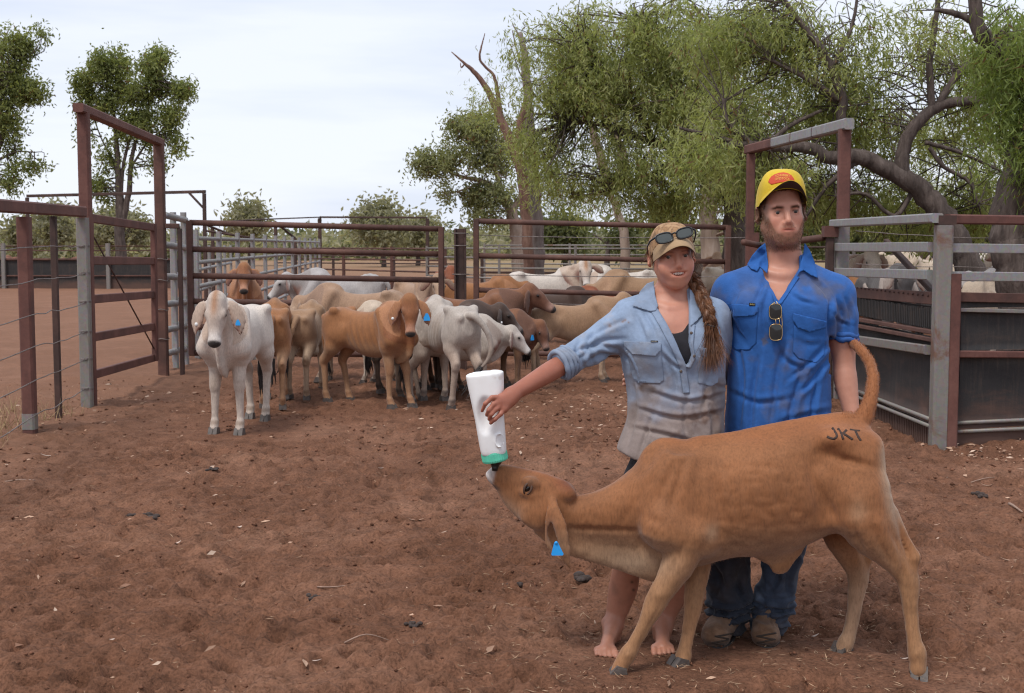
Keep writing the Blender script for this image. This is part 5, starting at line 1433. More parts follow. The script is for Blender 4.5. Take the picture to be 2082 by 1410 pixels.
    disp -= .012 * gx(1829, 1110, 7, 34, -.48) + .006 * gx(1838, 1165, 5, 30, -.2) + .014 * gx(1748, 1108, 6, 30, -.35) + .005 * gx(1322, 1270, 3.5, 44, .5) + .004 * gx(1856, 1260, 3, 50, -.1)
    disp += .007 * gx(1818, 1172, 9, 14) + .006 * gx(1335, 1208, 10, 12) + .005 * gx(1860, 1330, 9, 8) + .005 * gx(1276, 1332, 9, 8) + .009 * gx(1448, 1040, 16, 50, -.1) + .006 * gx(1395, 1030, 16, 40, .2)
    disp -= .007 * gx(1352, 985, 9, 60, .42) + .009 * gx(1462, 1010, 7, 80, -.04) + .006 * gx(1300, 1010, 8, 50, .6)
    disp -= .0045 * np.clip(gnoise(px / 34, py / 16, 3.3), 0, 1) * sstep(1420, 1480, px) * sstep(1660, 1600, px)
    fold = sstep(1280, 1300, px) * sstep(1350, 1335, px) * sstep(1040, 1060, py) * sstep(1135, 1110, py)
    disp -= fold * .0025 * (0.5 + 0.5 * np.sin((px + py * .8) / 2.0))
    nk = sstep(1150, 1165, px) * sstep(1215, 1190, px) * sstep(1000, 1010, py) * sstep(1090, 1070, py); disp -= nk * .0022 * (.5 + .5 * np.sin((px * 1.1 + py * .55) / 2.3))
    disp -= .007 * sstep(1130, 1180, px) * sstep(1330, 1300, px) * np.exp(-((py - (1076 + .03 * (px - 1150))) / 6.0) ** 2)
    V = V + N * (disp * sd)[:, None] + N * (0.0018 * gnoise(x_ * 28, y_ * 28, z_ * 28))[:, None]
    # coat colours
    c = np.tile(np.array([0.290, 0.118, 0.047]), (len(V), 1))
    def lay(w, k):
        nonlocal c
        w = np.clip(w, 0, 1)[:, None]; c = c * (1 - w) + np.array(k) * w
    nz = gnoise(x_ * 5, y_ * 5, z_ * 5)
    lay(sstep(920, 880, py + 14 * nz) * sstep(1280, 1350, px) * .5, (0.36, 0.125, 0.042))
    lay(sstep(1060, 1140, py + 12 * nz) * sstep(1240, 1300, px) * .45, (0.40, 0.215, 0.105))
    lay(gx(1240, 1130, 130, 34, .18) * .85, (0.45, 0.285, 0.17)); lay(gx(1290, 1150, 60, 30) * .6, (0.44, 0.32, 0.22))
    lay(gx(1447, 1083, 14, 20, .4) * .5, (0.44, 0.29, 0.18)); lay(sstep(0.1, .9, -N[:, 2]) * .5, (0.46, 0.32, 0.21))
    lay(gx(1745, 1040, 18, 26) * .35, (0.48, 0.32, 0.20)); lay(sstep(1768, 1790, px) * sstep(880, 930, py) * sstep(1120, 1020, py) * sstep(.35, .95, N[:, 0]) * .75, (0.52, 0.36, 0.235))
    lay(sstep(1150, 1215, py) * .42, (0.40, 0.225, 0.115)); lay(sstep(.2, .9, N[:, 1]) * sstep(1130, 1180, py) * .5, (0.52, 0.38, 0.27))
    lay((y_ > CD + .02) * sstep(1140, 1180, py) * .5, (0.50, 0.35, 0.24))
    for cx, cy in ((1338, 1215), (1276, 1332), (1410, 1216), (1389, 1330), (1842, 1180), (1862, 1328), (1742, 1180), (1719, 1308)): lay(gx(cx, cy, 26, 15) * .35, (0.30, 0.155, 0.075))
    # head
    lay(gx(1152, 984, 30, 20, .35) * .9, (0.20, 0.058, 0.022)); lay(gx(1090, 960, 70, 8, .2) * .5, (0.32, 0.105, 0.040))
    lay(sstep(1010, 1002, px + .25 * (py - 965)) * .75, (0.62, 0.55, 0.52)); lay(gx(992, 968, 7, 12) * .7, (0.75, 0.70, 0.68))
    lay(gx(1007, 991, 12, 4, .5) * .8, (0.08, 0.05, 0.04)); lay(gx(1036, 1040, 30, 18, .9) * .5, (0.50, 0.34, 0.23))
    lay(gx(1079, 983, 11, 16, .3) * .5, (0.20, 0.10, 0.055)); lay(gx(1078, 984, 7, 11, .3) * .7, (0.10, 0.05, 0.03))
    lay(gx(1120, 1085, 10, 24) * (y_ < CD - .06) * .8, (0.17, 0.105, 0.085)); lay(gx(1152, 1125, 10, 36) * (y_ < CD - .06) * .45, (0.26, 0.13, 0.07))
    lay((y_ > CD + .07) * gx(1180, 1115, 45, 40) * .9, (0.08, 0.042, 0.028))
    lay(sstep(1045, 1065, py) * sstep(1095, 1075, py) * sstep(1160, 1190, px) * sstep(1335, 1300, px) * .5, (0.30, 0.125, 0.050))
    root = thing('calf', 'tan calf with letters branded on its rump drinking from the bottle', 'calf', tuple(C(1560, 1372) * np.array([1, 1, 0])))
    link('body', np_mesh('body', V, Q, True, c), M['coat_hero'], root)
    bvh = bvh_of(V, Q)
    # short coat hair
    r = np.random.default_rng(31); hi = r.choice(len(V), 26000); fl = np.stack([.55 + .0 * px[hi], 0 * px[hi], -.75 + 0 * px[hi]], 1)
    hd_ = N[hi] * .26 + fl + r.normal(size=(len(hi), 3)) * .22
    tl = np.flatnonzero((py < 850) & (px > 1712)); tl = r.choice(tl, 3200)
    strands('tail_hair', M['coat_hair'], root, V[tl], N[tl] * .35 + np.array([.1, .2, .55]) + r.normal(size=(3200, 3)) * .2, .0085, .0010, .12, 33, 2, col=c[tl] * r.uniform(.8, 1.1, (3200, 1)))['kind'] = 'stuff'
    o_ = strands('coat_hair', M['coat_hair'], root, V[hi] - N[hi] * .001, hd_, .0075, .0010, .10, 32, 2, col=c[hi] * r.uniform(.62, .98, (len(hi), 1))); o_['kind'] = 'stuff'
    # hooves: two claws each
    for fx, fy, dy, dirx in ((1256, 1376, -.124, -1), (1377, 1370, -.038, -.9), (1868, 1374, -.15, -.25), (1710, 1331, .13, -.8)):
        b = C(fx, fy, dy); m = MB()
        a = math.atan2(-math.sqrt(max(0, 1 - dirx ** 2)), dirx); R = rotz(a)
        for k in (-1, 1):
            q = [(-.035, -.016, 0), (.042, -.013, 0), (.042, .013, 0), (-.035, .016, 0), (-.030, -.017, .036), (.004, -.015, .046), (.004, .015, .046), (-.030, .017, .036)]
            q = [R @ (np.array(p) + np.array([0, k * .0165, 0])) + np.array([b[0], b[1], -0.008]) for p in q]
            m.add(q, [(0, 3, 2, 1), (4, 5, 6, 7), (0, 1, 5, 4), (1, 2, 6, 5), (2, 3, 7, 6), (3, 0, 4, 7)])
        m.build('hoof', M['hoof'], root)
    # eyes with lids
    for q in (-1, 1):
        e = Hd(84, 10, q * .0575); m = MB(); m.ball(e, (.0105, .010, .020), 12, 8, HR @ roty(.15)); m.build('eye', M['eye'], root, True)
        m = MB()
        for sg in (-1, 1): m.tube([Hd(84 + sg * 7 * math.cos(t), 10 + 13 * math.sin(t), q * (.062 + .004 * math.cos(t))) for t in np.linspace(-1.4, 1.4, 7)], [.002, .0035, .0045, .005, .0045, .0035, .002], 6)
        m.build('eyelid', M['lid'], root, True)
    # blue tag in the ear
    m = MB()
    A = [P(a, b, CD - .146) for a, b in ((1127, 1103), (1134, 1103), (1146, 1127), (1144, 1130), (1122, 1130), (1121, 1127))]; B = [a + Vector((0, .004, 0)) for a in A]
    m.add([tuple(v) for v in A + B], [(5, 4, 3, 2, 1, 0), (6, 7, 8, 9, 10, 11)] + [(i, (i + 1) % 6, 6 + (i + 1) % 6, 6 + i) for i in range(6)])
    m.ball(P(1131, 1104, CD - .146), .006, 8, 6); m.build('ear_tag', M['tag_blue'], root)
    # the brand
    z = 180 / 2082.0
    def J(pts): return [(1640 + a * z, 820 + b * z) for a, b in pts]
    for st in (J([(600, 575), (660, 660), (705, 740), (700, 800), (640, 838), (560, 825), (480, 785)]), ):
        sheet('brand_letter', M['brand'], root, stroke(catmull(st, 4), 4.8), bvh, 0.0006, 0.0012, 3.0)
    for st, w in ((J([(735, 590), (800, 690), (865, 855)]), 5.0), (J([(945, 625), (880, 690), (835, 730)]), 4.8), (J([(860, 715), (970, 780), (1085, 860)]), 4.9), (J([(1015, 622), (1130, 645), (1260, 655)]), 4.4), (J([(1150, 660), (1200, 770), (1275, 885)]), 4.9)):
        sheet('brand_letter', M['brand'], root, stroke(st, w), bvh, 0.0008, 0.0012, 3.0)
    return bvh
M['coat_hair'] = None
M['coat_hero'] = m_coat('tan_calf_coat', 0.35, var=0.30)
M['lid'] = m_plain('eyelid_skin', (0.085, 0.042, 0.026), 0.6)
M['brand'] = m_plain('brand_scar', (0.040, 0.022, 0.016), 0.8, 0, 0.4, 60)

# ------------------------------------------------------------------ people
def m_attr(name, rough=0.5, spec=0.5, coat=0.0):
    m, nt, b = mat_new(name); t = NT(nt)
    nt.links.new(t.n('ShaderNodeAttribute', attribute_name='Col').outputs['Color'], b.inputs['Base Color'])
    b.inputs['Roughness'].default_value = rough; b.inputs['Specular IOR Level'].default_value = spec; b.inputs['Coat Weight'].default_value = coat
    return m
M['eyeball'] = m_attr('eyeball', 0.15, 0.5)
M['coat_hair'] = m_attr('coat_hair', 0.6, 0.3)
M['cloth'] = m_cloth('worn_cotton')
M['denim'] = m_cloth('worn_denim', 0.6, 500)
M['cap_cloth'] = m_cloth('cap_cloth', 0.85, 600)
M['leather'] = m_cloth('dusty_boot_leather', 0.55, 260, 0.85)
M['teeth'] = m_plain('teeth', (0.86, 0.83, 0.77), 0.3, 0, 0.05)
M['black'] = m_plain('black_plastic', (0.012, 0.012, 0.013), 0.3, 0, 0.1)
M['black_cloth'] = m_plain('black_cotton', (0.016, 0.015, 0.020), 0.9, 0, 0.3, 30, 0.3, 400)
M['gold'] = m_plain('gold_metal', (0.55, 0.40, 0.20), 0.3, 0.9, 0.1)
M['lens'] = m_plain('dark_lens', (0.030, 0.034, 0.036), 0.08, 0.2, 0.1)
M['lens_grey'] = m_plain('grey_lens', (0.075, 0.085, 0.082), 0.10, 0.3, 0.1)
M['button'] = m_plain('shirt_button', (0.10, 0.075, 0.06), 0.4)
M['sole'] = m_plain('boot_sole', (0.030, 0.026, 0.024), 0.8, 0, 0.4, 20)
M['lace'] = m_plain('boot_lace', (0.040, 0.026, 0.018), 0.8)

def hair_mat(name, c1, c2):
    m, nt, b = mat_new(name); t = NT(nt)
    f = t.noise(26.0, 3, 0.6, t.objco())
    nt.links.new(t.ramp(f, [(0.3, c1), (0.7, c2)]), b.inputs['Base Color'])
    b.inputs['Roughness'].default_value = 0.45; b.inputs['Specular IOR Level'].default_value = 0.4
    return m
M['hair_brown'] = hair_mat('curly_brown_hair', (0.050, 0.026, 0.014), (0.150, 0.080, 0.042))
M['beard'] = hair_mat('short_beard', (0.085, 0.050, 0.030), (0.23, 0.135, 0.078))
M['hair_braid'] = hair_mat('auburn_hair', (0.070, 0.027, 0.012), (0.235, 0.105, 0.050))
M['hair_blond'] = hair_mat('sun_bleached_hair', (0.20, 0.115, 0.055), (0.42, 0.27, 0.15))

def add_head(s, O, R, sc, female=False, smile=False):
    def L(x, y, z): return O + R @ (np.array([x, y, z]) * sc)
    def E(c, r, k, op='u', R2=None): s.ell(L(*c), np.array(r) * sc, k * sc, op, R if R2 is None else R @ R2)
    def C(a, b, ra, rb, k, op='u', sq=None): s.rc(L(*a), L(*b), ra * sc, rb * sc, k * sc, op, sq)
    w = 0.95 if female else 1.0
    E((0, .015, .030), (.074 * w, .096, .092), .02)
    E((0, -.030, -.030), (.063 * w, .058, .080), .04)
    for q in (-1, 1):
        if female: C((q * .050, .005, -.048), (q * .017, -.058, -.096), .017, .016, .03)
        else: C((q * .054, .005, -.055), (q * .024, -.055, -.098), .022, .020, .03)
        E((q * .044 * w, -.058, -.026), (.022, .020, .017), .02); E((q * .030 * w, -.048, -.060), (.020, .026, .030), .04)
    E((0, -.068, -.100), (.024 * w, .020, .018), .03)
    C((-.034, -.077, .026), (.034, -.077, .026), .013 if not female else .010, .013 if not female else .010, .02)
    for q in (-1, 1):
        E((q * .033, -.096, .002), (.018, .016, .013), .014, 's')
        E((q * .033, -.072, .001), (.0145, .0145, .0135), .006)
        E((q * .033, -.0885, .0005), (.0130, .009, .0044 if not female else .0050), .003, 's', rotz(-q * .25))
    C((0, -.086, .012), (0, -.107, -.030), .0085, .0115, .010)
    E((0, -.104, -.034), (.010, .009, .008), .006)
    for q in (-1, 1): E((q * (.010 if female else .0125), -.097, -.037), (.0075, .009, .0075), .006)
    E((0, -.092, -.048), (.014, .010, .012), .012)
    E((0, -.084, -.066), (.030, .016, .022), .02)
    if smile:
        C((-.024, -.089, -.0515), (.024, -.089, -.0515), .0050, .0050, .006); C((-.020, -.0905, -.0730), (.020, -.0905, -.0730), .0062, .0062, .006)
        for x, z in ((-.029, -.0570), (-.022, -.0595), (-.014, -.0615), (-.007, -.0625), (0, -.063), (.007, -.0625), (.014, -.0615), (.022, -.0595), (.029, -.0570)): E((x, -.098 + abs(x) * .40, z), (.0070, .024, .0080 - abs(x) * .06), .0025, 's')
        for q in (-1, 1): E((q * .038, -.070, -.044), (.018, .016, .020), .03)
    else:
        C((-.019, -.0925, -.0575), (.019, -.0925, -.0575), .0042, .0042, .008); C((-.016, -.0925, -.0675), (.016, -.0925, -.0675), .0048, .0048, .008)
        C((-.027, -.1005, -.0628), (.027, -.1005, -.0628), .0020, .0020, .003, 's')
    for q in (-1, 1):
        E((q * .0875 * w, .014, -.006), (.0085, .021, .034), .008, 'u', rotz(q * .62))
        E((q * .095 * w, .005, -.003), (.006, .011, .019), .006, 's', rotz(q * .62))
def face_paint(V, O, R, sc, c, female, base):
    l = (V - O) @ R / sc
    x, y, z = l.T; ax = np.abs(x)
    hd = (z > -.16) & (np.abs(l) < .17).all(1)
    def lay(w, k):
        nonlocal c
        w = np.clip(w * hd, 0, 1)[:, None]; c = c * (1 - w) + np.array(k) * w
    fr = sstep(.0, -.03, y)
    lay(fr * np.exp(-((ax - .043) / .022) ** 2 - ((z + .028) / .022) ** 2) * .35, np.array(base) * (1.12, .86, .86))
    lay(fr * np.exp(-(x / .014) ** 2 - ((z + .033) / .016) ** 2) * .25, np.array(base) * (1.10, .86, .84))
    lay(sstep(.072, .080, ax) * .5, np.array(base) * (1.05, .72, .68))
    lay(fr * np.exp(-((ax - .033) / .018) ** 2 - ((z - .002) / .009) ** 2) * .35, np.array(base) * (.60, .50, .48))
    lay(fr * np.exp(-((ax - .0065) / .0035) ** 2 - ((z + .0435) / .0022) ** 2) * .6, np.array(base) * (.45, .32, .30))  # nostril shade painted onto the skin; no openings are carved
    lip = fr * np.exp(-(x / .027) ** 4 - ((z + .0625) / (.0125 if female else .0070)) ** 4)
    lay(lip * .8, np.array(base) * ((1.15, .86, .86) if female else (1.02, .66, .64)))
    lay(fr * np.exp(-(x / .022) ** 6 - ((z + .0628) / .0022) ** 2) * (.0 if female else .75), np.array(base) * (.30, .2, .2))
    bz = .0205 + .10 * (ax - .03) * np.where(ax < .04, 1, -2.0); bw = .0056 if not female else .0030
    lay(fr * np.exp(-((ax - .033) / .021) ** 6 - ((z - bz) / bw) ** 2) * (1.0 if not female else .6), (.048, .025, .014))
    lay(fr * np.exp(-((ax - .033) / .0135) ** 6 - ((z - .0058) / .0034) ** 2) * .85, (.03, .017, .012))
    if not female:
        up = -.074 + np.clip((ax - .030) / .045, 0, 1) ** 1.6 * .088
        b = sstep(.006, -.008, z - up) * sstep(-.150, -.135, z) * (y < .045)
        mou = np.exp(-(x / .027) ** 6 - ((z + .0485 + .25 * np.maximum(ax - .012, 0)) / .0055) ** 2)
        soul = np.exp(-(x / .010) ** 2 - ((z + .080) / .005) ** 2)
        bm = np.clip(np.maximum(b * (1 - .85 * np.exp(-(x / .020) ** 4 - ((z + .077) / .011) ** 4)), mou * .55 * (1 - .85 * np.exp(-(x / .010) ** 2))), 0, 1)
        bm = np.maximum(bm, soul * .6) * (1 - lip * .9)
        lay(bm * .62 * (.8 + .3 * gnoise(x * 160, y * 160, z * 160)), (.150, .082, .046))
        lay(sstep(.052, .066, ax) * sstep(-.050, -.02, z) * sstep(.05, .02, y) * .7, (.10, .052, .028))
        return c, bm * hd
    return c, None
def eyes_for(root, O, R, sc, iris, look=(0, 0)):
    for q in (-1, 1):
        m = MB(); m.ball((0, 0, 0), .0122 * sc, 26, 18, rotx(math.pi / 2))
        me = m.mesh('eyeball', True)
        V = np.array([v.co[:] for v in me.vertices]); n = V / np.linalg.norm(V, axis=1)[:, None]
        d = np.array([look[0], -1.0, look[1]]); d /= np.linalg.norm(d)
        a = np.arccos(np.clip(n @ d, -1, 1))
        col = np.tile(np.array([.44, .39, .37]), (len(V), 1)); col[a < .56] = iris; col[a < .26] = (.006, .006, .006)
        set_col(me, col)
        W = V @ R.T + (O + R @ (np.array([q * .033, -.0725, .001]) * sc))
        me.vertices.foreach_set('co', W.astype(np.float32).ravel()); me.update()
        link('eye', me, M['eyeball'], root)
def strands(name, mat, parent, roots, dirs, length, wid, curl=0.0, seed=0, segs=3, droop=0.0, col=None):
    """thin tapered hair ribbons"""
    r = np.random.default_rng(seed); n = len(roots)
    p = roots.copy(); d = dirs / np.linalg.norm(dirs, axis=1)[:, None]
    L = length * r.uniform(.6, 1.3, n); V = []
    side = np.cross(d, r.normal(size=(n, 3))); side /= np.linalg.norm(side, axis=1)[:, None]
    for i in range(segs + 1):
        w = wid * (1 - i / (segs + .35))
        V += [p - side * w / 2, p + side * w / 2]
        d = d + r.normal(size=(n, 3)) * curl + np.array([0, 0, -droop]); d /= np.linalg.norm(d, axis=1)[:, None]
        p = p + d * (L / segs)[:, None]
    V = np.stack(V, 1); k = V.shape[1]
    F = np.concatenate([np.stack([np.arange(n) * k + 2 * i + j for j in (0, 1, 3, 2)], 1) for i in range(segs)])
    return link(name, np_mesh(name, V.reshape(-1, 3), F, True, None if col is None else np.repeat(col, k, 0)), mat, parent)
def cap_mesh(O, R, sc, rx, ry, z0, z1, back, brim, peak=1.0):
    """crown and brim surfaces in head space"""
    def L(a): return np.array(a) * sc @ R.T + O
    n, k = 40, 14
    V, F = [], []
    for j in range(k + 1):
        t = j / k
        for i in range(n):
            a = 2 * math.pi * i / n
            sy = -math.cos(a)
            zr = z0 + back * (sy + 1) / 2
            aw = (a + math.pi) % (2 * math.pi) - math.pi
            if abs(aw) < brim['ang']: zr = max(zr, brim['z0'] + brim['rise'] * (1 - (aw / brim['ang']) ** 2) - .004)
            e = math.cos(t * math.pi / 2) ** (0.62 if sy < 0 else .8); h = math.sin(t * math.pi / 2) ** peak
            seam = 1 + .012 * abs(math.sin(3 * a)) ** 8 * (1 - t)
            V.append((rx * math.sin(a) * e, .012 + ry * sy * e * seam, zr + (z1 - zr) * h))
    for j in range(k):
        for i in range(n): F.append((j * n + i, j * n + (i + 1) % n, (j + 1) * n + (i + 1) % n, (j + 1) * n + i))
    crown = (L(V), F)
    V, F = [], []
    nu, nv = 24, 8
    for sd in (0, 1):
        for j in range(nv + 1):
            v = j / nv
            for i in range(nu + 1):
                u = -1 + 2 * i / nu
                a = u * brim['ang']
                x0, y0 = rx * .985 * math.sin(a), .012 - ry * .985 * math.cos(a)
                zr = brim['z0'] + brim['rise'] * (1 - abs(u) ** 2)
                x1 = brim['wx'] * u; y1 = y0 - brim['len'] * (1 - .72 * abs(u) ** 3.2); zf = brim['zf'] + brim['arch'] * (1 - abs(u) ** brim.get('pw', 2.0))
                ve = v
                V.append((x0 + (x1 - x0) * ve, y0 + (y1 - y0) * ve, zr + (zf - zr) * ve + .004 * math.sin(math.pi * v) - sd * .0028))
    m = (nu + 1) * (nv + 1)
    for j in range(nv):
        for i in range(nu):
            q = (j * (nu + 1) + i, j * (nu + 1) + i + 1, (j + 1) * (nu + 1) + i + 1, (j + 1) * (nu + 1) + i)
            F.append(q); F.append(tuple(m + x for x in q[::-1]))
    for i in range(nu):
        b = nv * (nu + 1) + i; F.append((b, b + 1, m + b + 1, m + b))
    for j in range(nv):
        for b in (j * (nu + 1), j * (nu + 1) + nu): F.append((b, b + nu + 1, m + b + nu + 1, m + b))
    return crown, (L(V), F), L
def poly_mesh(name, V, F, mat, parent, col=None, smooth=True):
    me = bpy.data.meshes.new(name); me.from_pydata(np.asarray(V).tolist(), [], F)
    me.polygons.foreach_set('use_smooth', [smooth] * len(me.polygons)); me.update()
    if col is not None: set_col(me, col)
    return link(name, me, mat, parent)
def torso(s, rows, D, cx, k, e=2.2):
    """rows: (py, left px, right px, half depth m, depth shift m), swept upwards"""
    o = np.array(P(cx, rows[0][0], D)); o[2] = 0
    T, A, B, W, S0 = [], [], [], [], []
    for r in rows:
        py, l, rt, hd = r[:4]
        T.append(P(cx, py, D).z); A.append(P(rt, py, D).x - o[0]); B.append(P(l, py, D).x - o[0]); W.append(hd); S0.append(r[4] if len(r) > 4 else 0)
    s.loft(o, (0, 0, 1), (1, 0, 0), T, A, B, W, k, e=e, side0=S0)
def px_prism(s, poly, D, y0, y1, k=0.006):
    """cut a photo outline straight into the front of a body between depths y0 and y1"""
    Q = np.array([(P(a, b, D).x, P(a, b, D).z) for a, b in poly])
    lo, hi = Q.min(0), Q.max(0)
    def fn(x, y, z):
        x, y, z = np.broadcast_arrays(x, y, z)
        d = np.full(x.shape, 1e9, np.float32); ins = np.zeros(x.shape, bool)
        for i in range(len(Q)):
            a, b = Q[i - 1], Q[i]; e = b - a
            wx, wz = x - a[0], z - a[1]
            h = np.clip((wx * e[0] + wz * e[1]) / (e @ e), 0, 1)
            d = np.minimum(d, (wx - e[0] * h) ** 2 + (wz - e[1] * h) ** 2)
            if abs(e[1]) > 1e-9: ins ^= ((a[1] > z) != (b[1] > z)) & (x < e[0] * (z - a[1]) / e[1] + a[0])
        d = np.sqrt(d); d = np.where(ins, -d, d)
        return np.maximum(d, np.maximum(y0 - y, y - y1))
    s._add(fn, (lo[0], y0, lo[1]), (hi[0], y1, hi[1]), 's', k)
def invpx(V):
    y, zc = V[:, 1], V[:, 2] - CAMH
    f = y * cP - zc * sP; u = y * sP + zc * cP
    return CX + FPX * V[:, 0] / f, CY - FPX * u / f
def cloth_folds(V, N, fields):
    """fields: (amp, wavelength x, wavelength z, angle, seed, mask)"""
    for amp, lx, lz, ang, sd, mask in fields:
        c_, s_ = math.cos(ang), math.sin(ang)
        a = V[:, 0] * c_ + V[:, 2] * s_; b = -V[:, 0] * s_ + V[:, 2] * c_
        n = gnoise(a / lx + .5 * gnoise(a / lx * .6, b / lz * .6, sd), b / lz, V[:, 1] * 5 + sd)
        rdg = 1 - np.abs(n) * 2.2
        V = V + N * (amp * mask * (rdg - .45))[:, None]
    return V

def creases(V, N, lines):
    """pressed-in fold lines: photo polylines, width px, depth m; a soft swell runs along one side"""
    px, py = invpx(V); fr = sstep(.15, -.35, N[:, 1])
    D = np.zeros(len(V))
    for pts, w, dep in lines:
        q = np.array(catmull([p for p in pts], 5)); best = np.full(len(V), 1e9); sg = np.zeros(len(V)); tt = np.zeros(len(V))
        for i in range(len(q) - 1):
            a, e = q[i], q[i + 1] - q[i]; L2 = e @ e + 1e-9
            h = np.clip(((px - a[0]) * e[0] + (py - a[1]) * e[1]) / L2, 0, 1)
            dx, dy = px - a[0] - h * e[0], py - a[1] - h * e[1]; d = dx * dx + dy * dy
            m = d < best; best[m] = d[m]; sg[m] = (dx * e[1] - dy * e[0])[m] / math.sqrt(L2); tt[m] = (i + h[m]) / (len(q) - 1)
        fade = np.sin(np.pi * np.clip(tt * .92 + .04, 0, 1)) ** .5
        D += 1.35 * fade * dep * (-np.exp(-(sg / w) ** 2 - best / (3 * w) ** 2) + .75 * np.exp(-((sg - 1.9 * w) / (1.2 * w)) ** 2 - best / (4 * w) ** 2))
    return V + N * (D * fr)[:, None]
MD = 5.02
def build_man():
    def B(px, py, dy=0.0): return np.array(P(px, py, MD + dy))
    s = SDF()
    hO = B(1589, 432, .0); hR = rotz(.02) @ roty(math.radians(-3.5)) @ rotx(math.radians(2)); sc = 1.05; capR = rotz(-.02) @ roty(math.radians(-1)) @ rotx(math.radians(2))
    add_head(s, hO, hR, sc)
    s.rc(hO + hR @ np.array([0, .012, -.06]), B(1594, 556, .035), .066, .076, .03)
    for q, x in ((-1, 1505), (1, 1683)): s.rc(B(1594, 540, .045), B(x, 600, .03), .046, .050, .05)
    torso(s, [(985, 1512, 1664, .11), (930, 1508, 1668, .115), (840, 1516, 1662, .108), (760, 1510, 1668, .113), (680, 1500, 1682, .122), (620, 1498, 1690, .118), (575, 1530, 1660, .085, .02), (545, 1560, 1632, .06, .03)], MD, 1588, .03)
    for q in (-1, 1): s.ell(B(1590 + q * 42, 620, -.085), (.085, .035, .06), .05)
    for q in (-1, 1): s.rc(B(1590 + q * 8, 560, -.046), B(1590 + q * 60, 545, -.01), .010, .010, .03)     # collar bones
    s.chain([B(1700, 598, .02), B(1712, 690, .01), B(1716, 740, .0), B(1719, 772, -.015), B(1727, 815, -.04), B(1733, 850, -.06)], [.060, .052, .044, .046, .036, .029], .02, smooth=3)
    h0 = B(1733, 850, -.06); s.rc(h0, B(1738, 884, -.05), .026, .036, .02, sq=((1, 0, 0), .62))
    for i, (dx, ln, bd) in enumerate(((-.030, .075, .02), (-.010, .085, .02), (.010, .080, .02), (.029, .062, .02))):
        a = B(1739, 893, -.05) + np.array([0, dx, 0]); b = a + np.array([.004, 0, -ln * .5]); c = b + np.array([-.022, 0, -ln * .42])
        s.chain([a, b, c], [.0105, .0095, .0078], .008)
    s.chain([B(1733, 866, -.085), B(1726, 888, -.095), B(1722, 905, -.09)], [.014, .011, .009], .01)
    s.chain([B(1492, 598, .03), B(1452, 690, .10), B(1440, 735, .13), B(1380, 760, .135), B(1330, 765, .125)], [.060, .050, .044, .042, .030], .02, smooth=3)
    h1 = B(1318, 765, .12); s.rc(B(1330, 765, .125), h1, .027, .034, .02, sq=((0, 1, 0), .6))
    for i, dz in enumerate((.030, .010, -.010, -.029)):
        a = h1 + np.array([-.03, 0, dz]); s.chain([a, a + np.array([-.038, -.006, 0]), a + np.array([-.07, -.02, -.004])], [.0105, .0095, .0078], .008)
    s.chain([h1 + np.array([.01, -.01, .03]), h1 + np.array([-.02, -.02, .055]), h1 + np.array([-.045, -.025, .06])], [.014, .011, .009], .01)
    s.chain([B(1540, 960, .01), B(1500, 1085, .0), B(1482, 1140, .0), B(1481, 1220, .03), B(1480, 1292, .03)], [.085, .062, .052, .050, .040], .03, smooth=3)
    s.chain([B(1630, 960, .01), B(1602, 1085, .0), B(1588, 1140, .0), B(1572, 1220, .03), B(1560, 1292, .03)], [.085, .062, .052, .050, .040], .03, smooth=3)
    for fx, tx in ((1480, 1462), (1560, 1556)): s.rc(B(fx, 1306, .03), B(tx, 1330, -.12), .034, .026, .03)
    V, Q = s.surf(0.0042)
    px, py = invpx(V)
    base = (0.54, 0.265, 0.185)
    c = np.tile(np.array(base), (len(V), 1))
    c, bm = face_paint(V, hO, hR, sc, c, False, base)
    w = sstep(545, 590, py)[:, None] * .5 * (px < 1690)[:, None]; c = c * (1 - w) + np.array([0.48, 0.235, 0.165]) * w
    root = thing('person', 'man in a yellow cap and bright blue work shirt standing behind the calf', 'person', tuple(B(1520, 1312) * np.array([1, 1, 0])))
    link('body', np_mesh('body', V, Q, True, c), M['skin'], root)
    skin_bvh = bvh_of(V, Q)
    eyes_for(root, hO, hR, sc, (.05, .04, .035))
    N = vnormals(V, Q); r = np.random.default_rng(3)
    # beard hair and curly hair below the cap
    i = np.flatnonzero((bm > .5) | ((bm > .22) & (((V - hO) @ hR / sc)[:, 2] > -.058) & (np.abs(((V - hO) @ hR / sc)[:, 0]) < .03) & (np.abs(((V - hO) @ hR / sc)[:, 0]) > .007))); i = r.choice(i, 3600)
    dn = N[i] * .45 + np.array([0, -.15, -.9]) + r.normal(size=(len(i), 3)) * .35
    strands('beard', M['beard'], root, V[i] + r.normal(size=(len(i), 3)) * .0012, dn, .0085, .0010, .25, 4, 2)
    l = (V - hO) @ hR / sc
    hm = (l[:, 2] > -.075) & (l[:, 2] < .075) & (l[:, 1] > -.035 + .0 * l[:, 2]) & (np.linalg.norm(l, axis=1) < .16) & ~((np.abs(l[:, 0]) > .068) & (l[:, 2] < .034) & (l[:, 2] > -.05) & (l[:, 1] > -.022) & (l[:, 1] < .058)) & ((l[:, 2] > .012) | (l[:, 1] > .035))
    i = np.flatnonzero(hm); i = r.choice(i, 5200)
    strands('hair', M['hair_brown'], root, V[i], N[i] + np.array([0, 0, -.5]) + r.normal(size=(len(i), 3)) * .5, .019, .0016, .75, 5, 4)
    fm = (l[:, 2] > .080) & (l[:, 2] < .115) & (l[:, 1] < -.03) & (np.abs(l[:, 0]) < .07)
    i = np.flatnonzero(fm); i = r.choice(i, 1500)
    strands('hair', M['hair_brown'], root, V[i], N[i] + np.array([0, 0, -.3]) + r.normal(size=(len(i), 3)) * .5, .014, .0016, .7, 6, 3)
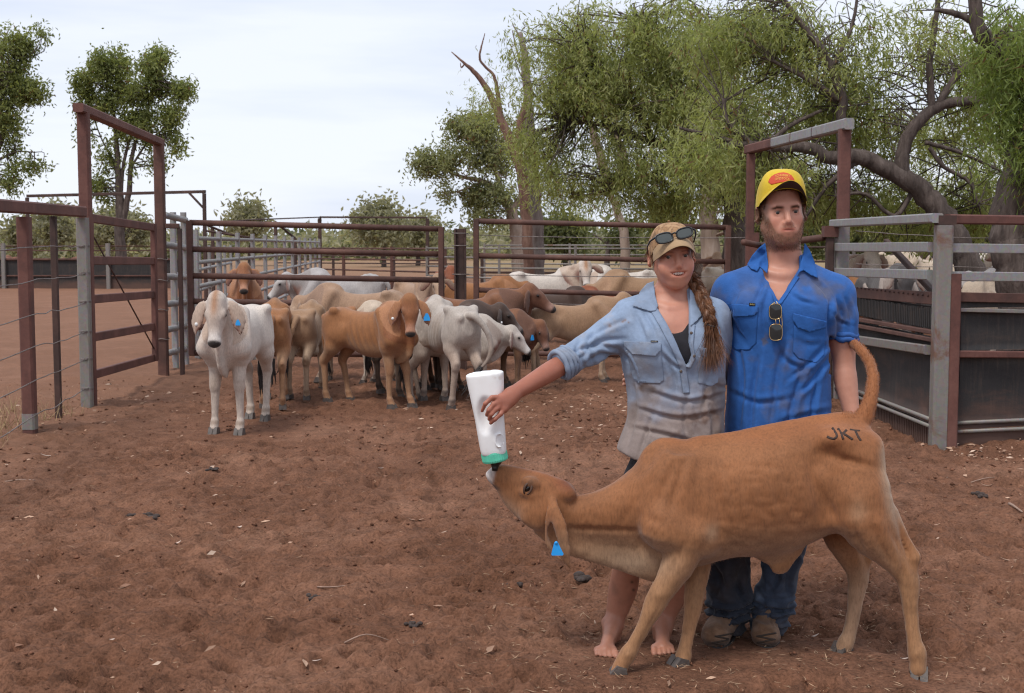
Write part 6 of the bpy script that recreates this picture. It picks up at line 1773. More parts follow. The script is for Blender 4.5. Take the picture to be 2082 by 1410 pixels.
    # cap
    crown, brim, L = cap_mesh(hO, capR, sc, .0925, .112, .034, .160, -.030, dict(ang=1.22, z0=.040, rise=.050, wx=.0865, len=.066, zf=.036, arch=.080, pw=1.9), .88)
    yel = np.array([.66, .47, .035])
    cp = poly_mesh('cap', crown[0], crown[1], M['cap_cloth'], root, np.tile(yel, (len(crown[0]), 1)) * (1 - .25 * np.clip(gnoise(*(crown[0].T * 14)), 0, 1))[:, None])
    nb = len(brim[0]) // 2
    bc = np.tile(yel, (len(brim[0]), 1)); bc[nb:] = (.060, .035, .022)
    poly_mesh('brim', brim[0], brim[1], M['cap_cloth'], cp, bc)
    cb = bvh_of(np.array(crown[0]), np.array(crown[1]))
    z = 240 / 1410.0
    def J(pts): return [(1480 + a * z, 320 + b * z) for a, b in pts]
    sheet('cap_badge', M['badge'], cp, J([(480, 298), (492, 262), (520, 228), (560, 203), (610, 186), (665, 180), (715, 190), (760, 215), (790, 255), (802, 305), (770, 330), (640, 300), (520, 330)]), cb, .0006, .0012, 2.0)
    bt = [("SCHUBERT", 652, 214, 28, 0.50), ("LIVESTOCK", 650, 252, 28, 0.40), ("TRANSPORT", 655, 282, 28, 0.40)]
    for txt, cx_, cy_, hh, bow in bt[:2]: letters(txt, cx_ * z + 1480, cy_ * z + 320, hh * z, 178 * z, cb, cp, M['badge_text'], bow, off=.0042)
    # shirt
    t = SDF()
    torso(t, [(1000, 1462, 1704, .150), (930, 1468, 1698, .147), (860, 1473, 1690, .142), (790, 1478, 1687, .138), (720, 1480, 1690, .142), (660, 1480, 1697, .148), (612, 1484, 1700, .136), (578, 1512, 1676, .105, .015), (545, 1548, 1645, .086, .02), (524, 1557, 1636, .074, .03)], MD, 1588, .02, 2.3)
    for x, y in ((1490, 592), (1696, 596)): t.rc(B(1594, 548, .035), B(x, y, .02), .066, .074, .05)
    for q in (-1, 1): t.ell(B(1588 + q * 46, 628, -.100), (.095, .042, .075), .06)
    t.chain([B(1698, 604, .02), B(1708, 645, .015), B(1711, 680, .01)], [.078, .070, .064], .03)
    t.chain([B(1487, 602, .03), B(1462, 660, .08), B(1450, 705, .11)], [.078, .070, .064], .03)
    ax = B(1713, 705, .01) - B(1710, 655, .01); ax /= np.linalg.norm(ax)
    t.plane(B(1711, 694, .01), ax + np.array([-.45, 0, 0]), .006, lo=B(1690, 720) - np.array([0, .2, .05]), hi=B(1760, 650) + np.array([0, .2, 0]))
    px_prism(t, [(1557, 480), (1558, 542), (1564, 570), (1580, 614), (1583, 614), (1601, 590), (1620, 566), (1634, 546), (1637, 480)], MD - .12, MD - .4, MD + .02)
    t.rc(hO + hR @ np.array([0, .012, -.06]), B(1594, 556, .035), .064, .070, .008, 's')
    sV, sQ = t.surf(0.0055, relax=2)
    sN = vnormals(sV, sQ); spx, spy = invpx(sV)
    one = np.ones(len(sV)); low = sstep(620, 720, spy); slv = sstep(1684, 1694, spx); edge = sstep(560, 600, spy)
    sV = cloth_folds(sV, sN, [(.005, .11, .45, .08, 1, low * (1 - slv)), (.0014, .05, .12, .5, 5, one * edge)])
    sV = creases(sV, vnormals(sV, sQ), [([(1684, 700), (1650, 735), (1612, 765)], 5, .009), ([(1688, 725), (1655, 770), (1622, 800)], 5, .008), ([(1596, 690), (1580, 760), (1568, 860)], 6, .008), ([(1634, 745), (1612, 820), (1598, 890)], 6, .009), ([(1664, 760), (1652, 830), (1646, 890)], 5, .008),
        ([(1542, 720), (1530, 800), (1526, 890)], 6, .009), ([(1500, 705), (1510, 770), (1502, 870)], 5, .008), ([(1486, 640), (1498, 672), (1520, 700)], 4, .007), ([(1690, 616), (1687, 650), (1688, 690)], 4, .012), ([(1648, 566), (1676, 590), (1690, 618)], 4, .006), ([(1556, 560), (1546, 590), (1536, 614)], 5, .007), ([(1560, 600), (1552, 640), (1556, 690)], 5, .006),
        ([(1612, 600), (1630, 612), (1652, 618)], 4, .005), ([(1702, 606), (1712, 640), (1714, 664)], 4, .007), ([(1718, 604), (1729, 636), (1730, 660)], 4, .006), ([(1694, 640), (1706, 654), (1722, 660)], 3.5, .006), ([(1590, 860), (1630, 848), (1680, 838)], 6, .006), ([(1490, 800), (1540, 820), (1600, 812)], 6, .006), ([(1620, 690), (1640, 700), (1668, 700)], 4, .006), ([(1500, 600), (1490, 620), (1482, 650)], 5, .008), ([(1580, 700), (1600, 735), (1640, 752)], 5, .006)])
    cc = np.tile(np.array([.033, .128, .41]), (len(sV), 1))
    x_, y_, z_ = sV.T
    d1 = fbm(x_ * 6 + 3, z_ * 6, y_ * 4, 4); d2 = fbm(x_ * 22, z_ * 22, y_ * 10 + 5, 3)
    w = np.clip(sstep(.05, .75, d1 + .35 * d2) * .62 + np.exp(-((spx - 1520) / 26) ** 2 - ((spy - 590) / 36) ** 2) * .4 + np.exp(-((spx - 1668) / 18) ** 2 - ((spy - 590) / 26) ** 2) * .45 + sstep(.35, .7, d2) * np.exp(-((spx - 1545) / 40) ** 2 - ((spy - 695) / 16) ** 2) * .9, 0, .85)[:, None]
    cc = cc * (1 - w) + np.array([.105, .110, .160]) * w
    w = (sstep(780, 980, spy) * .35)[:, None]; cc = cc * (1 - w) + np.array([.045, .09, .21]) * w
    sh = link('shirt', np_mesh('shirt', sV, sQ, True, cc), M['cloth'], root)
    sb = bvh_of(sV, sQ)
    both = bvh_of(np.concatenate([sV, V]), np.concatenate([sQ, Q + len(sV)]))
    blue = M['blue_cloth']
    sheet('collar', blue, sh, [(1556, 494), (1543, 504), (1529, 520), (1519, 538), (1527, 547), (1539, 552), (1545, 543), (1553, 550), (1560, 557), (1562, 538), (1559, 515)], both, lambda x, y: .008 + .010 * math.exp(-((y - 515) / 18) ** 2), .004, 3.0)
    sheet('collar', blue, sh, [(1636, 494), (1646, 508), (1656, 532), (1663, 566), (1648, 560), (1634, 550), (1627, 553), (1620, 562), (1627, 540), (1633, 516)], both, lambda x, y: .008 + .010 * math.exp(-((y - 515) / 18) ** 2), .004, 3.0)
    sheet('placket', blue, sh, stroke([(1622, 562), (1602, 592), (1584, 618)], 8), sb, .003, .003, 3); sheet('placket', blue, sh, stroke([(1556, 548), (1566, 580), (1581, 618), (1582, 690)], 8), sb, .003, .003, 3)
    for fl, bo in (([(1476, 617), (1541, 622), (1541, 635), (1531, 643), (1484, 645), (1476, 634)], [(1480, 640), (1540, 640), (1538, 698), (1524, 712), (1496, 712), (1484, 700)]),
                   ([(1613, 637), (1682, 654), (1679, 667), (1646, 676), (1622, 667), (1612, 652)], [(1614, 662), (1678, 668), (1676, 722), (1660, 738), (1624, 730), (1612, 716)])):
        p_ = sheet('pocket', blue, sh, bo, sb, .0012, .002, 4); sheet('pocket_flap', blue, sh, fl, sb, .005, .003, 3)
    lb = sheet('maker_label', M['black_cloth'], sh, [(1523, 616), (1536, 617), (1536, 623), (1523, 622)], sb, .009, .001, 2)
    letters("Bisley", 1529.5, 619.5, 3.6, 9.0, sb, sh, M['label_text'], 0, off=.0128)
    # rolled cuff
    m = MB()
    for k_, (rr, off) in enumerate(((.0125, 0), (.0115, -.018))):
        cpt = B(1711, 688, .01) - ax * (-off); e1 = np.cross(ax, np.array([0, 1, 0])); e1 /= np.linalg.norm(e1); e2 = np.cross(ax, e1)
        ring = [cpt + (e1 * math.cos(a) * .056 + e2 * math.sin(a) * .060) + ax * (.014 * math.cos(a)) + np.random.default_rng(k_).normal(size=3) * .0 for a in np.linspace(0, 2 * math.pi, 30)]
        m.tube([p + ax * .004 * math.sin(5 * i) for i, p in enumerate(ring)], [rr * (1 + .15 * math.sin(i * 1.7)) for i in range(30)], 8, False)
    m.build('rolled_cuff', blue, sh, True)
    # jeans
    j = SDF()
    torso(j, [(1010, 1500, 1676, .13), (940, 1502, 1674, .13), (890, 1506, 1668, .12)], MD, 1588, .03)
    j.chain([B(1540, 975, 0), B(1506, 1060, -.01), B(1481, 1125, -.01), B(1480, 1180, .0), B(1481, 1222, .01), B(1481, 1246, .015), B(1481, 1262, .015), B(1479, 1286, .01)], [.105, .092, .082, .086, .090, .084, .069, .062], .04, smooth=3)
    j.chain([B(1636, 975, 0), B(1608, 1060, -.01), B(1592, 1120, -.01), B(1582, 1172, .0), B(1571, 1218, .01), B(1570, 1240, .015), B(1565, 1258, .015), B(1559, 1284, .01)], [.105, .090, .080, .070, .078, .082, .068, .062], .04, smooth=3)
    for x, y in ((1479, 1287), (1559, 1284)): j.plane(B(x, y), (0, 0, -1), .004, lo=B(x - 60, y + 60) - np.array([0, .2, 0]), hi=B(x + 60, y - 4) + np.array([0, .2, 0]))
    jV, jQ = j.surf(.0065, relax=2); jN = vnormals(jV, jQ); jx, jy = invpx(jV)
    one = np.ones(len(jV)); bot = sstep(1195, 1235, jy)
    jV = cloth_folds(jV, jN, [(.020, .20, .030, .12, 11, bot), (.010, .05, .16, .35, 12, one), (.006, .05, .10, .9, 13, one)])
    jV = creases(jV, vnormals(jV, jQ), [([(1434, 1236), (1480, 1246), (1526, 1234)], 4.5, .015), ([(1438, 1255), (1480, 1263), (1520, 1252)], 4, .013), ([(1444, 1270), (1480, 1276), (1512, 1268)], 3, .008), ([(1528, 1224), (1572, 1241), (1616, 1240)], 4.5, .015), ([(1528, 1250), (1565, 1262), (1608, 1254)], 4, .013), ([(1532, 1268), (1562, 1274), (1594, 1268)], 3, .008), ([(1548, 1140), (1582, 1170), (1566, 1206)], 6, .010), ([(1620, 1130), (1600, 1170), (1604, 1212)], 6, .009), ([(1450, 1150), (1466, 1180), (1452, 1214)], 6, .009), ([(1512, 1150), (1500, 1190), (1514, 1222)], 6, .009)])
    cc = np.tile(np.array([.032, .038, .054]), (len(jV), 1))
    w = (sstep(1515, 1535, jx) * .75)[:, None]; cc = cc * (1 - w) + np.array([.062, .086, .135]) * w
    d = fbm(jV[:, 0] * 9, jV[:, 2] * 9, jV[:, 1] * 6, 4); w = (np.clip(d, 0, 1) * .5 + sstep(1262, 1284, jy) * .4)[:, None]; cc = cc * (1 - w) + np.array([.085, .065, .055]) * w
    w = (np.exp(-((jx - 1543) / 8) ** 2 - ((jy - 1215) / 12) ** 2) * .7)[:, None]; cc = cc * (1 - w) + np.array([.16, .20, .27]) * w
    link('jeans', np_mesh('jeans', jV, jQ, True, cc), M['denim'], root)
    # boots
    for (ax_, tx, tt) in ((1480, 1455, 1322), (1558, 1556, 1324)):
        b = SDF()
        a = B(ax_, 1290, .03); a[2] = .13; tz = B(tx, 1330, -.10)
        b.rc(a + np.array([0, 0, .02]), a + np.array([0, .01, -.08]), .050, .050, .03); b.rc(np.array([a[0], a[1] + .02, .045]), np.array([tz[0], tz[1], .040]), .050, .049, .03, sq=((0, 0, 1), .86))
        b.rc(a + np.array([0, -.02, -.03]), np.array([tz[0], tz[1] + .04, .055]), .044, .034, .04)
        b.ell((tz[0], tz[1] - .01, .042), (.050, .052, .042), .03); b.plane((0, 0, -.004), (0, 0, -1), .004); b.plane(a + np.array([0, 0, .05]), (0, 0, 1), .01)
        bV, bQ = b.surf(.005, relax=2); bN = vnormals(bV, bQ)
        bV = cloth_folds(bV, bN, [(.003, .09, .020, 0, 21, sstep(.06, .09, bV[:, 2])), (.002, .02, .02, .5, 22, np.ones(len(bV)))])
        cc = np.tile(np.array([.21, .115, .066]), (len(bV), 1)); d = fbm(bV[:, 0] * 20, bV[:, 1] * 20, bV[:, 2] * 20, 4)
        w = np.clip(.25 + d * .8, 0, .9)[:, None]; cc = cc * (1 - w) + np.array([.27, .17, .115]) * w
        w = (np.exp(-((bV[:, 2] - .022) / .013) ** 2) * sstep(tz[1] + .0, tz[1] - .05, bV[:, 1]) * .7)[:, None]; cc = cc * (1 - w) + np.array([.055, .047, .044]) * w
        bo = link('boot', np_mesh('boot', bV, bQ, True, cc), M['leather'], root)
        m = MB(); ring = []
        for k_ in range(32):
            an = 2 * math.pi * k_ / 32; cy_ = (a[1] + tz[1]) / 2; hy = (a[1] - tz[1]) / 2 + .062
            f = (math.sin(an) + 1) / 2
            ring.append((tz[0] + (a[0] - tz[0]) * f + math.cos(an) * .046, cy_ + math.sin(an) * (hy - .008), .003))
        m.tube([*ring, ring[0]], .009, 6, False); m.build('sole', M['sole'], bo, True)
        bb = bvh_of(bV, bQ); m = MB()
        for k_ in range(5):
            pts = []; yy = 1291 + k_ * 6.5; hw = 20 - k_ * 1.2; cxx = ax_ + (tx - ax_) * (k_ + 1) / 6
            for sx in np.linspace(-1, 1, 9):
                h = bb.ray_cast(EYE, (P(cxx + sx * hw, yy + (3.5 * sx if k_ % 2 else -3.5 * sx), 1) - EYE).normalized())
                if h[0] is not None and h[0].y < a[1] + .03: pts.append(h[0] + Vector((0, -.0025, .001)))
            if len(pts) > 3: m.tube(pts, .0034, 5)
        if m.n: m.build('laces', M['lace'], bo, True)
    # sunglasses hooked on the shirt
    g = thing('sunglasses', 'gold rimmed sunglasses hanging folded from the neck of the blue shirt', 'sunglasses', tuple(B(1577, 640, -.16)))
    fr = B(1577, 650, 0); h = sb.ray_cast(EYE, (P(1577, 652, 1) - EYE).normalized()); D_ = h[0].y - .014
    def out(cx_, cy_, w_, h_, tilt=0): return [P(cx_ + w_ * np.sign(math.cos(a)) * abs(math.cos(a)) ** .62 + tilt * h_ * math.sin(a), cy_ + h_ * np.sign(math.sin(a)) * abs(math.sin(a)) ** .62, D_ - .004 * math.cos(a)) for a in np.linspace(0, 2 * math.pi, 33)]
    for cx_, cy_, w_, h_ in ((1576.5, 634, 12.5, 15.5), (1577.5, 676, 13, 16.5)):
        o = out(cx_, cy_, w_, h_); m = MB(); m.tube(o, .0016, 6, False); m.build('rim', M['gold'], g, True)
        m = MB(); m.add([tuple(p) for p in o[:-1]] + [tuple(P(cx_, cy_, D_ - .004))], [(i, (i + 1) % 32, 32) for i in range(32)]); m.build('lens', M['lens'], g, True)
    m = MB()
    m.tube([P(1584, 648, D_), P(1585, 655, D_), P(1584, 662, D_)], .0018, 6); m.tube([P(1577, 650, D_), P(1577.5, 656, D_), P(1577, 661, D_)], .0014, 6); m.build('bridge', M['gold'], g, True)
    m = MB(); m.tube([P(1581, 617, D_ + .006), P(1589, 640, D_ + .003), P(1590.5, 660, D_ + .001), P(1589, 692, D_)], .0018, 6); m.tube([P(1570, 619, D_ + .012), P(1578, 613, D_ + .02), P(1582, 618, D_ + .006)], .0018, 6); m.build('temple', M['gold'], g, True)
    return root
M['badge'] = m_plain('red_badge_print', (0.52, 0.060, 0.022), 0.7, 0, 0.1)
M['badge_text'] = m_plain('yellow_badge_print', (0.66, 0.40, 0.06), 0.7, 0, 0.1)
M['label_text'] = m_plain('label_thread', (0.45, 0.38, 0.12), 0.7, 0, 0.1)
def blue_mat(name, c, dirt):
    m, nt, b = mat_new(name); t = NT(nt); co = t.objco()
    f = t.noise(7.0, 5, 0.65, co); w = t.noise(700.0, 2, 0.5, co); g = t.noise(40.0, 5, 0.6, co)
    k = t.mix(t.ramp(f, [(0.48, 0.0), (0.75, 0.65)]), c, dirt)
    k = t.mix(0.6, k, t.ramp(g, [(0.3, 0.75), (0.7, 1.05)]), 'MULTIPLY'); k = t.mix(0.5, k, t.ramp(w, [(0.3, 0.7), (0.7, 1.0)]), 'MULTIPLY')
    nt.links.new(k, b.inputs['Base Color']); b.inputs['Roughness'].default_value = 0.9; b.inputs['Specular IOR Level'].default_value = 0.2
    t.bump(g, 0.3, 0.006, b)
    return m
M['blue_cloth'] = blue_mat('bright_blue_drill', (0.033, 0.128, 0.41), (0.09, 0.10, 0.17))
M['pale_denim'] = blue_mat('pale_blue_chambray', (0.255, 0.325, 0.45), (0.28, 0.25, 0.235))
def letters(txt, cx, cy, hgt, wid, bvh, parent, mat, bow=0.0, off=.0022):
    """words printed on a curved surface: real letter outlines laid on it"""
    cu = bpy.data.curves.new('lettering', 'FONT'); cu.body = txt; cu.align_x = 'CENTER'; cu.align_y = 'CENTER'; cu.size = 1.0; cu.resolution_u = 2
    o = bpy.data.objects.new('lettering', cu); COL.objects.link(o)
    dg = bpy.context.evaluated_depsgraph_get(); me = bpy.data.meshes.new_from_object(o.evaluated_get(dg))
    bpy.data.objects.remove(o)
    V = np.array([v.co[:] for v in me.vertices]); w = V[:, 0].max() - V[:, 0].min(); h = max(V[:, 1].max() - V[:, 1].min(), .1)
    out = []
    for x, y, _ in V:
        px = cx + x / w * wid; py = cy - (y - (V[:, 1].max() + V[:, 1].min()) / 2) / h * hgt + bow * hgt * (2 * x / w) ** 2
        d = (P(px, py, 1.0) - EYE).normalized(); q = bvh.ray_cast(EYE, d)
        out.append(tuple(q[0] - d * off) if q[0] is not None else tuple(P(px, py, 4.85)))
    me.vertices.foreach_set('co', np.array(out, np.float32).ravel()); me.update(); me.name = 'lettering'
    return link('lettering', me, mat, parent)

WD = 4.93
def build_woman():
    def B(px, py, D=0.0): return np.array(P(px, py, WD + D))
    def A(px, py, D): return np.array(P(px, py, D))
    s = SDF()
    hO = B(1366, 520, .0); hR = rotz(math.radians(6)) @ roty(math.radians(-5)) @ rotx(math.radians(3)); sc = 1.02
    add_head(s, hO, hR, sc, True, True)
    s.rc(hO + hR @ np.array([0, .012, -.06]), B(1366, 606, .03), .050, .056, .03)
    for x in (1292, 1442): s.rc(B(1366, 592, .035), B(x, 632, .02), .040, .047, .04)
    torso(s, [(985, 1280, 1452, .115), (930, 1284, 1450, .11), (850, 1300, 1436, .092), (780, 1296, 1444, .095), (710, 1286, 1456, .105), (660, 1284, 1458, .10), (622, 1310, 1428, .075, .015), (596, 1338, 1396, .052, .025)], WD, 1368, .03)
    for q in (-1, 1): s.ell(B(1368 + q * 40, 708, -.075), (.060, .050, .060), .05)
    for q in (-1, 1): s.rc(B(1366 + q * 7, 628, -.052), B(1366 + q * 52, 614, -.015), .011, .010, .018)
    # her outstretched arm and the hand on the bottle
    s.chain([B(1280, 640, .01), A(1215, 690, 4.88), A(1158, 732, 4.815), A(1120, 755, 4.765), A(1075, 782, 4.69), A(1040, 803, 4.635)], [.048, .042, .038, .0385, .032, .0265], .02, smooth=4)
    s.rc(A(1040, 803, 4.635), A(1014, 814, 4.592), .0255, .019, .018); s.rc(A(1040, 808, 4.632), A(1024, 832, 4.592), .0245, .017, .018); s.rc(A(1036, 815, 4.62), A(1012, 822, 4.590), .020, .016, .015)
    for pts in ([(1010, 808, 4.583), (1000, 809, 4.572), (987, 821, 4.566), (980, 836, 4.580)], [(1012, 817, 4.583), (1004, 822, 4.571), (994, 834, 4.564), (989, 844, 4.580)], [(1016, 826, 4.584), (1009, 832, 4.572), (999, 843, 4.565), (994, 853, 4.580)], [(1022, 834, 4.588), (1018, 842, 4.577), (1006, 853, 4.572), (997.5, 861, 4.582)]):
        s.chain([A(*p) for p in pts], [.0098, .0090, .0080, .0066], .005)
    s.chain([A(1040, 806, 4.645), A(1036, 818, 4.690), A(1024, 828, 4.722), A(1006, 832, 4.730)], [.017, .013, .0105, .0085], .012, smooth=3)
    # the other arm goes behind the man
    s.chain([B(1450, 640, .02), B(1470, 700, .11), B(1478, 750, .20), B(1520, 765, .27), B(1570, 765, .27)], [.046, .040, .036, .034, .025], .02, smooth=3)
    h1 = B(1585, 765, .26); s.rc(B(1570, 765, .27), h1, .023, .030, .02, sq=((0, 1, 0), .6))
    for dz in (.026, .009, -.009, -.025):
        a = h1 + np.array([.025, 0, dz]); s.chain([a, a + np.array([.034, -.006, 0]), a + np.array([.062, -.018, -.003])], [.0095, .0085, .007], .008)
    s.chain([h1 + np.array([-.01, -.01, .028]), h1 + np.array([.02, -.02, .05]), h1 + np.array([.04, -.025, .055])], [.012, .010, .008], .01)
    # legs and bare feet
    s.chain([B(1318, 985, .0), B(1292, 1080, -.01), B(1276, 1150, -.01), B(1267, 1196, .02), B(1257, 1234, .03), B(1248, 1270, .03), B(1245, 1296, .025)], [.088, .068, .055, .057, .046, .034, .033], .03, smooth=3)
    s.chain([B(1418, 985, .0), B(1398, 1080, -.01), B(1384, 1150, -.01), B(1374, 1196, .02), B(1361, 1236, .03), B(1350, 1268, .03), B(1346, 1294, .025)], [.088, .068, .055, .056, .042, .034, .033], .03, smooth=3)
    for (axp, ty, tx, tD) in ((1245, 1342, 1231, 4.80), (1346, 1338, 1347, 4.83)):
        an = B(axp, 1302, .025); an[2] = .075
        heel = an + np.array([0, .035, -.045]); ball = np.array([P(tx, 1350, tD).x, tD, .020])
        s.rc(an, heel, .036, .030, .02); s.rc(an + np.array([0, -.02, -.005]), ball, .034, .019, .03); s.rc(heel, ball, .028, .020, .02)
        big = 1 if axp == 1245 else -1
        for k_ in range(-2, 3): s.ell(ball + np.array([k_ * .016, abs(k_) * .004, -.004]), (.014, .022, .014), .015)
        for k_, (o_, ln, rr) in enumerate(((.034, .040, .0125), (.014, .040, .0092), (-.003, .036, .0086), (-.019, .030, .0080), (-.034, .022, .0078))):
            a = ball + np.array([big * o_, -.010, -.004]); b_ = a + np.array([big * o_ * .10, -ln, -.005]); s.chain([a, (a + b_) / 2 + np.array([0, 0, .004]), b_], [rr * 1.05, rr, rr * .92], .006)
        s.ell(an + np.array([-.030, .008, .005]), (.012, .014, .014), .012); s.ell(an + np.array([.030, .008, .012]), (.012, .014, .014), .012)
    V, Q = s.surf(0.0042)
    px, py = invpx(V)
    base = (0.55, 0.262, 0.178)
    c = np.tile(np.array(base), (len(V), 1))
    def lay(w, k):
        nonlocal c
        w = np.clip(w, 0, 1)[:, None]; c = c * (1 - w) + np.array(k) * w
    lay((px < 1180) * (py > 680) * 1.0, (0.36, 0.135, 0.085)); lay((px < 1025) * (py > 800) * (py < 880) * .5, (0.40, 0.15, 0.10))
    lay(sstep(1000, 1100, py) * .7, (0.34, 0.150, 0.092)); lay(sstep(1315, 1345, py) * .5, (0.42, 0.20, 0.14))
    lay(sstep(1120, 1200, py) * np.clip(fbm(V[:, 0] * 18, V[:, 2] * 12, V[:, 1] * 18, 4), 0, 1) * .5, (0.19, 0.10, 0.07))
    for a_, b_ in ((1285, 1184), (1288, 1200)): lay(np.exp(-((px - a_) / 3.2) ** 2 - ((py - b_) / 3.0) ** 2) * (V[:, 1] < WD + .02) * .9, (0.05, 0.03, 0.022))
    lay(sstep(600, 640, py) * sstep(700, 660, py) * (px > 1300) * (px < 1440) * .35, (0.45, 0.185, 0.13))
    c, _ = face_paint(V, hO, hR, sc, c, True, base)
    root = thing('person', 'barefoot smiling woman in a tan cap and dirty pale blue shirt feeding the calf', 'person', tuple(B(1300, 1326) * np.array([1, 1, 0])))
    link('body', np_mesh('body', V, Q, True, c), M['skin'], root)
    eyes_for(root, hO, hR, sc, (.045, .035, .028), (-.18, 0))
    def H(x, y, z): return hO + hR @ (np.array([x, y, z]) * sc)
    m = MB()
    for k_ in range(-5, 6): m.ball(H(k_ * .0060, -.0885 + abs(k_) ** 2 * .00026, -.0606 + abs(k_) ** 2 * .00017), (.0033, .003, .0064 - abs(k_) * .0002), 8, 6, hR)
    m.build('teeth', M['teeth'], root, True)
    N = vnormals(V, Q); r = np.random.default_rng(9)
    l = (V - hO) @ hR / sc
    # hair swept back under the cap
    hm = (np.linalg.norm(l, axis=1) < .15) & (l[:, 2] > -.085) & (l[:, 2] < .085) & (((np.abs(l[:, 0]) > .045) & (l[:, 1] > -.035 - .2 * (l[:, 2] < .0)) & (l[:, 2] > .012)) | (l[:, 1] > .045 - .35 * (l[:, 2] + .02).clip(-.1, .05)))
    hm &= ~((np.abs(l[:, 0]) > .072) & (l[:, 2] < .014) & (l[:, 1] < .042))
    i = np.flatnonzero(hm); i = r.choice(i, 5200)
    back = (hR @ np.array([.15, 1, -.55]))
    strands('hair', M['hair_blond'], root, V[i] + N[i] * .002, N[i] * .12 + back + r.normal(size=(len(i), 3)) * .10, .055, .0022, .10, 6, 4)
    # loose wisps by the ears
    w_ = []; d_ = []
    for k_ in range(90):
        q = -1 if k_ < 50 else 1
        w_.append(H(q * r.uniform(.070, .078), r.uniform(-.02, .03), r.uniform(-.01, .03))); d_.append(hR @ np.array([q * r.uniform(.1, .5), r.uniform(-.2, .4), -1]))
    strands('hair_wisps', M['hair_blond'], root, np.array(w_), np.array(d_), .085, .0011, .22, 7, 7)
    # braid over the shoulder, and the brush below the tie
    bp = [tuple(H(.035, .085, -.045)), A(1404, 566, WD + .045), A(1416, 584, WD - .01), A(1428, 606, WD - .075), A(1439, 632, WD - .115), A(1445, 658, WD - .128)]
    path = catmull(bp, 12); n = len(path); m = MB(); trip = []
    T = np.array([path[min(i + 1, n - 1)] - path[max(i - 1, 0)] for i in range(n)]); T /= np.linalg.norm(T, axis=1)[:, None]
    for ph in range(3):
        pts, rad = [], []
        for i, p in enumerate(path):
            e1 = np.cross(T[i], [0, 1, 0]); e1 /= np.linalg.norm(e1); e2 = np.cross(T[i], e1)
            a = i * .24 + ph * 2 * math.pi / 3; w = 1 - .30 * i / n
            pts.append(p + e1 * .0165 * w * math.sin(a) + e2 * .0085 * w * math.sin(2 * a)); rad.append(.0165 * w)
        m.tube(pts, rad, 10); trip.append((pts, rad))
    braid = m.build('braid', M['hair_braid'], root, True)
    ro, di = [], []
    for pts, rad in trip:
        for i in range(len(pts) - 1):
            tg = pts[i + 1] - pts[i]; tg /= np.linalg.norm(tg); e1 = np.cross(tg, [0, 1, 0]); e1 /= np.linalg.norm(e1); e2 = np.cross(tg, e1)
            for _ in range(30):
                a = r.uniform(0, 6.28); ro.append(pts[i] + (e1 * math.cos(a) + e2 * math.sin(a)) * rad[i] * 1.0); di.append(tg + r.normal(size=3) * .07)
    strands('braid_hair', M['hair_braid'], braid, np.array(ro), np.array(di), .026, .0019, .05, 8, 3)
    e = A(1445, 663, WD - .13); m = MB(); m.tube([e + np.array([.014 * math.cos(a), .011 * math.sin(a), .003 * math.sin(2 * a)]) for a in np.linspace(0, 6.284, 15)], .006, 6, False); m.build('hair_tie', M['black'], braid, True)
    ro = e + r.normal(size=(1700, 3)) * np.array([.0085, .006, .004]); di = np.tile(np.array([.03, -.02, -1.0]), (1700, 1)) + r.normal(size=(1700, 3)) * np.array([.16, .10, .05])
    strands('braid_tail', M['hair_braid'], braid, ro, di, .150, .0022, .10, 9, 6, .02)
    # cap
    crown, brim, L = cap_mesh(hO, hR, sc, .0870, .104, .016, .124, -.020, dict(ang=1.15, z0=.028, rise=.046, wx=.083, len=.070, zf=-.012, arch=.058, pw=2.0), 1.0)
    def camo(Vv):
        a = gnoise(*(Vv.T * 26)); b_ = gnoise(*(Vv.T * 34 + 7))
        k_ = np.tile(np.array([.34, .195, .095]), (len(Vv), 1)); k_[a > .12] = (.20, .105, .052); k_[a < -.22] = (.44, .29, .16); k_[b_ > .30] = (.13, .075, .04)
        return k_
    # finer crown so that the print has an edge
    cv, cf = np.array(crown[0]), crown[1]
    cp = poly_mesh('cap', cv, cf, M['cap_camo'], root)
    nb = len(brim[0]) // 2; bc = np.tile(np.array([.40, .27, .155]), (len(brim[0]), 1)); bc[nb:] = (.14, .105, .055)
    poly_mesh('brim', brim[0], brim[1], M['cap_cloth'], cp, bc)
    m = MB(); m.ball(L([(0, .012, .129)])[0], (.006, .006, .003), 8, 5); m.build('cap_button', M['cap_camo'], cp, True)
    # sunglasses parked on the cap
    g = thing('sunglasses', 'black framed sunglasses resting on the front of the tan cap', 'sunglasses', tuple(H(0, -.125, .082)))
    R2 = hR @ roty(math.radians(-9)) @ rotx(math.radians(-22)); gO = H(-.012, -.108, .078); sc = 1.07
    def gl(x, y, z): return gO + R2 @ (np.array([x, y, z]) * sc)
    for q in (-1, 1):
        o = [gl(q * .037 + .029 * np.sign(math.cos(a)) * abs(math.cos(a)) ** .7 + q * .002 * math.sin(a), -.010 + .30 * abs(q * .037 + .029 * math.cos(a)) ** 1.6, .0180 * np.sign(math.sin(a)) * abs(math.sin(a)) ** .7 + .06 * (q * .037 + .029 * math.cos(a)) * q * .35) for a in np.linspace(0, 2 * math.pi, 33)]
        m = MB(); m.tube(o, .0034, 6, False); m.build('rim', M['black'], g, True)
        m = MB(); cN = np.mean([np.array(p) for p in o[:-1]], 0) + R2 @ np.array([0, -.0025, 0]); m.add([tuple(p) for p in o[:-1]] + [tuple(cN)], [(i, (i + 1) % 32, 32) for i in range(32)]); m.build('lens', M['lens_grey'], g, True)
        m = MB(); m.tube([gl(q * .067, -.002, .012), gl(q * .083, .02, .010), gl(q * .090, .06, .004), gl(q * .086, .105, -.008)], [.004, .0035, .003, .003], 6); m.build('temple', M['black'], g, True)
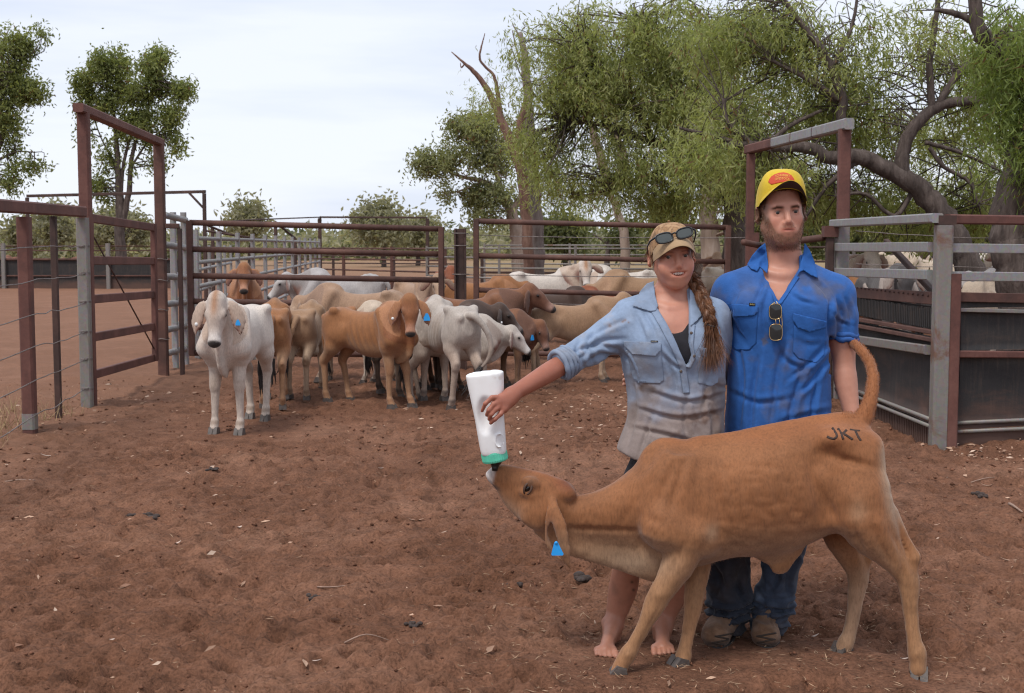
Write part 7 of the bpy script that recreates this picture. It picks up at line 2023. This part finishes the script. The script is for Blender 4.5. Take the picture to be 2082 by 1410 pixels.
        m = MB(); m.ball(gl(q * .064, -.0065, .015), (.0035, .0016, .0016), 6, 4, R2); m.build('hinge_stud', M['tag_white'], g, True)
    m = MB(); m.tube([gl(-.010, -.011, .006), gl(0, -.013, .009), gl(.010, -.011, .006)], .0036, 6); m.build('bridge', M['black'], g, True)
    # tank top
    k = SDF()
    torso(k, [(800, 1290, 1448, .10), (710, 1281, 1461, .110), (668, 1292, 1450, .106), (640, 1300, 1440, .09)], WD, 1368, .03)
    for q in (-1, 1): k.ell(B(1368 + q * 40, 708, -.080), (.063, .052, .062), .05)
    px_prism(k, [(1300, 560), (1330, 640), (1352, 668), (1370, 679), (1388, 675), (1402, 655), (1408, 620), (1412, 560)], WD - .12, WD - .4, WD + .1)
    kV, kQ = k.surf(.006, relax=2); link('tank_top', np_mesh('tank_top', kV, kQ), M['black_cloth'], root)
    # shorts
    k = SDF(); torso(k, [(1010, 1276, 1458, .125), (950, 1280, 1454, .122), (905, 1288, 1446, .112)], WD, 1368, .03)
    k.rc(B(1316, 990), B(1298, 1066, -.01), .098, .086, .04); k.rc(B(1420, 990), B(1402, 1066, -.01), .098, .086, .04); k.plane(B(1368, 1075), (0, 0, -1), .004)
    kV, kQ = k.surf(.009); link('shorts', np_mesh('shorts', kV, kQ), M['black_cloth'], root)
    # shirt
    t = SDF()
    torso(t, [(952, 1248, 1474, .140), (905, 1257, 1472, .135), (850, 1276, 1470, .122), (790, 1275, 1474, .122), (730, 1262, 1474, .132), (680, 1264, 1470, .130), (648, 1274, 1462, .112), (616, 1312, 1426, .080, .015), (596, 1332, 1404, .060, .025)], WD, 1368, .02, 2.3)
    for q in (-1, 1): t.ell(B(1370 + q * 42, 706, -.082), (.075, .060, .075), .06)
    for x, y in ((1284, 640), (1448, 640)): t.rc(B(1366, 602, .035), B(x, y, .015), .050, .062, .05)
    t.chain([B(1284, 652, .01), A(1238, 684, 4.895), A(1195, 710, 4.855), A(1142, 742, 4.795)], [.078, .070, .061, .053], .04)
    t.chain([B(1446, 652, .02), B(1466, 700, .10), B(1474, 755, .185)], [.070, .062, .054], .04)
    d = A(1128, 750, 4.78) - A(1190, 714, 4.85); d /= np.linalg.norm(d)
    t.plane(A(1136, 744, 4.79), d, .005, lo=A(1060, 820, 4.6), hi=A(1150, 690, 5.0))
    t.plane(B(1300, 932), (-.42, 0, -1), .004, lo=B(1230, 990) - np.array([0, .3, 0]), hi=B(1310, 900) + np.array([0, .3, 0])); t.plane(B(1368, 948), (0, 0, -1), .004)
    px_prism(t, [(1331, 560), (1330, 600), (1337, 622), (1356, 658), (1376, 700), (1393, 742), (1399, 742), (1405, 722), (1400, 700), (1401, 668), (1404, 640), (1404, 600), (1400, 560)], WD - .12, WD - .4, WD + .02)
    t.rc(hO + hR @ np.array([0, .012, -.06]), B(1366, 606, .03), .054, .060, .008, 's')
    sV, sQ = t.surf(.0055, relax=2); sN = vnormals(sV, sQ); spx, spy = invpx(sV)
    one = np.ones(len(sV)); slv = sstep(1268, 1250, spx) * sstep(800, 770, spy); low = sstep(720, 800, spy)
    sV = cloth_folds(sV, sN, [(.005, .10, .35, .15, 31, low), (.0014, .045, .11, .8, 35, one)])
    sV = creases(sV, vnormals(sV, sQ), [([(1292, 640), (1304, 668), (1312, 692)], 5, .007), ([(1310, 636), (1328, 668), (1336, 692)], 4, .006), ([(1262, 716), (1282, 740), (1300, 790)], 5, .008), ([(1252, 712), (1215, 702), (1165, 716)], 5, .010), ([(1262, 690), (1220, 696), (1180, 728)], 5, .009), ([(1256, 724), (1222, 722), (1192, 744)], 4.5, .009), ([(1270, 650), (1230, 668), (1190, 690)], 5, .007), ([(1180, 690), (1172, 712), (1186, 742)], 4, .008), ([(1206, 676), (1196, 700), (1206, 738)], 4, .007),
        ([(1330, 800), (1400, 818), (1472, 802)], 5, .008), ([(1300, 832), (1380, 852), (1466, 838)], 5, .008), ([(1292, 872), (1350, 884), (1424, 902)], 5, .007), ([(1452, 780), (1465, 788), (1478, 786)], 4, .007), ([(1282, 760), (1291, 830), (1276, 900)], 6, .009), ([(1324, 850), (1312, 884), (1300, 926)], 5, .008), ([(1440, 770), (1434, 800), (1428, 840)], 5, .007), ([(1360, 740), (1372, 770), (1376, 800)], 4, .007), ([(1398, 800), (1392, 850), (1402, 920)], 6, .007), ([(1345, 720), (1368, 742), (1388, 752)], 4, .006), ([(1352, 700), (1366, 720), (1384, 738)], 3.5, .005), ([(1440, 820), (1452, 860), (1448, 910)], 5, .008), ([(1350, 900), (1380, 910), (1420, 930)], 4, .006), ([(1455, 650), (1466, 690), (1470, 740)], 4, .007)])
    sN = vnormals(sV, sQ)
    x_, y_, z_ = sV.T
    cc = np.tile(np.array([.265, .345, .485]), (len(sV), 1))
    def lay2(w, k_):
        nonlocal cc
        w = np.clip(w, 0, 1)[:, None]; cc = cc * (1 - w) + np.array(k_) * w
    d1 = fbm(x_ * 7, z_ * 7, y_ * 5, 4); d2 = fbm(x_ * 20 + 4, z_ * 20, y_ * 10, 4)
    body = 1 - slv
    lay2(sstep(735, 850, spy + 40 * d1 + 18 * d2) * body * .82, (.31, .225, .172)); lay2(sstep(.15, .7, d1 + .4 * d2) * sstep(720, 790, spy) * body * .85, (.135, .083, .058))
    lay2(sstep(.2, .9, d1) * .35, (.31, .35, .43)); lay2(np.exp(-((spx - 1425) / 34) ** 2 - ((spy - 852) / 20) ** 2) * sstep(-.3, .3, d2 + .2) * .85, (.16, .095, .07)); lay2(np.exp(-((spx - 1459) / 8) ** 2 - ((spy - 884) / 9) ** 2) * .8, (.12, .08, .06))
    for a_, b_, rr in ((1240, 661, 4.0), (1266, 654, 3.5), (1271, 651, 3), (1278, 656, 2)): lay2(np.exp(-((spx - a_) / rr) ** 2 - ((spy - b_) / rr) ** 2) * .8, (.20, .115, .07))
    lay2(sstep(.1, .6, d2) * slv * .35, (.36, .33, .34)); lay2(sstep(1462, 1476, spx) * .45, (.24, .25, .29))
    sh = link('shirt', np_mesh('shirt', sV, sQ, True, cc), M['cloth'], root)
    sb = bvh_of(sV, sQ); both = bvh_of(np.concatenate([sV, V]), np.concatenate([sQ, Q + len(sV)])); pd = M['pale_denim']
    sheet('collar', pd, sh, [(1329, 572), (1315, 577), (1302, 592), (1286, 622), (1300, 627), (1314, 631), (1322, 634), (1334, 632), (1338, 622), (1332, 600)], both, lambda x, y: .007 + .014 * math.exp(-((y - 590) / 18) ** 2), .004, 3)
    sheet('collar', pd, sh, [(1402, 588), (1411, 594), (1422, 608), (1431, 624), (1424, 628), (1428, 640), (1418, 652), (1404, 664), (1403, 640), (1403, 612)], both, lambda x, y: .007 + .012 * math.exp(-((y - 600) / 20) ** 2), .004, 3)
    sheet('placket', pd, sh, stroke([(1328, 628), (1348, 662), (1370, 704), (1388, 744), (1396, 800)], 13), sb, .003, .003, 3); sheet('placket', pd, sh, stroke([(1408, 660), (1404, 700), (1408, 730), (1399, 748)], 11), sb, .003, .003, 3)
    sheet('pocket', pd, sh, [(1272, 712), (1344, 714), (1350, 774), (1340, 780), (1296, 778), (1287, 770)], sb, .0012, .002, 4); sheet('pocket_flap', pd, sh, [(1269, 694), (1344, 696), (1344, 713), (1333, 725), (1286, 721), (1269, 704)], sb, .005, .003, 3)
    sheet('pocket', pd, sh, [(1420, 724), (1462, 730), (1460, 778), (1446, 786), (1420, 780)], sb, .0012, .002, 4); sheet('pocket_flap', pd, sh, [(1421, 706), (1428, 722), (1437, 735), (1450, 735), (1467, 728), (1467, 712)], sb, .005, .003, 3)
    sheet('maker_label', M['black_cloth'], sh, [(1323, 692.5), (1338, 693), (1338, 696.5), (1323, 696)], sb, .009, .001, 2)
    letters("BISLEY", 1330.5, 694.5, 2.4, 12, sb, sh, M['label_thread'], 0, off=.0122)
    m = MB()
    for a_, b_ in ((1384, 755), (1405, 677), (1411, 724)):
        h = both.ray_cast(EYE, (P(a_, b_, 1) - EYE).normalized())
        m2 = MB(); m2.ball(h[0] + Vector((0, -.0075, 0)), (.0058, .002, .0058), 10, 6); m2.build('button', M['button'], sh, True)
    # rolled cuffs
    for cpt, dr, r1, r2 in ((A(1140, 742, 4.795), d, .054, .054),):
        e1 = np.cross(dr, [0, 1, 0]); e1 /= np.linalg.norm(e1); e2 = np.cross(dr, e1); m = MB()
        for k_, (rr, of) in enumerate(((.010, .004), (.0105, -.012), (.0095, -.028), (.009, -.044))):
            ring = [cpt + dr * (of + .004 * math.sin(2 * a + k_)) + e1 * math.cos(a) * r1 * (1 + .03 * math.sin(3 * a + k_)) + e2 * math.sin(a) * r2 for a in np.linspace(0, 2 * math.pi, 34)]
            m.tube(ring, [rr * (1 + .12 * math.sin(i * 1.3 + k_)) for i in range(34)], 8, False)
        m.build('rolled_cuff', pd, sh, True)
    # the feeding bottle
    b = SDF(); o = A(985, 757, 4.668); u = A(1005, 924, 4.668) - o; Lb = np.linalg.norm(u); u /= Lb; n_ = np.array([u[2], 0, -u[0]]); n_ = -n_ if n_[0] < 0 else n_
    k1 = 4.668 / FPX; W = lambda px_: px_ * k1
    ts = [0, .012, .05, .35, .55, .78, .95, 1.0]; 
    b.loft(o, u, n_, [q * Lb for q in ts], [W(x) for x in (30, 36, 38.5, 33, 29.5, 27.5, 26, 23)], [-W(x) for x in (30, 37, 38.5, 34, 31, 29, 27, 24)], [.040, .050, .054, .054, .053, .051, .047, .042], .01, e=3.0)
    fy = 4.668 - .056
    b.ell(A(986, 846, fy), (.027, .022, .064), .016, 's')
    ring = [A(1016 + 9 * math.cos(a), 896 + 14 * math.sin(a), fy + .004) for a in np.linspace(0, 2 * math.pi, 17)]
    b.chain(ring, [.0022] * 17, .004)
    bV, bQ = b.surf(.004, relax=1)
    bc = np.tile(np.array([.80, .80, .80]), (len(bV), 1)); bx, by = invpx(bV)
    w = (np.exp(-((bx - 1012) / 9) ** 2 - ((by - 768) / 7) ** 2) * sstep(-.2, .4, fbm(bV[:, 0] * 60, bV[:, 2] * 60, 1, 3)) * .5 + np.clip(fbm(bV[:, 0] * 16, bV[:, 2] * 16, bV[:, 1] * 16, 4), 0, 1) * .12)[:, None]
    bc = bc * (1 - w) + np.array([.45, .32, .24]) * w
    bt = thing('feeding_bottle', 'white plastic calf feeding bottle held upside down with a green screw cap', 'bottle', tuple(A(1005, 924, 4.668)))
    link('bottle_body', np_mesh('bottle_body', bV, bQ, True, bc), M['bottle'], bt)
    # screw cap with ribs
    c0, c1 = A(1004, 919, 4.668), A(1006.5, 938, 4.668); ax = (c1 - c0); ax /= np.linalg.norm(ax); ax = ax + np.array([.05, 0, 0]); ax /= np.linalg.norm(ax)
    e1 = np.cross(ax, [0, 1, 0]); e1 /= np.linalg.norm(e1); e2 = np.cross(ax, e1); m = MB(); n = 96; V2, F2 = [], []
    prof = [(-.004, .042), (-.002, .0465), (.004, .0475), (.028, .0475), (.034, .046), (.037, .041), (.037, .018)]
    for j, (t_, rr) in enumerate(prof):
        for i in range(n):
            a = 2 * math.pi * i / n; q = rr * (1 + (.022 if (i % 3 == 0) else 0) * (1 if j in (2, 3) else 0)); V2.append(c0 + ax * t_ + e1 * math.cos(a) * q + e2 * math.sin(a) * q)
    for j in range(len(prof) - 1):
        for i in range(n): F2.append((j * n + i, j * n + (i + 1) % n, (j + 1) * n + (i + 1) % n, (j + 1) * n + i))
    m.add(V2, F2); m.build('screw_cap', M['cap_green'], bt)
    mo = A(1006, 958, 4.655); m = MB(); s0 = c0 + ax * .034
    m.tube([s0, s0 + (mo - s0) * .2, s0 + (mo - s0) * .45, s0 + (mo - s0) * .75, mo], [.024, .0235, .015, .012, .010], 14); m.build('teat', M['black'], bt, True)
    return root
M['label_thread'] = m_plain('pale_label_thread', (0.40, 0.38, 0.33), 0.8)
M['cap_green'] = m_plain('green_cap_plastic', (0.10, 0.52, 0.36), 0.4, 0, 0.12, 20)
M['bottle'] = None
def _bottle():
    m, nt, b = mat_new('white_bottle_plastic'); t = NT(nt)
    nt.links.new(t.n('ShaderNodeAttribute', attribute_name='Col').outputs['Color'], b.inputs['Base Color'])
    b.inputs['Roughness'].default_value = 0.38; b.inputs['Subsurface Weight'].default_value = 0.15; b.inputs['Subsurface Radius'].default_value = (.02, .02, .02)
    return m
M['bottle'] = _bottle()
def _camo():
    m, nt, b = mat_new('camouflage_cap_cloth'); t = NT(nt); co = t.objco()
    a = t.noise(22.0, 3, 0.5, co, 0.6); c = t.noise(31.0, 3, 0.5, t.objco((1, 1, 1.4)), 0.5); w = t.noise(600.0, 2, 0.5, co); g = t.noise(70, 3, .6, co)
    k = t.ramp(a, [(0.0, (.42, .27, .15)), (0.44, (.36, .21, .105)), (0.50, (.24, .13, .065)), (0.56, (.40, .25, .135))])
    k = t.mix(t.ramp(c, [(0.58, 0.0), (0.60, 0.8)]), k, (.15, .085, .045)); k = t.mix(t.ramp(g, [(0.62, 0.0), (0.66, 0.6)]), k, (.12, .075, .045)); k = t.mix(.4, k, t.ramp(w, [(.3, .7), (.7, 1.)]), 'MULTIPLY')
    nt.links.new(k, b.inputs['Base Color']); b.inputs['Roughness'].default_value = 0.9
    return m
M['cap_camo'] = _camo()

# ------------------------------------------------------------------ what lies on the dirt
def build_litter():
    r = np.random.default_rng(41)
    LC = np.array([(.46, .30, .21), (.36, .22, .15), (.28, .17, .11), (.52, .38, .29), (.22, .12, .08)])
    def scatter(n, dense):
        y = 2.7 + 12 * r.random(n) ** 1.15; x = (r.random(n) - .5) * (y * .86 + .4)
        if dense:
            k = n // 2
            y[:k] = r.normal(11.5, 1.6, k); x[:k] = r.normal(1.2, 1.1, k)
            q = n // 7; y[k:k + q] = r.uniform(6, 14, q); x[k:k + q] = -3.85 + r.normal(size=q) * .5
            y[k + q:k + 2 * q] = r.normal(9.6, .35, q); x[k + q:k + 2 * q] = r.uniform(3.3, 4.6, q)
        return x, y
    n = 2700; x, y = scatter(n, True)
    z = ground_z(x, y) + .004; a = r.uniform(0, 6.28, n); L = .020 + .058 * r.random(n) ** 1.6; w = L * r.uniform(.16, .34, n)
    d = np.stack([np.cos(a), np.sin(a), r.normal(size=n) * .12], 1); s = np.stack([-np.sin(a), np.cos(a), r.normal(size=n) * .35], 1)
    Pb = np.stack([x, y, z], 1); up = np.array([0, 0, 1.0])
    V = np.stack([Pb - d * L[:, None] / 2, Pb + s * w[:, None] / 2 + up * (L * .16)[:, None], Pb + d * L[:, None] / 2 + up * (L * .10)[:, None], Pb - s * w[:, None] / 2], 1).reshape(-1, 3)
    c = LC[r.integers(0, 5, n)] * r.uniform(.8, 1.2, (n, 1))
    tag(link('leaf_litter', np_mesh('leaf_litter', V, np.arange(4 * n).reshape(n, 4), False, np.repeat(c, 4, 0)), M['litter']), kind='stuff')
    n = 5200; x, y = scatter(n, False); k = int(n * .45); y[:k] = r.uniform(3.4, 6.0, k); x[:k] = r.uniform(-.2, 2.6, k)
    z = ground_z(x, y) + r.uniform(.002, .010, n); a = r.uniform(0, 6.28, n); L = r.uniform(.012, .055, n); w = r.uniform(.0010, .0022, n)
    d = np.stack([np.cos(a), np.sin(a), r.normal(size=n) * .18], 1); s = np.stack([-np.sin(a), np.cos(a), 0 * a], 1); Pb = np.stack([x, y, z], 1)
    b = s * (L * r.normal(size=n) * .12)[:, None]
    V = np.stack([Pb - d * L[:, None] / 2 - s * w[:, None], Pb + b - s * w[:, None], Pb + d * L[:, None] / 2, Pb + b + s * w[:, None] + up * .001], 1).reshape(-1, 3)
    c = np.array([(.42, .28, .18)]) * r.uniform(.45, 1.15, (n, 1))
    tag(link('straw_chaff', np_mesh('straw_chaff', V, np.arange(4 * n).reshape(n, 4), False, np.repeat(c, 4, 0)), M['litter']), kind='stuff')
    # crumbled clods
    n = 9000; x, y = scatter(n, False); rad = .0035 + .011 * r.random(n) ** 3 * (y / 6).clip(.7, 1.5)
    z = ground_z(x, y) + rad * .25
    base = np.array([(1, 0, 0), (-1, 0, 0), (0, 1, 0), (0, -1, 0), (0, 0, .8), (0, 0, -.5)], float)
    jit = base[None] * r.uniform(.6, 1.3, (n, 6, 1)) + r.normal(size=(n, 6, 3)) * .15
    V = (np.stack([x, y, z], 1)[:, None] + jit * rad[:, None, None]).reshape(-1, 3)
    f = np.array([(0, 2, 4), (2, 1, 4), (1, 3, 4), (3, 0, 4), (2, 0, 5), (1, 2, 5), (3, 1, 5), (0, 3, 5)])
    F = (f[None] + 6 * np.arange(n)[:, None, None]).reshape(-1, 3)
    c = np.array([(.17, .080, .050)]) * r.uniform(.55, 1.25, (n, 1))
    tag(link('dirt_clods', np_mesh('dirt_clods', V, F, True, np.repeat(c, 6, 0)), M['clod']), kind='stuff')
    # the leaves and bark pieces that show singly
    def leaf(px, py, L, w, ang, mat, name='dry_leaf', label='pale dry leaf lying alone on the trampled dirt', group='dry leaves on the dirt', curl=.16):
        p = G(px, py); p.z = float(ground_z(p.x, p.y)) + .006
        n_ = 8; V, F = [], []
        ca, sa = math.cos(ang), math.sin(ang)
        for i in range(n_ + 1):
            t = i / n_; ww = w * math.sin(math.pi * min(.97, max(.04, t))) ** .7 / 2; zz = L * curl * (2 * t - 1) ** 2; bx = .12 * L * math.sin(math.pi * t)
            for q, zq in ((-1, .25), (0, 0), (1, .25)):
                lx, ly = (t - .5) * L, q * ww + bx; V.append((p.x + lx * ca - ly * sa, p.y + lx * sa + ly * ca, p.z + zz + zq * w * .5))
        for i in range(n_):
            for j in range(2): F.append((i * 3 + j, i * 3 + j + 1, i * 3 + j + 4, i * 3 + j + 3))
        m = MB(); m.add(V, F); m.add([(a_, b_, c_ - .0015) for a_, b_, c_ in V], [tuple(x for x in f_[::-1]) for f_ in F])
        return tag(m.build(name, mat, None, True), label, 'leaf' if name == 'dry_leaf' else 'bark', group)
    for k, (px, py, L, w, a) in enumerate(((847, 1056, .10, .016, .1), (487, 1083, .035, .022, .9), (362, 1110, .055, .012, 1.2), (2006, 992, .085, .016, 2.7), (500, 1160, .035, .010, -.3), (775, 955, .04, .012, .2), (2052, 1148, .085, .014, -.4), (1921, 972, .05, .015, .4),
                                           (228, 1302, .022, .014, .5), (167, 1301, .03, .014, 0), (1657, 1303, .05, .010, .7), (1108, 1030, .02, .016, .2), (985, 1032, .04, .012, .5), (235, 893, .06, .022, .2), (640, 1356, .05, .008, .1), (1900, 1085, .06, .012, .1), (1840, 1350, .04, .01, .2), (100, 930, .12, .02, .1))):
        leaf(px, py, L, w, a, M['leaf_pale' if k % 3 else 'leaf_tan'], label=LEAF_LABELS[k])
    leaf(1683, 1276, .082, .019, .35, M['leaf_pale'], 'bark_strip', 'large pale strip of bark lying left of the far hind hoof of the calf', None, .05)
    def stick(pts, rad, label):
        q = [G(*p) for p in pts]; q = [Vector((a.x, a.y, float(ground_z(a.x, a.y)) + .008 + .006 * (i % 2))) for i, a in enumerate(q)]
        q = [Vector(v) for v in catmull([tuple(v) for v in q], 4)]
        m = MB(); m.tube(q, [rad * (1 - .6 * i / len(q)) for i in range(len(q))], 6); tag(m.build('stick', M['stick'], None, True), label, 'stick', 'sticks on the dirt')
    stick([(5, 978), (40, 976), (72, 988)], .006, 'pale curved stick at the left edge of the dirt')
    stick([(645, 1203), (680, 1208), (722, 1206)], .0035, 'thin pale twig in the middle of the empty dirt')
    stick([(700, 1308), (745, 1303), (795, 1297)], .0035, 'thin straight twig near the bottom middle of the photo')
    stick([(1965, 978), (2010, 974), (2060, 971)], .004, 'dark twig on the dirt at the right edge')
    stick([(1772, 948), (1785, 932), (1797, 918)], .0025, 'upright straw stalk behind the rump of the branded calf')
    stick([(2052, 1030), (2060, 1045), (2078, 1056)], .010, 'frayed pale root piece at the right edge of the dirt')
    # dung
    for k, (px, py, s, lab) in enumerate(((1045, 1196, .035, 'small dark dung lump in front of the bare feet'), (1182, 1182, .060, 'crumbly dung pat under the hanging ear of the branded calf'), (262, 1046, .040, 'left piece of the dark dung clump on the open dirt'), (300, 1050, .055, 'right piece of the dark dung clump on the open dirt'),
                                          (640, 1228, .040, 'dark dung lump lying beside the thin pale twig'), (842, 1277, .030, 'dark flat dung lump left of the bare feet, near the bottom'), (432, 976, .036, 'dark dung lump on the dirt below the white calf'), (1990, 1012, .05, 'dark dung pat near the dry leaf on the right'))):
        p = G(px, py); m = MB(); q = np.random.default_rng(k)
        for _ in range(9): m.ball((p.x + q.normal() * s * .55, p.y + q.normal() * s * .5, float(ground_z(p.x, p.y)) + s * .10 + q.random() * s * .22), (s * q.uniform(.25, .5), s * q.uniform(.25, .5), s * q.uniform(.15, .34)), 8, 6, rotz(q.uniform(0, 3)))
        tag(m.build('dung_lump', M['dung'], None, True), lab, 'dung', 'dung on the dirt')
    # dry grass along the left fence
    n = 1500; x = r.uniform(-5.6, -3.95, n) ; y = r.uniform(8.2, 12.0, n); keep = gnoise(x * 2.2, y * 2.2, 3) > -.05; x, y = x[keep], y[keep]; n = len(x)
    ro = np.stack([x, y, ground_z(x, y) - .01], 1); di = r.normal(size=(n, 3)) * .35 + np.array([0, 0, 1])
    o = strands('dry_grass', M['litter'], None, ro, di, .22, .006, .12, 44, 3, .05, col=np.array([(.36, .26, .14)]) * r.uniform(.6, 1.2, (n, 1))); tag(o, kind='stuff')
M['litter'] = m_attr('dry_litter', 0.8, 0.2)
M['clod'] = m_attr('dirt_clod', 0.95, 0.1)
M['leaf_pale'] = m_plain('pale_dry_leaf', (0.52, 0.40, 0.33), 0.7, 0, 0.2, 40)
M['leaf_tan'] = m_plain('tan_dry_leaf', (0.40, 0.25, 0.17), 0.7, 0, 0.2, 40)
M['stick'] = m_plain('weathered_twig', (0.30, 0.20, 0.15), 0.85, 0, 0.3, 40)
M['dung'] = m_plain('dry_dung', (0.055, 0.038, 0.032), 0.95, 0, 0.4, 60, 0.8, 120)
LEAF_LABELS = ['long pale dry leaf on the dirt below the bottle', 'small pale dry leaf upright on the open dirt, left of the bottle', 'narrow tan dry leaf slanting on the open dirt, below the dung clump', 'curled pale dry leaf on the dirt near the right edge', 'tiny pale dry leaf in the middle of the open dirt', 'short pale dry leaf on the dirt left of the green bottle cap', 'pale dry leaf at the right edge level with the hind hocks', 'small tan dry leaf right of the rump of the calf', 'tiny round pale leaf near the bottom left, right one of the pair', 'tiny pale leaf near the bottom left, left one of the pair', 'small dry leaf just below the large bark strip', 'small tan leaf behind the head of the branded calf', 'short pale leaf under the chin of the branded calf', 'tan dry leaf by the foot of the left fence', 'thin pale leaf near the bottom, left of the bare feet', 'thin tan leaf right of the near hock', 'small dry leaf left of the near hind hoof', 'broad pale dry leaf on the dirt below the left fence post']

for _x, _y, _r in ((-2.3, 11.0, .5),): CALM.append((_x, _y, _r, 0.0))
for _p in ((1256, 1376), (1377, 1370), (1868, 1376), (1710, 1334), (1231, 1346), (1347, 1340), (1455, 1330), (1556, 1332)):
    _g = G(*_p); CALM.append((_g.x, _g.y, 0.14, 0.012))
build_ground()
build_left_side(); build_middle(); build_right_side()
build_trees()
build_herd()
build_fed_calf()
build_man()
build_woman()
build_litter()
